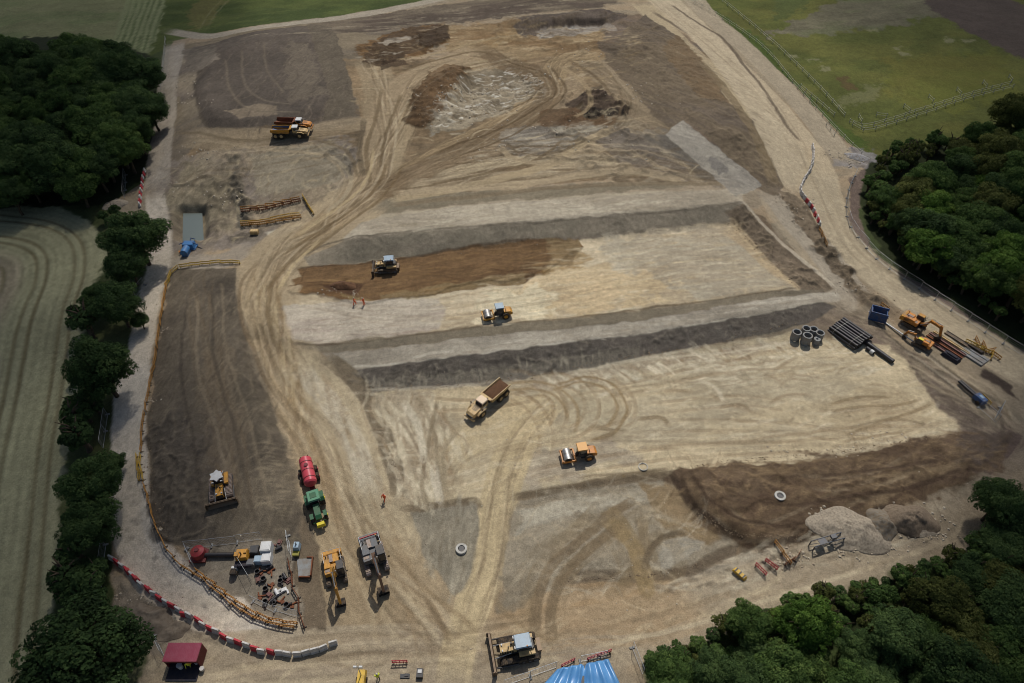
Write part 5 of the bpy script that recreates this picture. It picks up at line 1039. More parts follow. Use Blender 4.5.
t = excavator('smaller orange excavator squeezed below the trench excavator', M_org, M_ylw, M_org, M_org, scale=.62, reach=(2.2, 2.8, 4.4, 2.2), rail=False)
drop(t, 920, 345, aim((935, 352), (908, 338)))

# ------------------------------------------------------------------ tractor and tanker
t = thing('tractor', 'green farm tractor with yellow front weight pulling the red slurry tanker', 'tractor')
MB().box((.6, 0, .95), (3.4, .6, .6)).build('chassis', M_dgr, t)
MB().prism([(.5, 1.1), (2.7, 1.05), (2.8, 1.6), (2.3, 1.95), (.5, 2.1)], -.42, .42).build('bonnet', M_grn, t)
cab = MB().box((-.45, 0, 2.0), (1.6, 1.5, 1.6), top=.9).build('cab', M_gls, t)
MB().box((-.45, 0, 2.9), (1.95, 1.8, .22), top=.88).build('roof', M_gro, t); MB().box((-.45, 0, 3.03), (.9, .9, .06)).build('roof_hatch', M_grn, t)
for s in (-1, 1):
    wheel(t, -.9, s * 1.05, .98, .62, M_ylw); wheel(t, 1.95, s * .95, .72, .5, M_ylw)
    MB().prism([(-1.9, 1.5), (-1.4, 2.05), (-.4, 2.1), (0, 1.7), (-.4, 2.02), (-1.35, 1.97)], s * 1.05 - .34, s * 1.05 + .34).build('mudguard', M_grn, t)
    MB().box((2.0, s * .95, 1.5), (.9, .5, .06)).build('front_mudguard', M_grn, t)
MB().box((3.25, 0, .85), (.6, 1.2, .6), top=.85).build('front_weight', M_ylw, t)
MB().tube([(2.8, -.5, 1.0), (3.1, -.9, 1.3)], .05).tube([(2.8, .5, 1.0), (3.1, .9, 1.3)], .05).build('front_linkage', M_grn, t)
MB().cyl((.75, .55, 1.6), (.75, .55, 2.9), .06).build('exhaust', M_dgr, t)
az = aim((313.5, 488), (320, 515))
drop(t, 317.5, 509, az)
t = thing('slurry_tanker', 'red cylindrical tanker trailer hitched behind the green tractor', 'tanker')
tk = MB(); n = 20
prof = [(-2.6, .35), (-2.5, .75), (-2.3, .95), (2.1, .95), (2.35, .75), (2.45, .35)]
for (xa, ra), (xb, rb) in zip(prof[:-1], prof[1:]): tk.cyl((xa, 0, 1.75), (xb, 0, 1.75), ra, rb, n, caps=False)
tk.cyl((-2.62, 0, 1.75), (-2.6, 0, 1.75), .35, n=n).cyl((2.45, 0, 1.75), (2.47, 0, 1.75), .35, n=n).build('tank', M_red, t)
for x in (-1.4, .1, 1.5): MB().ring((x - .05, 0, 1.75), (x + .05, 0, 1.75), 1.0, .955).build('tank_band', M_drd, t)
MB().cyl((-.6, 0, 2.7), (-.6, 0, 2.86), .3).build('tank_hatch', M_drd, t)
MB().box((0, 0, .75), (5.0, .7, .25)).tube([(2.4, .3, .75), (3.7, 0, .7)], .09).tube([(2.4, -.3, .75), (3.7, 0, .7)], .09).build('chassis', M_drd, t)
for x in (-.9, .5):
    for s in (-1, 1): wheel(t, x, s * 1.15, .62, .5, M_red)
MB().cyl((-2.4, .55, 1.2), (-2.4, .55, 2.6), .07).cyl((-2.4, -.55, 1.2), (-2.4, -.55, 2.6), .07).build('rear_post', M_blk, t)
drop(t, 310.2, 478, az)
# ------------------------------------------------------------------ people
def person_mesh(pose):
    """one continuous skinned body, 1.78 m, facing +X"""
    V = []; E = []; Rr = []
    def v(p, r, par=None):
        V.append(p); Rr.append(r)
        if par is not None: E.append((par, len(V) - 1))
        return len(V) - 1
    pel = v((0, 0, .95), (.15, .12)); wa = v((0, 0, 1.12), (.135, .11), pel); ch = v((.01, 0, 1.33), (.165, .12), wa); nk = v((0, 0, 1.5), (.06, .06), ch)
    hd0 = v((.01, 0, 1.58), (.075, .075), nk); hd = v((.015, 0, 1.68), (.098, .085), hd0); v((.01, 0, 1.76), (.07, .065), hd); v((.115, 0, 1.66), (.016, .016), hd)
    st, arm = pose
    for s in (-1, 1):
        f = st * s
        hip = v((0, s * .1, .9), (.10, .095), pel); kn = v((f * .18 + .02, s * .11, .5), (.065, .06), hip); an = v((f * .26 - .03, s * .115, .09), (.045, .045), kn); v((f * .26 + .14, s * .13, .045), (.04, .035), an)
        sh = v((0, s * .2, 1.44), (.06, .06), ch); el = v((-.02 + arm[0] * .16, s * .3, 1.17), (.047, .045), sh); wr = v((.06 + arm[0] * .38, s * (.29 - arm[1] * .1), .96 + arm[0] * .25), (.03, .03), el)
        d = Vector(V[wr]) - Vector(V[el]); d.normalize(); pm = v(tuple(Vector(V[wr]) + d * .06), (.034, .02), wr)
        for i in range(4):
            a = Vector(V[pm]) + d * .05 + Vector((.03 - .02 * i, 0, 0)); k0 = v(tuple(a), (.01, .01), pm); v(tuple(a + d * (.05 - .006 * abs(i - 1)) + Vector((.012, 0, 0))), (.008, .008), k0)
        k0 = v(tuple(Vector(V[pm]) + Vector((.045, -s * .01, .0))), (.011, .011), pm); v(tuple(Vector(V[pm]) + Vector((.065, -s * .015, 0)) + d * .03), (.009, .009), k0)
    me = bpy.data.meshes.new('person'); me.from_pydata(V, E, [])
    o = bpy.data.objects.new('tmp', me); C.objects.link(o)
    o.modifiers.new('s', 'SKIN'); sk = me.skin_vertices[0].data
    for i, r in enumerate(Rr): sk[i].radius = r; sk[i].use_root = (i == 0)
    su = o.modifiers.new('u', 'SUBSURF'); su.levels = 1; su.render_levels = 1
    dg = bpy.context.evaluated_depsgraph_get(); m2 = bpy.data.meshes.new_from_object(o.evaluated_get(dg)); bpy.data.objects.remove(o)
    m2.name = 'person'; m2.polygons.foreach_set('use_smooth', [True] * len(m2.polygons))
    return m2
def garment(me, name, keep, grow, material, parent):
    bm = bmesh.new(); bm.from_mesh(me); bm.normal_update()
    for vv in bm.verts: vv.co += vv.normal * grow
    bmesh.ops.delete(bm, geom=[f for f in bm.faces if not keep(f.calc_center_median())], context='FACES')
    m = bpy.data.meshes.new(name); bm.to_mesh(m); bm.free(); m.materials.clear(); m.materials.append(material)
    o = bpy.data.objects.new(name, m); C.objects.link(o); o.parent = parent; return o
def person(label, px, py, rz, jacket, pose=(1, (.2, 0)), hat=None, group=None):
    me = person_mesh(pose); me.materials.clear(); me.materials.append(M_skin)
    p = bpy.data.objects.new('person', me); C.objects.link(p); tag(p, label, 'person', group)
    garment(me, 'jacket', lambda c: .86 < c.z < 1.53 and not (abs(c.y) > .24 and c.z < 1.0), .022, jacket, p)
    garment(me, 'trousers', lambda c: .1 < c.z < .98 and abs(c.y) < .24, .016, jacket if jacket is M_hiv else M_nvy, p)
    garment(me, 'boots', lambda c: c.z < .14, .012, M_blk, p)
    MB().add([(.115 * math.cos(a) * math.cos(b) + .012, .105 * math.sin(a) * math.cos(b), 1.70 + .13 * math.sin(b)) for b in (0, .5, 1.0, 1.45) for a in np.linspace(0, 2 * math.pi, 13)[:-1]],
             [(r * 12 + i, r * 12 + (i + 1) % 12, (r + 1) * 12 + (i + 1) % 12, (r + 1) * 12 + i) for r in range(3) for i in range(12)] + [tuple(range(36, 48))], True).build('hard_hat', hat or M_wht, p)
    drop(p, px, py, rz); return p
person('person in orange hi-vis standing left of a pair below the brown fill', 354.8, 304.6, R(20), M_hiv, (1, (.4, 0)))
person('person in orange hi-vis standing right of a pair below the brown fill', 364.2, 304.8, R(160), M_hiv, (.4, (.9, .6)))
person('lone person in red-orange hi-vis walking on the pale haul road', 384.6, 500.5, R(-100), M_hiv, (1.2, (.3, 0)), M_brr)
person('person in yellow hi-vis at the open front of the dark red store', 190.5, 667.5, R(-70), M_hiy, (.6, (.5, .2)))
person('person in yellow hi-vis standing right of the yellow lighting tower', 378.5, 679, R(120), M_hiy, (.5, (.4, .2)))

# ------------------------------------------------------------------ pipes, rings, trench gear
first = None
for i, (px, py, r, h, lab) in enumerate([(794.5, 338.5, 1.0, 2.0, 'grey concrete manhole ring, leftmost of the cluster beside the black pipes'), (804.5, 333.5, .95, 1.6, 'grey concrete manhole ring at the back middle of the cluster'),
        (812, 333.8, .95, 1.5, 'grey concrete manhole ring at the back right of the cluster'), (804.7, 343, 1.05, 2.3, 'tallest grey concrete manhole ring at the front middle of the cluster'), (817.8, 338.5, .95, 1.8, 'grey concrete manhole ring on the right of the cluster')]):
    o = MB().ring((0, 0, 0), (0, 0, h * .85), r * .84, r * .62, 24).build('manhole_ring', M_con, None); tag(o, lab, 'concrete ring', 'concrete rings beside the pipe stack'); drop(o, px, py)
o = MB().ring((0, 0, 0), (0, 0, 1.25), .6, .22, 20).build('cone_ring', M_con); tag(o, 'small grey concrete cover ring with narrow hole at the front of the cluster', 'concrete ring', 'concrete rings beside the pipe stack'); drop(o, 815.2, 343.8)
# stack of black twin wall pipes
a = Vector(at(836, 325)); b = Vector(at(862, 347)); d = (b - a); LN = d.length; ang = math.atan2(d.y, d.x)
proto = None
def pipe_obj(L, r=.28):
    b_ = MB().ring((-L / 2, 0, r), (L / 2, 0, r), r, r * .84, 14)
    for i in range(int(L / .5)): b_.ring((-L / 2 + .25 + i * .5, 0, r), (-L / 2 + .35 + i * .5, 0, r), r + .02, r - .01, 14)
    b_.ring((L / 2 - .3, 0, r), (L / 2, 0, r), r + .05, r - .01, 14)
    return b_.build('drainage_pipe', M_pip)
proto = None; cnt = 0
for layer in range(2):
    for i in range(8 - layer):
        if proto is None: o = proto = pipe_obj(6.0)
        else: o = proto.copy(); C.objects.link(o)
        off = (i - 3.5 + layer * .5) * .62
        cxp, cyp = (Vector(at(849, 335)) + Vector((-math.sin(ang), math.cos(ang))) * off)
        o.location = (cxp + rng.uniform(-.15, .15), cyp, gz(cxp, cyp) + layer * .53 + .05); o.rotation_euler = (0, 0, ang)
        tag(o, 'black plastic drainage pipe in the strapped stack right of the concrete rings' if layer == 0 else 'black plastic drainage pipe lying in the top layer of the strapped stack', 'pipe', 'black pipes in the strapped stack' if layer == 0 else 'black pipes in the top layer of the stack')
        cnt += 1
for k_, f in enumerate((-.45, .45)):
    cxp, cyp = Vector(at(849, 335)); dx, dy = math.cos(ang), math.sin(ang)
    o = MB().tube([(0, -2.6, .05), (0, -2.6, .7), (0, -2.2, 1.2), (0, 2.2, 1.2), (0, 2.6, .7), (0, 2.6, .05)], .035).build('lashing', M_wod)
    tag(o, ['pale strapping frame over the far end of the black pipe stack', 'pale strapping frame over the near end of the black pipe stack'][k_], 'strapping frame'); o.location = (cxp + dx * f * 4, cyp + dy * f * 4, gz(cxp, cyp)); o.rotation_euler = (0, 0, ang)
o = pipe_obj(6.4, .42); tag(o, 'single large black pipe lying beyond the near end of the pipe stack', 'pipe'); drop(o, 877, 352.5, aim((868, 345), (888, 360)))
t = thing('pipe_fitting', 'short black and white pipe fitting beside the single large pipe', 'pipe fitting')
MB().ring((-.8, 0, .35), (.8, 0, .35), .36, .28).build('barrel', M_pip, t); MB().ring((.1, 0, .35), (.75, 0, .35), .4, .37).build('collar', M_wht, t)
drop(t, 869.5, 352, aim((866, 348), (874, 354)))
def trench_box(label, m, px, py, rz, L=2.6, W=2.2, H=2.0):
    t = thing('trench_box', label, 'trench box')
    for s in (-1, 1):
        b_ = MB().box((0, s * W / 2, H / 2), (L, .12, H))
        for i in range(5): b_.box((-L / 2 + .1 + i * (L - .2) / 4, s * (W / 2 + .09), H / 2), (.1, .06, H))
        b_.build('side_panel', m, t)
    for x in (-L / 2 + .2, L / 2 - .2):
        for z in (.5, H - .4): MB().cyl((x, -W / 2, z), (x, W / 2, z), .09, n=8).build('strut', m, t)
    MB().box((-L / 2, 0, H / 2), (.1, W, H)).build('end_panel', m, t)
    return drop(t, px, py, rz)
trench_box('blue steel trench box open at the top near the road junction', M_blu, 877, 318, R(-25), 3.0, 2.0, 2.0)
o = MB().cyl((-5, 0, .12), (5, 0, .12), .12, n=10).build('steel_pole', M_gal); tag(o, 'long pale steel pole lying from the blue trench box', 'pole'); drop(o, 889, 326.5, aim((879, 318), (899, 333)), .1)
ta = aim((932, 335), (965, 357))
for i, (px, py, L, w, mm, lab) in enumerate([(940, 349, 6.5, .5, M_mar, 'long maroon trench sheet lying nearest the small orange excavator'), (944, 347, 7, .45, M_rst, 'long rusty trench sheet between the maroon ones'), (947, 344.5, 7, .5, M_mar, 'long maroon trench sheet beside the rusty one'), (951, 343, 7, .4, M_tan, 'long sandy coloured sheet on the far side of the trench sheets'), (958, 340.5, 5, .9, M_trk, 'dark steel plate lying along the haul road edge')]):
    o = MB().prism([(-L / 2, 0), (L / 2, 0), (L / 2, .12), (-L / 2, .12)], -w / 2, w / 2).box((0, -w / 2, .12), (L, .06, .2)).box((0, w / 2, .12), (L, .06, .2)).build('trench_sheet', mm); tag(o, lab, 'steel sheet', 'steel sheets beside the trench'); drop(o, px, py, ta, .1)
o = MB().box((0, 0, .35), (3.2, 1.3, .7), top=.8).box((0, 0, .8), (1.8, .6, .25)).build('pump_skid', M_nvy); tag(o, 'dark blue pump skid at the near end of the trench sheets', 'pump'); drop(o, 950.5, 358, ta)
o = MB().box((0, 0, .15), (4.2, 2.6, .3)).box((0, .6, .36), (3.9, .2, .12)).box((0, -.6, .36), (3.9, .2, .12)).build('concrete_slab', M_con); tag(o, 'pale grey concrete slab lying at the end of the trench sheets', 'slab'); drop(o, 974, 356, ta)
o = MB().box((0, 0, .3), (3.0, .8, .6), top=.8).build('steel_skip', M_blk); tag(o, 'black steel trough behind the pale concrete slab', 'trough'); drop(o, 975, 350, ta)
for i, (px, py, sx) in enumerate([(885, 322, 0), (968, 382, 0)]): pass
t = thing('pump_unit', 'small dark blue pump on the muddy track near the right edge', 'pump')
MB().box((0, 0, .7), (2.0, 1.2, .9), top=.9).build('housing', M_blu, t); MB().cyl((-.9, 0, .5), (-4.5, .1, .4), .22, n=10).cyl((-.9, .5, .4), (-4.5, .6, .3), .22, n=10).build('suction_pipe', M_pip, t)
for s in (-1, 1): MB().cyl((.3, s * .7, .35), (.3, s * .85, .35), .35, n=12).build('wheel', M_blk, t)
MB().box((0, 0, 1.2), (.7, .5, .15)).build('lid', M_lbl, t); drop(t, 978, 402, aim((962, 388), (980, 404)))
# manhole covers set in platforms
for px, py, lab in [(461.5, 549.5, 'white concrete manhole ring with dark opening on the grey pad left of the sand road'), (779.5, 497, 'white concrete manhole ring with dark opening in the brown soil patch')]:
    t = thing('manhole', lab, 'manhole'); MB().ring((0, 0, -.3), (0, 0, .35), .82, .5, 24).build('ring', M_cnl, t); MB().box((0, 0, .2), (.8, .8, .1)).build('cover', M_dgr, t); drop(t, px, py)
t = thing('stake_marker', 'small pale ring with a stake on the lower platform below the roller', 'marker'); MB().ring((0, 0, 0), (0, 0, .12), .75, .62, 18).build('ring', M_cnl, t); MB().cyl((0, .6, 0), (0, .6, .7), .03).build('stake', M_wod, t); drop(t, 643, 467)
# pond, blue pump
pm_ = bpy.data.materials.new('pond_water'); pm_.use_nodes = True; pb = pm_.node_tree.nodes['Principled BSDF']; pb.inputs['Base Color'].default_value = (*lin((118, 126, 118)), 1); pb.inputs['Roughness'].default_value = .12; pb.inputs['Specular IOR Level'].default_value = .5
nn = pm_.node_tree.nodes.new('ShaderNodeTexNoise'); nn.inputs['Scale'].default_value = 30; bb = pm_.node_tree.nodes.new('ShaderNodeBump'); bb.inputs['Strength'].default_value = .15; pm_.node_tree.links.new(nn.outputs[0], bb.inputs['Height']); pm_.node_tree.links.new(bb.outputs[0], pb.inputs['Normal'])
o = MB().add([(x, y, POND_Z) for x, y in POND], [(3, 2, 1, 0)]).build('pond_water', pm_); tag(o, kind='structure')
t = thing('water_pump', 'bright blue pump and tank unit at the near edge of the settling pond', 'pump')
MB().box((0, .7, .9), (2.4, 1.6, 1.0), top=.85).box((0, .7, .25), (2.8, 1.9, .2)).build('housing', M_cyn, t); MB().cyl((0, -2.4, 1.0), (0, -.5, 1.0), .72, n=16).box((0, -1.4, .3), (1.2, 1.8, .4)).build('tank', M_cyn, t)
MB().tube([(-.9, .7, 1.4), (-1.9, .5, 1.1)], .1).tube([(.9, .7, 1.4), (1.9, .5, 1.1)], .1).tube([(0, 1.4, .8), (0, 2.4, 1.3), (.2, 3.4, .3)], .1).build('arm', M_blu, t)
drop(t, 189, 250, R(0))
o = MB().tube([(0, 0, .2), (2.0, -1.2, .15), (4, -2.0, .12), (6, -1.9, .12), (7.6, -1.3, .1)], .13, 8).build('rubber_hose', M_pip); tag(o, 'black rubber hose curving right from the blue pump', 'hose'); drop(o, 195, 246)
t = thing('hazard_light', 'small orange lamp beside the blue pump', 'lamp'); MB().cyl((0, 0, 0), (0, 0, .5), .12).build('post', M_dgr, t); MB().cyl((0, 0, .5), (0, 0, .8), .2).build('lamp_head', M_org, t); drop(t, 180.5, 254)
o = MB().box((0, 0, .4), (1.6, 1.0, .7)).box((0, 0, .8), (1.4, .8, .1)).build('brick_pallet', M_tan); tag(o, 'small sandy pallet stack near the timber barrier enclosure', 'pallet'); drop(o, 255, 234)

# ------------------------------------------------------------------ barriers
def along(px, step, start=0, world_off=0):
    pts = spline([at(x, y) for x, y in px], 8); out = []; acc = start; tot = 0
    for a, b in zip(pts[:-1], pts[1:]):
        a = Vector(a); b = Vector(b); L = (b - a).length
        while acc <= tot + L:
            f = (acc - tot) / L; p = a.lerp(b, f); out.append((p.x, p.y, math.atan2(b.y - a.y, b.x - a.x))); acc += step
        tot += L
    return out
def wb_mesh(m):
    b = MB(); b.prism([(-.5, 0), (.5, 0), (.5, .3), (-.5, .3)], -.28, .28); b.box((0, 0, .65), (1.02, .42, .7), top=1, topy=.6); b.box((0, 0, 1.02), (.9, .2, .08)); return b.build('water_barrier', m)
protos = {}
def water_barrier(x, y, a, colr, label, group, s=1.0):
    if colr not in protos: o = protos[colr] = wb_mesh(M_brr if colr == 'red' else M_brw)
    else: o = protos[colr].copy(); C.objects.link(o)
    x += rng.normal(0, .07); y += rng.normal(0, .07); o.location = (x, y, gz(x, y)); o.rotation_euler = (rng.normal(0, .02), 0, a + rng.normal(0, .09)); o.scale = (s, s, s); tag(o, label, 'barrier', group)
pts = along([(113, 560), (122, 567), (131, 574), (139, 583), (150, 592), (164, 602), (182, 613), (200, 624), (218, 634), (236, 643), (262, 651), (286, 655), (310, 653), (334, 645)], 1.12)
n = len(pts); ncol = next(i for i, p in enumerate(pts) if p[0] > at(278, 653)[0])
for i, (x, y, a) in enumerate(pts):
    if i < ncol: c_ = 'red' if i % 2 else 'white'; water_barrier(x, y, a, c_, '%s water filled barrier in the red and white line curving above the dark red store' % c_, '%s barriers in the long curved line' % c_)
    else: water_barrier(x, y, a, 'white', 'plain white barrier at the all white right end of the curved line', 'white barriers at the end of the curved line')
pts = along([(812, 147), (813, 155), (811, 168), (806, 176), (801, 186), (801, 194), (804, 198)], 1.12)
for x, y, a in pts: water_barrier(x, y, a, 'white', 'white barrier in the snaking line along the upper right haul road', 'white barriers beside the right haul road', .9)
pts = along([(804, 199), (809, 205), (814, 213), (817, 221), (820, 229)], 1.12)
for i, (x, y, a) in enumerate(pts): c_ = 'red' if i % 2 else 'white'; water_barrier(x, y, a, c_, '%s barrier in the short red and white line on the right haul road' % c_, '%s barriers beside the right haul road' % c_, .9)
pts = along([(145, 172), (142, 186), (140, 207)], 1.3)
for i, (x, y, a) in enumerate(pts): c_ = 'red' if i % 2 else 'white'; water_barrier(x, y, a, c_, '%s barrier in the line on the road by the top left wood' % c_, '%s barriers by the top left wood' % c_, .9)

def panel_barrier(m, feetm, L=2.0, H=1.0):
    t = bpy.data.objects.new('pedestrian_barrier', None); C.objects.link(t)
    b = MB().box((0, 0, H - .1), (L, .06, .2)).box((0, 0, .35), (L, .06, .18))
    for i in range(5): b.box((-L / 2 + .1 + i * (L - .2) / 4, 0, H / 2 + .05), (.09, .05, H - .1))
    b.build('panel', m, t)
    for s in (-1, 1): MB().box((s * L * .38, 0, .05), (.12, .6, .1)).box((s * L * .38, 0, .2), (.1, .1, .3)).build('foot', feetm, t)
    return t
pbp = {}
def pbar(x, y, a, kind, label, group):
    if kind not in pbp: o = pbp[kind] = panel_barrier({'o': M_bro, 'y': M_bry, 'r': M_brr, 'n': M_rst}[kind], M_trk)
    else: o = copy_tree(pbp[kind])
    o.location = (x, y, gz(x, y)); o.rotation_euler = (0, 0, a); tag(o, label, 'barrier', group)
def pline(px, kind, label, group, step=2.05, off=0, jit=.1):
    for x, y, a in along(px, step):
        pbar(x - math.sin(a) * off, y + math.cos(a) * off, a + rng.normal(0, jit), kind, label, group)
pline([(236, 264), (215, 264), (195, 266), (180, 269), (172, 275), (168, 285)], 'y', 'yellow barrier along the far end of the dark topsoil block', 'yellow barriers round the topsoil block')
pline([(167, 288), (163, 310), (159, 335), (156, 360), (151, 385), (147, 405), (143, 430), (142, 455)], 'o', 'orange barrier along the upper left edge of the dark topsoil block', 'orange barriers beside the left haul road')
pline([(138, 461), (139, 470), (142, 484)], 'y', 'bright yellow barrier in the short double row beside the left haul road', 'bright yellow barriers by the left road', 1.6)
pline([(141, 461), (142, 470), (145, 484)], 'y', 'bright yellow barrier in the short double row beside the left haul road', 'bright yellow barriers by the left road', 1.6)
pline([(146, 490), (152, 510), (158, 530), (168, 550), (180, 565), (196, 575)], 'o', 'orange barrier curving round the near left end of the dark topsoil block', 'orange barriers curving to the compound', 2.0)
pline([(198, 577), (212, 588), (230, 603), (250, 616), (270, 624), (290, 628), (302, 628)], 'o', 'orange barrier in the row edging the fenced compound', 'orange barriers edging the compound', 1.9)
pline([(201, 574), (216, 586), (234, 600), (252, 612), (272, 620), (290, 624), (302, 624)], 'o', 'orange barrier in the row edging the fenced compound', 'orange barriers edging the compound', 1.9)
pline([(303, 622), (299, 605), (295, 590), (291, 572), (288, 558)], 'n', 'brown faded barrier along the right side of the compound', 'brown barriers right of the compound', 2.0)
pline([(246, 211), (262, 209), (280, 205), (303, 199)], 'o', 'orange barrier on the far side of the small fenced pit', 'orange barriers on the far side of the pit', 1.8)
pline([(246, 213), (262, 211), (280, 207), (303, 201)], 'n', 'brown barrier on the far side of the small fenced pit', 'brown barriers on the far side of the pit', 2.2)
pline([(246, 227), (262, 225), (280, 222), (300, 218)], 'o', 'orange barrier on the near side of the small fenced pit', 'orange barriers on the near side of the pit', 1.8)
pline([(246, 225), (262, 223), (280, 219), (302, 215)], 'y', 'yellow barrier on the near side of the small fenced pit', 'yellow barriers on the near side of the pit', 2.1)
pline([(304, 199), (308, 206), (313, 214)], 'y', 'yellow barrier closing the right end of the small fenced pit', 'yellow barriers closing the pit', 1.1)
pline([(970, 345), (985, 352), (996, 362)], 'y', 'yellow barrier lying in the jumble behind the pale slab', 'yellow barriers behind the slab', 1.3, jit=.6)
pline([(976, 343), (990, 352), (998, 360)], 'o', 'orange barrier lying in the jumble behind the pale slab', 'orange barriers behind the slab', 1.3, jit=.8)
pline([(820, 233), (824, 242), (828, 250)], 'o', 'orange barrier at the lower end of the short red and white line', 'orange barriers on the right haul road', 1.8)
pline([(884, 309), (890, 312)], 'o', 'orange barrier lying by the blue trench box', 'orange barriers by the trench box', 1.6, jit=.5)
pline([(985, 402), (990, 408)], 'y', 'yellow barrier beside the small dark blue pump', 'yellow barriers by the small pump', 1.4)
pline([(400, 663), (415, 662)], 'r', 'red barrier of the pair standing alone near the bottom edge', 'red barriers near the bottom edge', 1.9)
pline([(568, 664), (578, 661)], 'r', 'red barrier left of the gap behind the blue sheeting', 'red barriers behind the blue sheeting left', 1.4)
pline([(594, 658), (606, 654)], 'r', 'red barrier right of the gap behind the blue sheeting', 'red barriers behind the blue sheeting right', 1.4)
pline([(778, 549), (783, 556), (788, 563)], 'o', 'orange barrier standing left of the steel frame by the gravel heaps', 'orange barriers by the gravel heaps', 1.7)
pline([(789, 563), (795, 559), (799, 555)], 'n', 'rusty barrier right of the orange ones by the gravel heaps', 'rusty barriers by the gravel heaps', 1.5)
pline([(760, 571), (766, 567), (774, 566)], 'r', 'faded red barrier fallen beside the bottom haul road', 'fallen red barriers', 1.7, jit=.7)

# ------------------------------------------------------------------ mesh fences
hp = {}
def heras(m, L=3.4, H=2.0):
    b = MB().tube([(-L / 2, 0, .1), (-L / 2, 0, H), (L / 2, 0, H), (L / 2, 0, .1), (-L / 2, 0, .15)], .028, 5)
    for i in range(1, 18): x = -L / 2 + L * i / 18; b.tube([(x, 0, .15), (x, 0, H)], .006, 3)
    for i in range(1, 5): z = H * i / 5; b.tube([(-L / 2, 0, z), (L / 2, 0, z)], .006, 3)
    return b.build('fence_panel', m)
def fence_run(px, label, L=3.45, H=2.0, blocks=M_con):
    pts = along(px, L)
    x0, y0, a0 = pts[0]; t = thing('mesh_fence', label, 'fence', (x0, y0, gz(x0, y0)))
    for i, (x, y, a) in enumerate(pts[:-1] if len(pts) > 2 else pts[:1]):
        if 'p' not in hp:
            o = hp['p'] = heras(M_gal); f = hp['f'] = MB().box((0, 0, .08), (.25, .7, .16)).build('fence_foot', M_con)
        else:
            o = hp['p'].copy(); C.objects.link(o); f = hp['f'].copy(); C.objects.link(f)
        mx, my = x + math.cos(a) * L / 2, y + math.sin(a) * L / 2
        o.parent = t; o.location = (mx - x0, my - y0, gz(mx, my) - t.location.z); o.rotation_euler = (0, 0, a)
        f.parent = t; f.location = (x - x0, y - y0, gz(x, y) - t.location.z); f.rotation_euler = (0, 0, a)
    return t
fence_run([(855, 176), (848, 192), (846, 210), (850, 225), (860, 240), (880, 262), (920, 290), (960, 316), (1000, 342), (1030, 360)], 'long galvanised mesh fence along the right haul road in front of the wood')
fence_run([(126, 175), (125, 205)], 'short mesh fence on the bank between the top left wood and the road')
fence_run([(145, 285), (134, 300), (131, 310)], 'mesh fence glimpsed behind the left hedgerow between the upper trees')
fence_run([(108, 415), (104, 445), (104, 452)], 'thin mesh fence behind the hedgerow trees at mid height')
fence_run([(106, 545), (103, 575), (102, 605)], 'mesh fence behind the lowest hedgerow trees by the red barriers')
fence_run([(187, 549), (215, 546), (250, 541), (286, 537)], 'mesh fence along the far side of the compound behind the red tank')
fence_run([(187, 549), (192, 560), (198, 566)], 'mesh fence angled at the left tip of the compound')
fence_run([(240, 563), (248, 577), (253, 600)], 'mesh fence dividing the compound in the middle')
fence_run([(253, 602), (270, 610), (302, 617)], 'mesh fence along the near side of the compound')
fence_run([(288, 536), (292, 560)], 'mesh fence at the far right corner of the compound')
fence_run([(504, 686), (530, 677), (558, 667)], 'mesh fence at the bottom edge left of the blue sheeting')
fence_run([(632, 648), (640, 668), (648, 690)], 'mesh fence between the blue sheeting and the bottom wood')
fence_run([(580, 662), (600, 658), (630, 652)], 'mesh fence behind the blue sheeting')
fence_run([(155, 636), (160, 648), (158, 670)], 'mesh fence left of the dark red store')
fence_run([(1000, 408), (994, 420), (988, 430)], 'short galvanised mesh fence standing beyond the small blue pump')
fence_run([(978, 408), (992, 420)], 'short mesh fence running from the small blue pump')
# field fences of timber
def post_fence(px, label, step=3.6, H=1.2, rails=(.5, 1.05)):
    pts = along(px, step); x0, y0, _a = pts[0]; t = thing('timber_fence', label, 'fence', (x0, y0, gz(x0, y0)))
    zs = [gz(x, y) - t.location.z for x, y, a in pts]; pc = None
    for i, (x, y, a) in enumerate(pts):
        if pc is None: o = pc = MB().box((0, 0, H / 2), (.12, .12, H)).build('post', M_wod, t)
        else: o = pc.copy(); C.objects.link(o); o.parent = t
        o.location = (x - x0, y - y0, zs[i])
    for h in rails: MB().tube([(x - x0, y - y0, zs[i] + h) for i, (x, y, a) in enumerate(pts)], .036, 4).build('rail', M_wod, t)
    return t
post_fence([(688, 0), (720, 18), (764, 50), (800, 92), (840, 135), (868, 162)], 'timber fence along the grass edge above the right haul road')
post_fence([(712, -6), (764, 36), (790, 60), (822, 92), (849, 122)], 'second timber fence running parallel farther into the grass')
post_fence([(849, 123), (862, 128), (890, 121), (930, 108), (965, 97), (1012, 84)], 'timber fence crossing the grass field towards the right edge')
post_fence([(852, 126), (864, 132), (892, 125), (932, 112), (967, 100), (1014, 88)], 'second timber fence just in front crossing the grass field')
for i, (a, b, c_) in enumerate([((858, 118), (863, 126), ''), ((903, 108), (911, 114), ''), ((928, 98), (936, 106), ''), ((956, 91), (962, 98), ''), ((982, 84), (988, 91), ''), ((1008, 78), (1014, 86), ''), ((876, 116), (890, 118), ''), ((800, 88), (836, 118), ''), ((826, 126), (838, 142), '')]):
    post_fence([a, b], ['short fence stub at the corner of the two field fences', 'short fence stub second along the crossing field fence', 'short fence stub third along the crossing field fence', 'short fence stub fourth along the crossing field fence', 'short fence stub fifth along the crossing field fence', 'short fence stub at the right edge of the grass field', 'short double rail just right of the fence corner', 'timber rail run between the two parallel fences', 'timber rail leaning at the field corner near the pale rubble'][i], 2.5)
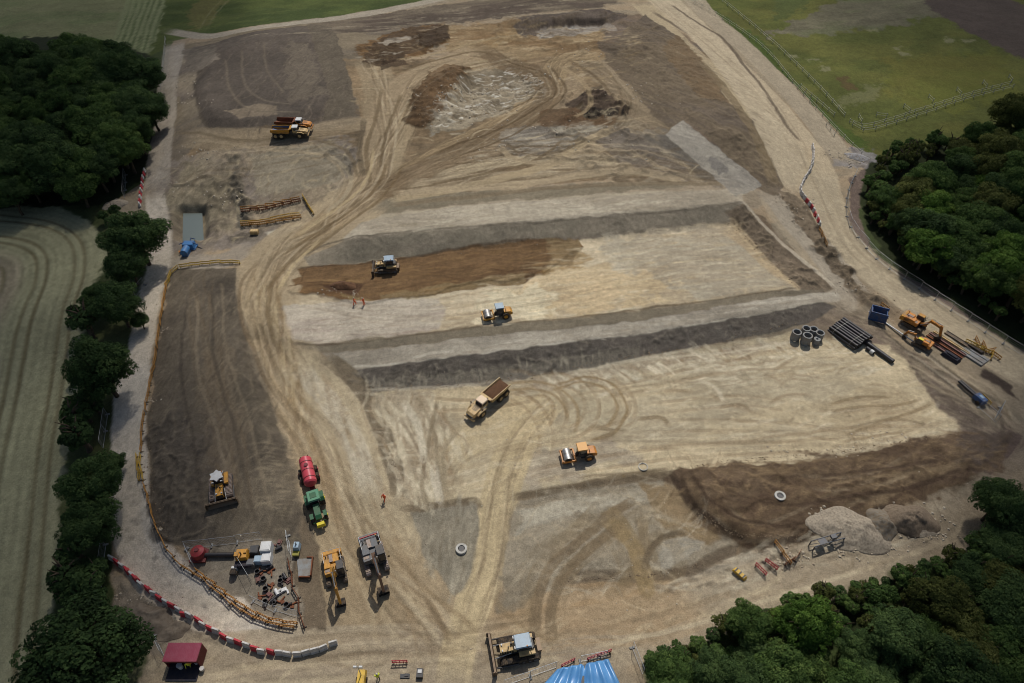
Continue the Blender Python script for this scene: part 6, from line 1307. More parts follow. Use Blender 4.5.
post_fence([(166, 40), (163, 75), (158, 110)], 'thin timber fence between the top left wood and the stockpile road')

# ------------------------------------------------------------------ compound
def obj1(name, b, m, label, cat, px, py, rz=0, group=None, dz=0):
    o = b.build(name, m); tag(o, label, cat, group); drop(o, px, py, rz, dz); return o
t = thing('water_tank', 'round red tank at the left end of the compound', 'tank')
MB().cyl((0, 0, .3), (0, 0, 1.3), .95, .9, 20).cyl((0, 0, 1.3), (0, 0, 1.55), .9, .4, 20).build('tank_body', mat('tank_deep_red', (150, 36, 48), .5), t); MB().cyl((0, 0, 1.55), (0, 0, 1.7), .3).build('lid', M_drd, t); MB().box((0, 0, .15), (2.2, 2.2, .3)).build('skid', M_drd, t); drop(t, 200, 555.5)
o = MB().cyl((-2.2, 0, .35), (2.2, 0, .35), .32, n=14).build('drainage_pipe', M_pip); tag(o, 'thick black pipe between the red tank and the yellow generator', 'pipe'); drop(o, 219, 556, R(1))
t = thing('generator', 'yellow generator with blue base in the compound', 'generator')
MB().box((0, .2, 1.0), (1.7, 1.5, 1.1), top=.85).box((-.6, 0, 1.65), (.5, .6, .4)).box((.5, .4, 1.6), (.4, .5, .3)).build('housing', M_yel, t); MB().box((.2, -.9, .5), (2.2, .8, .6)).build('base_tank', M_nvy, t); MB().cyl((0, 0, 1.5), (0, 0, 2.2), .1).build('exhaust', M_dgr, t); drop(t, 244, 560, R(5))
for i, (px, py, mm, lab, s) in enumerate([(256, 553, M_dgr, 'dark grey crate with red lid right of the yellow generator', (1.2, 1.2, 1.0)), (260, 562, M_lbl, 'pale blue crate in the compound block', (1.2, 1.0, .9)), (252, 565, M_gry, 'grey crate in front of the pale blue one', (1.2, 1.0, .8)), (268, 551, M_wht, 'white covered crate at the far corner of the compound block', (1.5, 1.5, 1.3)), (268, 561, M_wht, 'white covered crate at the near corner of the compound block', (1.3, 1.4, 1.1))]):
    b = MB().box((0, 0, s[2] / 2 + .12), s, top=.94).box((0, 0, .06), (s[0], s[1] * .9, .12)).box((0, 0, s[2] + .15), (s[0] * .8, s[1] * .8, .08)); obj1('storage_crate', b, mm, lab, 'crate', px, py, R(4), 'crates in the compound')
t = thing('mixer', 'small black and white machine alone left of the compound divider', 'machine'); MB().cyl((0, -.3, .5), (0, .4, .8), .5, .35, 12).build('drum', M_blk, t); MB().box((0, .5, .5), (.7, .5, .7)).build('housing', M_wht, t); MB().cyl((-.5, 0, .3), (-.4, 0, .3), .3).cyl((.4, 0, .3), (.5, 0, .3), .3).build('wheel', M_blk, t); drop(t, 234.5, 574)
fit = [(258, 573), (263, 571), (270, 568), (258, 580), (264, 580), (272, 573), (285, 577), (289, 581), (281, 582), (270, 586), (277, 593), (284, 590), (266, 590), (262, 596), (274, 600), (270, 595), (287, 606), (293, 604), (279, 549), (280, 543), (266, 603), (282, 600)]
for i, (px, py) in enumerate(fit):
    k_ = i % 4; b = MB()
    mm = [M_pip, M_rst, M_pip, M_mar][k_] if i not in (10, 11) else M_wht
    if k_ == 0: b.ring((0, 0, 0), (0, 0, .7), .45, .36, 14).ring((.3, 0, .35), (.9, 0, .35), .2, .15, 10); nm, lb = 'inspection_chamber', 'black plastic inspection chamber standing among the loose compound fittings'
    elif k_ == 1: b.tube([(-.6, -.3, .15), (.4, .3, .15)], .14, 8).tube([(.4, .3, .15), (.8, -.2, .3)], .14, 8).box((0, .5, .1), (.6, .5, .2)); nm, lb = 'pipe_bend', 'rusty brown pipe bend lying among the loose compound fittings'
    elif k_ == 2: b.ring((-.6, 0, .3), (.6, 0, .3), .3, .24, 14).ring((0, 0, .3), (0, .8, .3), .22, .17, 12).ring((.3, .6, 0), (.3, .6, .5), .3, .24, 12); nm, lb = 'pipe_junction', 'black plastic pipe junction lying among the loose compound fittings'
    else: b.box((0, 0, .12), (1.0, .7, .24)).box((.1, .1, .34), (.7, .5, .2)).box((-.5, .6, .1), (.3, .8, .2)); nm, lb = 'fitting_pallet', 'maroon pallet of small fittings in the compound'
    if i in (10, 11): lb = ['white sheeted pallet among the black chambers, nearer the camera', 'white sheeted pallet among the black chambers, farther away'][i - 10]; g = None
    else: g = {0: 'black chambers in the compound', 1: 'rusty bends in the compound', 2: 'black junctions in the compound', 3: 'maroon pallets in the compound'}[k_]
    o_ = obj1(nm, b, mm, lb, 'pipe fitting' if k_ < 3 else 'pallet', px, py, rng.uniform(0, 6), g); o_.scale = (.8, .8, .8)
t = thing('wheelbarrow', 'pale grey barrow with yellow green tray by the compound corner', 'barrow'); MB().box((0, .3, .8), (.9, 1.1, .9), top=.8).build('tray', M_lbl, t); MB().box((0, -.6, .4), (.9, .7, .3)).build('base', mat('olive', (140, 136, 40), .6), t); MB().cyl((0, .3, 1.2), (0, .3, 1.7), .1).build('handle', M_gry, t); drop(t, 297.5, 551)
t = thing('plate_tray', 'pale tray with orange timber sides right of the compound', 'tray'); MB().slab([(-1.1, 1.2), (.9, 1.3), (1.2, -1.2), (-.3, -1.5)], .1, .3).build('slab', M_con, t)
MB().box((1.2, 0, .35), (.14, 2.6, .5), Matrix.Rotation(R(6), 3, 'Z')).box((.5, -1.45, .3), (1.5, .14, .4)).box((.7, 1.4, .3), (.9, .14, .4)).build('edge', M_rst, t); drop(t, 303.5, 568)
# dark red store
t = thing('site_store', 'dark red steel store with its front open near the lower left corner', 'container'); W_, D_, H_ = 4.6, 2.5, 2.4
b = MB().box((0, D_ / 2 - .05, H_ / 2), (W_, .1, H_)).box((-W_ / 2 + .05, 0, H_ / 2), (.1, D_ - .2, H_)).box((W_ / 2 - .05, 0, H_ / 2), (.1, D_ - .2, H_))
for i in range(18): b.box((-W_ / 2 + .2 + i * .25, D_ / 2 + .03, H_ / 2), (.1, .06, H_ - .2))
for i in range(9): b.box((W_ / 2 + .03, -D_ / 2 + .25 + i * .25, H_ / 2), (.06, .1, H_ - .2)).box((-W_ / 2 - .03, -D_ / 2 + .25 + i * .25, H_ / 2), (.06, .1, H_ - .2))
b.box((0, -D_ / 2 + .05, H_ - .25), (W_ - .2, .1, .5)).build('wall', M_drd, t)
rf = MB().box((0, 0, H_ + .06), (W_ + .05, D_ + .05, .12))
for i in range(20): rf.box((-W_ / 2 + .15 + i * .226, 0, H_ + .14), (.1, D_ - .1, .04))
rf.build('roof', M_sto, t); MB().box((0, -D_ / 2 - .8, .12), (W_ - .3, 1.8, .08)).box((0, 0, .12), (W_ - .25, D_ - .3, .08)).build('floor', M_nvy, t); t.scale = (.9, .9, .9)
MB().box((1.1, -D_ / 2 - .02, 1.9), (.7, .03, .3)).build('sign', M_org, t); drop(t, 188, 659, R(0))
for px, py, mm, lab, r, h in [(181.5, 668, M_wht, 'white bag standing on the dark blue mat before the red store', .35, .8), (197, 664, M_wht, 'small white canister on the dark blue mat right of the person', .2, .45), (203, 670, M_brw, 'pale round bucket off the right corner of the dark blue mat', .28, .5)]:
    obj1('bucket', MB().cyl((0, 0, .15), (0, 0, h + .15), r * .8, r, 12).cyl((0, 0, h + .15), (0, 0, h + .2), r * 1.05, n=12), mm, lab, 'bucket', px, py)
# lighting tower and bits at the bottom edge
t = thing('lighting_tower', 'yellow mobile lighting tower with white lamp heads at the bottom edge', 'lighting tower')
t.scale = (.8, .8, .9); MB().box((0, 0, .8), (1.3, 2.6, .9), top=.85).box((0, -1.5, .4), (.2, 1.2, .15)).build('trailer_body', M_bry, t); MB().cyl((0, .3, 1.2), (0, .3, 4.2), .09, .06).build('mast', M_gal, t)
for sx in (-1, 1):
    MB().box((sx * .45, .3, 4.1), (.5, .25, .4)).build('lamp_head', M_wht, t); MB().cyl((sx * .7, 0, .35), (sx * .85, 0, .35), .35).build('wheel', M_blk, t)
MB().tube([(-.5, .3, 4.1), (.5, .3, 4.1)], .04).cyl((0, .3, 4.2), (0, .3, 5.6), .025).build('cross_bar', M_gal, t); drop(t, 362, 680)
t = thing('inspection_box', 'small dark box with a white top near the red barriers at the bottom', 'box'); MB().box((0, 0, .3), (.8, 1.1, .6)).build('case', M_dgr, t); MB().box((0, .15, .64), (.5, .4, .08)).build('lid', M_wht, t); drop(t, 420, 674)
o = MB().box((0, 0, .1), (1.2, .5, .2)).box((.2, .1, .25), (.5, .3, .1)).build('steel_plate', M_dgr); tag(o, 'dark plate on the ground left of the small dark box', 'plate'); drop(o, 405, 676)
# blue sheeted stack
v = []; f = []; nx, ny = 44, 26
w0 = [Vector(at(546, 690)), Vector(at(640, 690)), Vector(at(612, 662)), Vector(at(566, 668))]
w0 = [Vector(P(516, 712, 1.2)), Vector(P(636, 712, 1.2)), Vector(P(609, 657, 1.2)), Vector(P(557, 668, 1.2))]
cc = sum(w0, Vector((0, 0))) / 4
for j in range(ny + 1):
    for i in range(nx + 1):
        a = i / nx; b_ = j / ny; p = (w0[0] * (1 - a) + w0[1] * a) * (1 - b_) + (w0[3] * (1 - a) + w0[2] * a) * b_
        e = min(1, min(i, nx - i) / 3.0, min(j, ny - j) / 2.0)
        z = .1 + 1.45 * e ** .5 - .5 * (abs(a - .52) < .035) * e + (.16 * math.sin(a * 40 + b_ * 2) + .07 * math.sin(a * 83 + b_ * 9) + .08 * math.sin(b_ * 13 + a * 7)) * min(1, e * 1.2)
        v.append((p.x - cc.x, p.y - cc.y, max(.02, z)))
for j in range(ny):
    for i in range(nx): k_ = j * (nx + 1) + i; f.append((k_, k_ + 1, k_ + nx + 2, k_ + nx + 1))
t = thing('sheeted_stack', 'stack of material under shiny bright blue sheeting at the bottom edge', 'covered stack', (cc.x, cc.y, gz(cc.x, cc.y)))
MB().add(v, f, True).build('sheet', M_trp, t)
MB().slab([((p - cc) * .9).to_tuple() for p in w0], 0, 1.0).build('pallet_stack', M_dgr, t)
# yellow bucket, frame and heaps by the bottom road
t = thing('digger_bucket', 'yellow digger attachment lying alone beside the bottom haul road', 'attachment'); t.scale = (.8, .8, .8); MB().box((0, 0, .35), (2.6, .9, .5), top=.8).build('frame', M_bry, t)
for x in (-.8, 0, .8): MB().box((x, 0, .62), (.25, .75, .12)).build('rib', M_dgr, t)
drop(t, 739, 575.5, aim((733, 570), (745, 580)))
t = thing('work_trestle', 'pale grey steel frame standing at the foot of the pale gravel heap', 'frame')
MB().tube([(-2.4, 0, 0), (-2.4, 0, 1.2), (2.4, 0, 1.2), (2.4, 0, 0)], .09).tube([(-2.4, .9, 0), (-2.4, .9, 1.2), (2.4, .9, 1.2), (2.4, .9, 0)], .09).tube([(-2.4, 0, .6), (2.4, .9, .6)], .05).tube([(-2.4, .9, .2), (2.4, 0, 1.0)], .05).box((-.9, .45, 1.2), (1.2, .8, .06)).build('table', M_gry, t); MB().box((.8, .5, 1.5), (.8, .6, .35)).build('box_on_frame', M_gry, t); drop(t, 827, 547, aim((815, 550), (838, 543)))
def heap(px, py, rx, ry, h, m, label, seed, rz=0):
    x0, y0 = at(px, py); g0 = gz(x0, y0); n = 56; v = [(0, 0, h)]; f = []; rings = 22
    for k_ in range(1, rings + 1):
        for i in range(n):
            a = 2 * math.pi * i / n; t_ = k_ / rings; e = 1 + .14 * math.sin(a * 2 + seed) + .08 * math.sin(a * 5 + seed * 2)
            x = rx * t_ * e * math.cos(a); y = ry * t_ * e * math.sin(a); z = h * (1 - t_ ** 1.35) + float(fbm(np.array([x * .9 + seed]), np.array([y * .9]), 5, seed, .6)[0]) * .26 * h * (1 - t_ ** 4) - .12 * (t_ == 1)
            v.append((x, y, z + gz(x0 + x, y0 + y) - g0 - .25 * (t_ > .97)))
    for i in range(n): f.append((0, 1 + i, 1 + (i + 1) % n))
    for k_ in range(rings - 1):
        for i in range(n): a = 1 + k_ * n + i; b_ = 1 + k_ * n + (i + 1) % n; f.append((a, a + n, b_ + n, b_))
    o = MB().add(v, f, True).build('gravel_heap', m); tag(o, label, 'heap', 'heaps beside the bottom haul road'); drop(o, px, py, rz); return o
heap(850, 531, 5.8, 3.6, 1.3, M_grv, 'wide pale gravel heap, largest of the heaps by the bottom road', 3)
heap(881, 525, 2.6, 2.4, 1.6, mat('grey_gravel', (126, 118, 104), .95, dirt=.4, scale=3), 'small grey heap between the pale and the brown gravel heaps', 5)
heap(909, 521, 3.9, 3.0, 1.9, M_sub, 'smooth brown gravel heap on the right of the heaps by the bottom road', 8)
heap(922, 530, 3.0, 1.2, .6, M_grv, 'low rubble heap at the foot of the brown gravel heap', 12)
heap(146, 622, 3.4, 2.6, .9, mat('spoil', (124, 112, 96), .95, dirt=.5, dcol=(96, 84, 70), scale=2), 'low grey brown spoil heap between the red and white barriers and the big oak', 27)
heap(172, 632, 2.4, 1.3, .5, mat('spoil', (1, 1, 1)), 'smaller spoil heap just beyond the dark red store', 31)
heap(344, 287, 2.4, 1.4, .9, M_soil, 'dark earth heap at the near left end of the brown fill', 15)
heap(115, 205, 2.6, 2.0, 1.2, M_grv, 'pale earth heap at the corner of the top left wood', 19)
heap(857, 157, 3.4, 1.6, .7, mat('rubble', (150, 150, 150), .9, dirt=.4, scale=3), 'grey rubble heap at the upper right bend of the haul road', 23)
for px, py, lab in [(882, 537, 'dark plank lying at the foot of the gravel heaps'), (861, 540, 'grey kerb piece lying right of the steel frame'), (735, 168, None)]:
    if lab: obj1('timber_baulk', MB().box((0, 0, .12), (1.6, .3, .24)).box((.1, .2, .1), (1.2, .15, .2)), M_dgr, lab, 'plank', px, py, R(-35))
# scattered stones and clods: one loose cover of many
v = []; b = MB(); r_ = np.random.default_rng(77)
def stone(x, y, s):
    z = gz(x, y); a = r_.uniform(0, 6); p = [(s * r_.uniform(.7, 1.3) * math.cos(a + i * 1.571), s * r_.uniform(.7, 1.3) * math.sin(a + i * 1.571), 0) for i in range(4)]
    b.add([(x + q[0], y + q[1], z - .02) for q in p] + [(x + q[0] * .5, y + q[1] * .5, z + s * .45) for q in p], [(4, 5, 6, 7), (0, 1, 5, 4), (1, 2, 6, 5), (2, 3, 7, 6), (3, 0, 4, 7)])
zones = [([(145, 490), (160, 530), (190, 565), (165, 330), (150, 400)], 150, 3, .16), ([(830, 520), (900, 515), (880, 545), (790, 560), (930, 530), (850, 545)], 900, 12, .26), ([(780, 450), (860, 440), (900, 436), (840, 456)], 80, 10, .22), ([(330, 292), (355, 294)], 60, 6, .2),
         ([(440, 95), (500, 90), (480, 110), (530, 80)], 260, 14, .35), ([(540, 130), (600, 140), (480, 140), (640, 90), (580, 55)], 240, 22, .3), ([(180, 80), (190, 100), (200, 150), (230, 200), (180, 190)], 200, 12, .28), ([(820, 205), (850, 290), (900, 320), (800, 215)], 120, 10, .25), ([(300, 560), (400, 600), (600, 520), (700, 590), (900, 400), (450, 450)], 160, 60, .14), ([(850, 160), (842, 155)], 80, 8, .3), ([(130, 600), (180, 620)], 80, 12, .2)]
for ps, n, spd, s in zones:
    for i in range(n // 2):
        c0 = ps[r_.integers(len(ps))]; px, py = c0[0] + r_.normal(0, spd), c0[1] + r_.normal(0, spd * .5)
        if px < 110 or px > 1000 or py < 15 or py > 675 or (px < 165 and py < 180): continue
        x, y = at(px, py); stone(x, y, s * r_.uniform(.4, 1.3))
o = b.build('loose_stones', mat('stone', (190, 178, 156), .9, dirt=.4, dcol=(140, 122, 98), scale=.6)); tag(o, kind='stuff', label='loose stones and clods scattered over the churned ground', cat='stones')

b = MB(); r_ = np.random.default_rng(91)
edges = [([(680, 468), (740, 461), (800, 456), (860, 450), (920, 440), (960, 432)], 260, 2.5, .2), ([(345, 388), (440, 386), (520, 378), (620, 358), (700, 346), (800, 322)], 300, 1.6, .17), ([(295, 285), (360, 298), (412, 296), (475, 288), (540, 272)], 160, 1.5, .15), ([(320, 265), (450, 254), (560, 243), (700, 224)], 160, 1.5, .17),
         ([(730, 222), (760, 250), (798, 286)], 140, 3, .2), ([(780, 196), (815, 240), (860, 286), (900, 314)], 160, 4, .22), ([(412, 102), (430, 128), (460, 66)], 160, 5, .24), ([(565, 112), (600, 118), (632, 114)], 120, 3, .22), ([(364, 60), (400, 62), (448, 42)], 120, 5, .24), ([(300, 470), (310, 520), (322, 600)], 120, 2, .13), ([(160, 300), (150, 400), (150, 480), (170, 545)], 160, 3, .15), ([(697, 512), (740, 536), (800, 538), (836, 522)], 180, 2.5, .18), ([(568, 580), (650, 575), (700, 565)], 140, 2, .17), ([(330, 356), (372, 410), (396, 470)], 100, 2, .14)]
for ps, n, spd, s_ in edges:
    for i in range(n):
        k_ = r_.integers(len(ps) - 1); f_ = r_.random(); px = ps[k_][0] * (1 - f_) + ps[k_ + 1][0] * f_ + r_.normal(0, spd); py = ps[k_][1] * (1 - f_) + ps[k_ + 1][1] * f_ + r_.normal(0, spd * .7)
        x, y = at(px, py); stone(x, y, s_ * r_.choice([.3, .4, .5, .6, .9]) * r_.uniform(.8, 1.2))
o = b.build('loose_clods', mat('clod', (138, 120, 96), .95, dirt=.5, dcol=(100, 84, 66), scale=.6)); tag(o, kind='stuff', label='loose earth clods crumbled along the edges of banks and soil patches', cat='clods')
# ------------------------------------------------------------------ trees
def leaf_material(name, c1, c2, c3):
    m = bpy.data.materials.new(name); m.use_nodes = True; nt = m.node_tree; b = nt.nodes['Principled BSDF']; N = nt.nodes.new; L = nt.links.new
    a = N('ShaderNodeVertexColor'); a.layer_name = 'tint'; oi = N('ShaderNodeObjectInfo')
    cr = N('ShaderNodeValToRGB'); cr.color_ramp.elements[0].color = (*lin(c1), 1); cr.color_ramp.elements[1].color = (*lin(c3), 1); e = cr.color_ramp.elements.new(.5); e.color = (*lin(c2), 1)
    sp = N('ShaderNodeSeparateColor'); L(a.outputs[0], sp.inputs[0])
    ad = N('ShaderNodeMath'); ad.operation = 'MULTIPLY_ADD'; L(oi.outputs['Random'], ad.inputs[0]); ad.inputs[1].default_value = .34; L(sp.outputs[0], ad.inputs[2])
    sb = N('ShaderNodeMath'); sb.operation = 'SUBTRACT'; L(ad.outputs[0], sb.inputs[0]); sb.inputs[1].default_value = .17
    L(sb.outputs[0], cr.inputs[0]); L(cr.outputs[0], b.inputs['Base Color']); b.inputs['Roughness'].default_value = .8; b.inputs['Specular IOR Level'].default_value = .12
    tr = N('ShaderNodeBsdfTranslucent'); L(cr.outputs[0], tr.inputs[0]); mx = N('ShaderNodeMixShader'); mx.inputs[0].default_value = .4
    L(b.outputs[0], mx.inputs[1]); L(tr.outputs[0], mx.inputs[2]); L(mx.outputs[0], nt.nodes['Material Output'].inputs['Surface'])
    return m
LM = {'dark': leaf_material('dark_leaves', (48, 64, 38), (70, 92, 52), (98, 118, 68)), 'mid': leaf_material('mid_leaves', (54, 74, 38), (82, 106, 54), (112, 132, 70)),
      'bright': leaf_material('bright_leaves', (60, 86, 36), (90, 120, 50), (124, 148, 70)), 'olive': leaf_material('olive_leaves', (64, 72, 36), (92, 98, 50), (120, 124, 68))}
M_brk = mat('bark', (58, 50, 40), .95, dirt=.3, scale=3)
def crown_mesh(seed, Rx, Rz, nl, leaf, lobes, kind):
    """leaf cards clustered on lobes spread through an ellipsoid centred at the origin, uneven outline"""
    r = np.random.default_rng(seed); P_ = []; Nn = []; T_ = []
    c = []
    for i in range(lobes):
        d = r.normal(size=3); d /= np.linalg.norm(d); d[2] = d[2] * .9 + .1
        k = r.uniform(.55, .95); c.append((d * np.array([Rx, Rx, Rz]) * k * .80, r.uniform(.13, .32) * Rx, r.uniform(.22, .78)))
    c.append((np.zeros(3), Rx * .72, .35))
    w = np.array([q[1] ** 2 for q in c]); w /= w.sum()
    for (cc_, rr, tn), cnt in zip(c, (w * nl).astype(int)):
        d = r.normal(size=(cnt, 3)); d /= np.linalg.norm(d, axis=1)[:, None]
        low = d[:, 2] < -.35; d[low, 2] *= -.6
        # twig clusters: pull leaves towards a few spots on the lobe
        sp = r.normal(size=(26, 3)); sp /= np.linalg.norm(sp, axis=1)[:, None]; sp[:, 2] = np.abs(sp[:, 2]) * .9 - .15
        near = np.argmax(d @ sp.T, axis=1); d = d * .75 + sp[near] * .25; d /= np.linalg.norm(d, axis=1)[:, None]
        rad = rr * (r.uniform(.72, 1.0, cnt) + .16 * (np.sum(d * sp[near], 1) - .85) * 4)
        P_.append(cc_ + d * rad[:, None] * np.array([1, 1, .85])); Nn.append(d + np.array([0, 0, .35]) + r.normal(0, .38, (cnt, 3))); T_.append(np.clip(tn + r.normal(0, .13, cnt) + .12 * r.normal(size=26)[near], .02, .98))
    P_ = np.concatenate(P_); Nn = np.concatenate(Nn); T_ = np.concatenate(T_); n = len(P_)
    Nn /= np.linalg.norm(Nn, axis=1)[:, None]; ref = r.normal(size=(n, 3)); U = np.cross(Nn, ref); U /= np.linalg.norm(U, axis=1)[:, None]; W = np.cross(Nn, U)
    s = leaf * r.uniform(.6, 1.35, n)[:, None]
    v = np.stack([P_ - U * s, P_ - W * s * .62, P_ + U * s, P_ + W * s * .62], 1).reshape(-1, 3).astype(np.float32)
    me = bpy.data.meshes.new('crown'); me.vertices.add(4 * n); me.vertices.foreach_set('co', v.ravel())
    me.loops.add(4 * n); me.loops.foreach_set('vertex_index', np.arange(4 * n, dtype=np.int32)); me.polygons.add(n)
    me.polygons.foreach_set('loop_start', np.arange(0, 4 * n, 4, dtype=np.int32)); me.polygons.foreach_set('loop_total', np.full(n, 4, np.int32)); me.update(calc_edges=True)
    ca_ = me.color_attributes.new('tint', 'FLOAT_COLOR', 'POINT'); t4 = np.repeat(T_, 4); cl = np.stack([t4, t4, t4, np.ones_like(t4)], 1).astype(np.float32); ca_.data.foreach_set('color', cl.ravel())
    me.materials.append(LM[kind]); return me
def trunk_mesh(seed, H, Rx, zc):
    r = random.Random(seed); b = MB(); p = Vector((0, 0, -.4)); rad = .34; pts = [p]
    for i in range(4): p = p + Vector((r.uniform(-.25, .25), r.uniform(-.25, .25), (zc + .4) / 4)); pts.append(p)
    for i in range(4): b.cyl(pts[i], pts[i + 1], rad * (1 - i * .17), rad * (1 - (i + 1) * .17), 8)
    for i in range(7):
        a = r.uniform(0, 6.28); k = r.choice((2, 3, 4)); q = pts[k]; e = q + Vector((math.cos(a) * Rx * .6, math.sin(a) * Rx * .6, r.uniform(.8, 2.4))); b.cyl(q, q.lerp(e, .5) + Vector((0, 0, .3)), .13, .09, 6); b.cyl(q.lerp(e, .5) + Vector((0, 0, .3)), e, .09, .03, 6)
    m = bpy.data.meshes.new('trunk'); m.from_pydata(b.v, [], b.f); m.materials.append(M_brk); m.polygons.foreach_set('use_smooth', [True] * len(b.f)); return m
VAR = {}
def variants(kind, n, Rx, Rz, nl, leaf, lobes, s0):
    VAR[kind] = []
    for i in range(n):
        zc = Rz * 1.05 + 1.2
        VAR[kind].append((crown_mesh(s0 + i, Rx, Rz, nl, leaf, lobes, kind.split('_')[0]), trunk_mesh(s0 + i, 0, Rx, zc), zc, Rx))
variants('dark', 5, 5, 4.2, 27000, .135, 70, 100); variants('mid', 4, 5, 4.2, 27000, .135, 75, 200); variants('bright', 2, 5, 4.2, 27000, .135, 75, 300); variants('olive', 2, 5, 4, 26000, .135, 70, 400)
variants('mid_bush', 3, 2.0, 1.5, 1800, .17, 9, 500); variants('dark_bush', 3, 2.0, 1.5, 1800, .17, 9, 600); variants('olive_bush', 2, 2.0, 1.4, 1500, .17, 8, 700)
TR = np.random.default_rng(21)
ntree = 0
def plant(x, y, rad, kind, name, label, cat, group=None, vi=None, sz=1.0):
    global ntree; ntree += 1
    cr, tm, zc, R0 = VAR[kind][TR.integers(len(VAR[kind])) if vi is None else vi % len(VAR[kind])]
    s = rad / R0
    t = thing(name, label, cat, (x, y, gz(x, y) - .1), TR.uniform(0, 6.28), group); t.scale = (s * TR.uniform(.88, 1.12), s * TR.uniform(.88, 1.12), s * sz)
    tr = bpy.data.objects.new('trunk', tm); C.objects.link(tr); tr.parent = t
    c_ = bpy.data.objects.new('crown', cr); C.objects.link(c_); c_.parent = t; c_.location = (0, 0, zc)
    return t
def tree_px(px, py, rpx, kind, label, vi=None, sz=1.0, group=None, name='tree'):
    h = 5.0
    for _ in range(3):
        x, y = P(px, py, h); z = (CAM_H - h) / -ray(px, py)[2]; rad = rpx / FPX * z; h = gz(x, y) + rad / 5 * (5.6 * sz)
    return plant(x, y, rad, kind, name, label, 'tree', group, vi, sz)
# the hedgerow on the left
tree_px(136, 236, 33, 'dark', 'dark round oak at the top of the left hedgerow beside the road bend', 0)
tree_px(128, 264, 24, 'dark', 'small dark tree directly below the top hedgerow oak', 1)
tree_px(96, 298, 19, 'dark', 'small dark tree leaning out over the striped field', 3)
tree_px(116, 304, 29, 'dark', 'dark tree in the left hedgerow with a branch reaching over the road', 2)
tree_px(140, 320, 11, 'dark', 'slim dark tree overhanging the left haul road', 1)
tree_px(99, 366, 41, 'dark', 'broad dark oak midway down the left hedgerow', 4)
tree_px(93, 484, 37, 'dark', 'large dark tree below the gap in the left hedgerow', 0)
tree_px(116, 462, 12, 'dark', 'small tree reaching over the road beside the yellow barriers', 3)
tree_px(90, 522, 32, 'dark', 'dark tree tucked under the large hedgerow tree', 2)
tree_px(84, 575, 24, 'dark', 'low dark tree behind the mesh fence in the lower left hedgerow', 1, .7)
tree_px(84, 654, 68, 'dark', 'very large dark oak filling the lower left corner', 3, .9)
for i, (px, py, r) in enumerate([(78, 318, 9), (76, 410, 12), (88, 420, 12), (100, 412, 10), (80, 440, 12), (96, 540, 18), (78, 545, 15), (100, 575, 14), (72, 600, 14), (98, 600, 13), (88, 330, 12), (120, 222, 8), (108, 226, 7), (70, 520, 10), (75, 380, 8), (84, 425, 18), (96, 408, 15), (92, 335, 18), (70, 585, 20), (95, 590, 20), (80, 555, 20), (86, 448, 20)]):
    h = 1.5; x, y = P(px, py, h); z = (CAM_H - h) / -ray(px, py)[2]; plant(x, y, r / FPX * z, 'dark_bush', 'hedge_shrub', 'dark hedge shrub between the trees of the left hedgerow', 'shrub', 'shrubs in the left hedgerow')
def inside(px_poly, h): return [P(x, y, h) for x, y in px_poly]
def wood(px_poly, h, step, r0, r1, kinds, label, group, jit=.3, sz=1.0, skip=None, name='tree'):
    poly = inside(px_poly, h); xs = [p[0] for p in poly]; ys = [p[1] for p in poly]; out = []
    y = min(ys); row = 0
    while y < max(ys):
        x = min(xs) + (row % 2) * step / 2
        while x < max(xs):
            qx, qy = x + TR.uniform(-jit, jit) * step, y + TR.uniform(-jit, jit) * step
            if sdf_poly(np.array([qx]), np.array([qy]), poly)[0] < 0 and (skip is None or not skip(qx, qy)):
                k = kinds[TR.integers(len(kinds))]; rad = TR.uniform(r0, r1)
                plant(qx, qy, rad, k, name, label.replace('KIND', {'dark': 'dark green', 'mid': 'mid green', 'bright': 'bright green', 'olive': 'olive green'}[k.split('_')[0]]), 'tree' if name == 'tree' else 'shrub', group.replace('KIND', {'dark': 'dark green', 'mid': 'mid green', 'bright': 'bright green', 'olive': 'olive green'}[k.split('_')[0]]), sz=sz * TR.uniform(.85, 1.2))
            x += step
        y += step * .87; row += 1
wood([(-70, 76), (0, 72), (60, 68), (112, 70), (146, 78), (157, 98), (158, 128), (148, 152), (126, 176), (98, 194), (40, 200), (-70, 204)], 6, 5.9, 4.0, 6.6, ['dark', 'dark', 'mid', 'dark', 'mid'], 'KIND broadleaf tree in the dense wood at the top left', 'KIND trees in the top left wood')
wood([(874, 204), (905, 188), (938, 184), (958, 152), (978, 136), (1030, 126), (1090, 120), (1090, 385), (1036, 335), (990, 300), (940, 268), (898, 240), (876, 215)], 5, 5.4, 3.4, 5.8, ['mid', 'mid', 'bright', 'olive', 'dark', 'mid'], 'KIND broadleaf tree in the wood on the right', 'KIND trees in the right wood')
wood([(858, 196), (868, 168), (900, 158), (935, 152), (950, 160), (900, 180), (880, 200), (890, 240), (940, 280), (1024, 338), (1030, 348), (960, 302), (905, 270), (868, 232)], 1, 2.6, 1.1, 2.3, ['mid_bush', 'olive_bush', 'mid_bush'], 'KIND shrub fringing the wood on the right', 'KIND shrubs along the right wood', name='shrub')
def gapbr(x, y): return False
wood([(664, 668), (700, 656), (748, 634), (800, 632), (850, 618), (900, 604), (950, 584), (992, 560), (1006, 528), (1016, 500), (1030, 484), (1100, 470), (1100, 760), (650, 760)], 5, 4.8, 3.0, 4.9, ['dark', 'mid', 'dark', 'olive', 'dark', 'dark', 'mid'], 'KIND broadleaf tree in the wood along the bottom right', 'KIND trees in the bottom right wood', sz=.85)
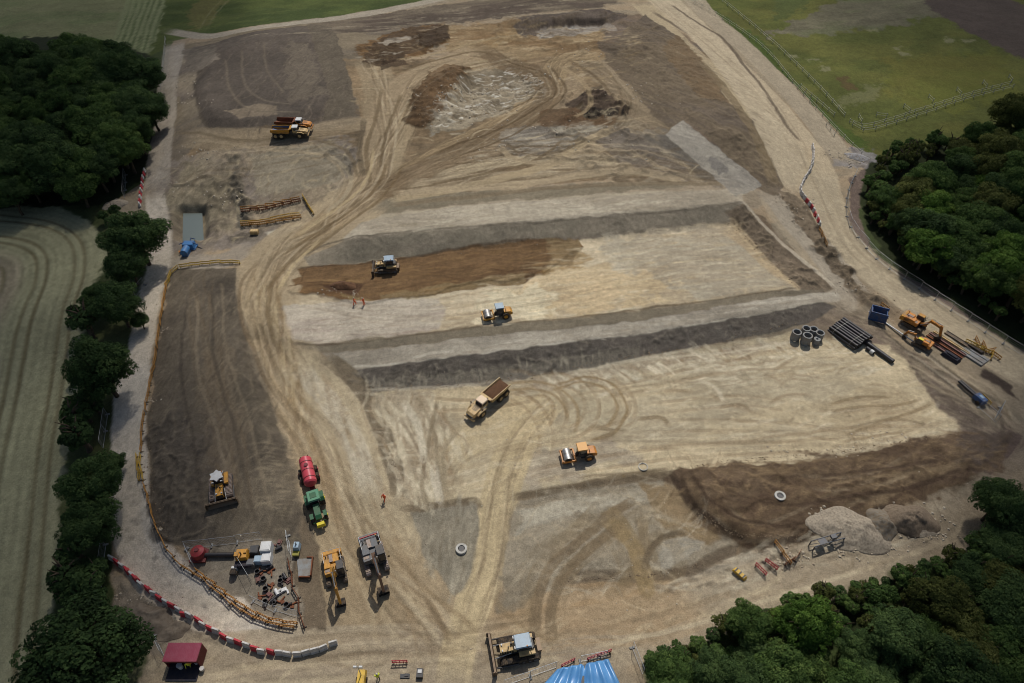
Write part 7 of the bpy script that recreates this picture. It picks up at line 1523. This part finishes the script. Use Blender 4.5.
wood([(646, 668), (664, 656), (700, 648), (735, 630), (760, 616), (800, 610), (850, 592), (905, 578), (950, 566), (988, 540), (1000, 508), (1012, 496), (1012, 560), (960, 605), (900, 622), (850, 640), (800, 645), (740, 655), (660, 690)], 1, 2.2, 1.0, 2.0, ['mid_bush', 'dark_bush', 'olive_bush', 'mid_bush', 'mid_bush'], 'KIND shrub on the bank above the bottom haul road', 'KIND shrubs on the bottom bank', name='shrub')
for i, (x, y, a) in enumerate(along([(648, 664), (668, 652), (700, 646), (735, 622), (762, 612), (800, 606), (850, 590), (905, 574), (950, 564), (984, 540), (1000, 512)], 1.7)):
    plant(x + TR.uniform(-.8, .8), y + TR.uniform(-.8, .5), TR.uniform(.8, 1.8), ['mid_bush', 'dark_bush', 'mid_bush', 'olive_bush'][i % 4], 'verge_shrub', 'low shrub in the verge where the bottom haul road meets the wood', 'shrub', 'shrubs along the verge of the bottom haul road', sz=TR.uniform(.7, 1.1))
tree_px(806, 624, 34, 'bright', 'bright green tree in the bottom right wood', 0, 1.25)
tree_px(748, 622, 27, 'mid', 'tall green tree at the left end of the bottom right wood', 1, 1.15)
tree_px(1000, 500, 26, 'dark', 'tall dark tree standing at the right edge above the bottom wood', 2, 1.3)
print('trees', ntree)
# ------------------------------------------------------------------ added volumes out of view, ringed round the site to darken its edges
cm = bpy.data.materials.new('added_shade_vapour'); cm.use_nodes = True; cn = cm.node_tree; cn.nodes.clear()
pv = cn.nodes.new('ShaderNodeVolumePrincipled'); pv.inputs['Color'].default_value = (1, 1, 1, 1); pv.inputs['Density'].default_value = .022; pv.inputs['Anisotropy'].default_value = .6
co_ = cn.nodes.new('ShaderNodeOutputMaterial'); cn.links.new(pv.outputs[0], co_.inputs['Volume'])
def added_shade_cloud(gx_, gy_, rx, ry, thick, seed, h=420):
    """an added, unseen lumpy volume whose shade falls on the ground at (gx_, gy_)"""
    bm = bmesh.new(); bmesh.ops.create_icosphere(bm, subdivisions=4, radius=1)
    for v in bm.verts:
        p = v.co.copy(); n = 1 + .22 * float(fbm(np.array([p.x * 1.6 + seed * 3]), np.array([p.y * 1.6 + p.z]), 3, seed)[0])
        v.co = Vector((p.x * rx * n, p.y * ry * n, p.z * thick / 2 * (1.2 if p.z > 0 else .6) * n))
    me = bpy.data.meshes.new('added_shade_cloud'); bm.to_mesh(me); bm.free(); me.materials.append(cm); me.polygons.foreach_set('use_smooth', [True] * len(me.polygons))
    o = bpy.data.objects.new('added_shade_cloud', me); C.objects.link(o); o['kind'] = 'structure'
    k = h / sd.z; o.location = (gx_ + sd.x * k, gy_ + sd.y * k, h); return o
added_shade_cloud(-88, 46, 54, 48, 92, 1)
added_shade_cloud(-122, 118, 60, 56, 58, 2, 470)
added_shade_cloud(-158, 215, 88, 80, 72, 3, 440)
added_shade_cloud(104, 32, 66, 42, 100, 4, 430)
added_shade_cloud(122, 72, 44, 40, 50, 8, 400)
added_shade_cloud(134, 120, 50, 60, 52, 5, 480)
added_shade_cloud(175, 230, 78, 70, 40, 6, 450)
added_shade_cloud(10, 322, 120, 62, 48, 7, 500)
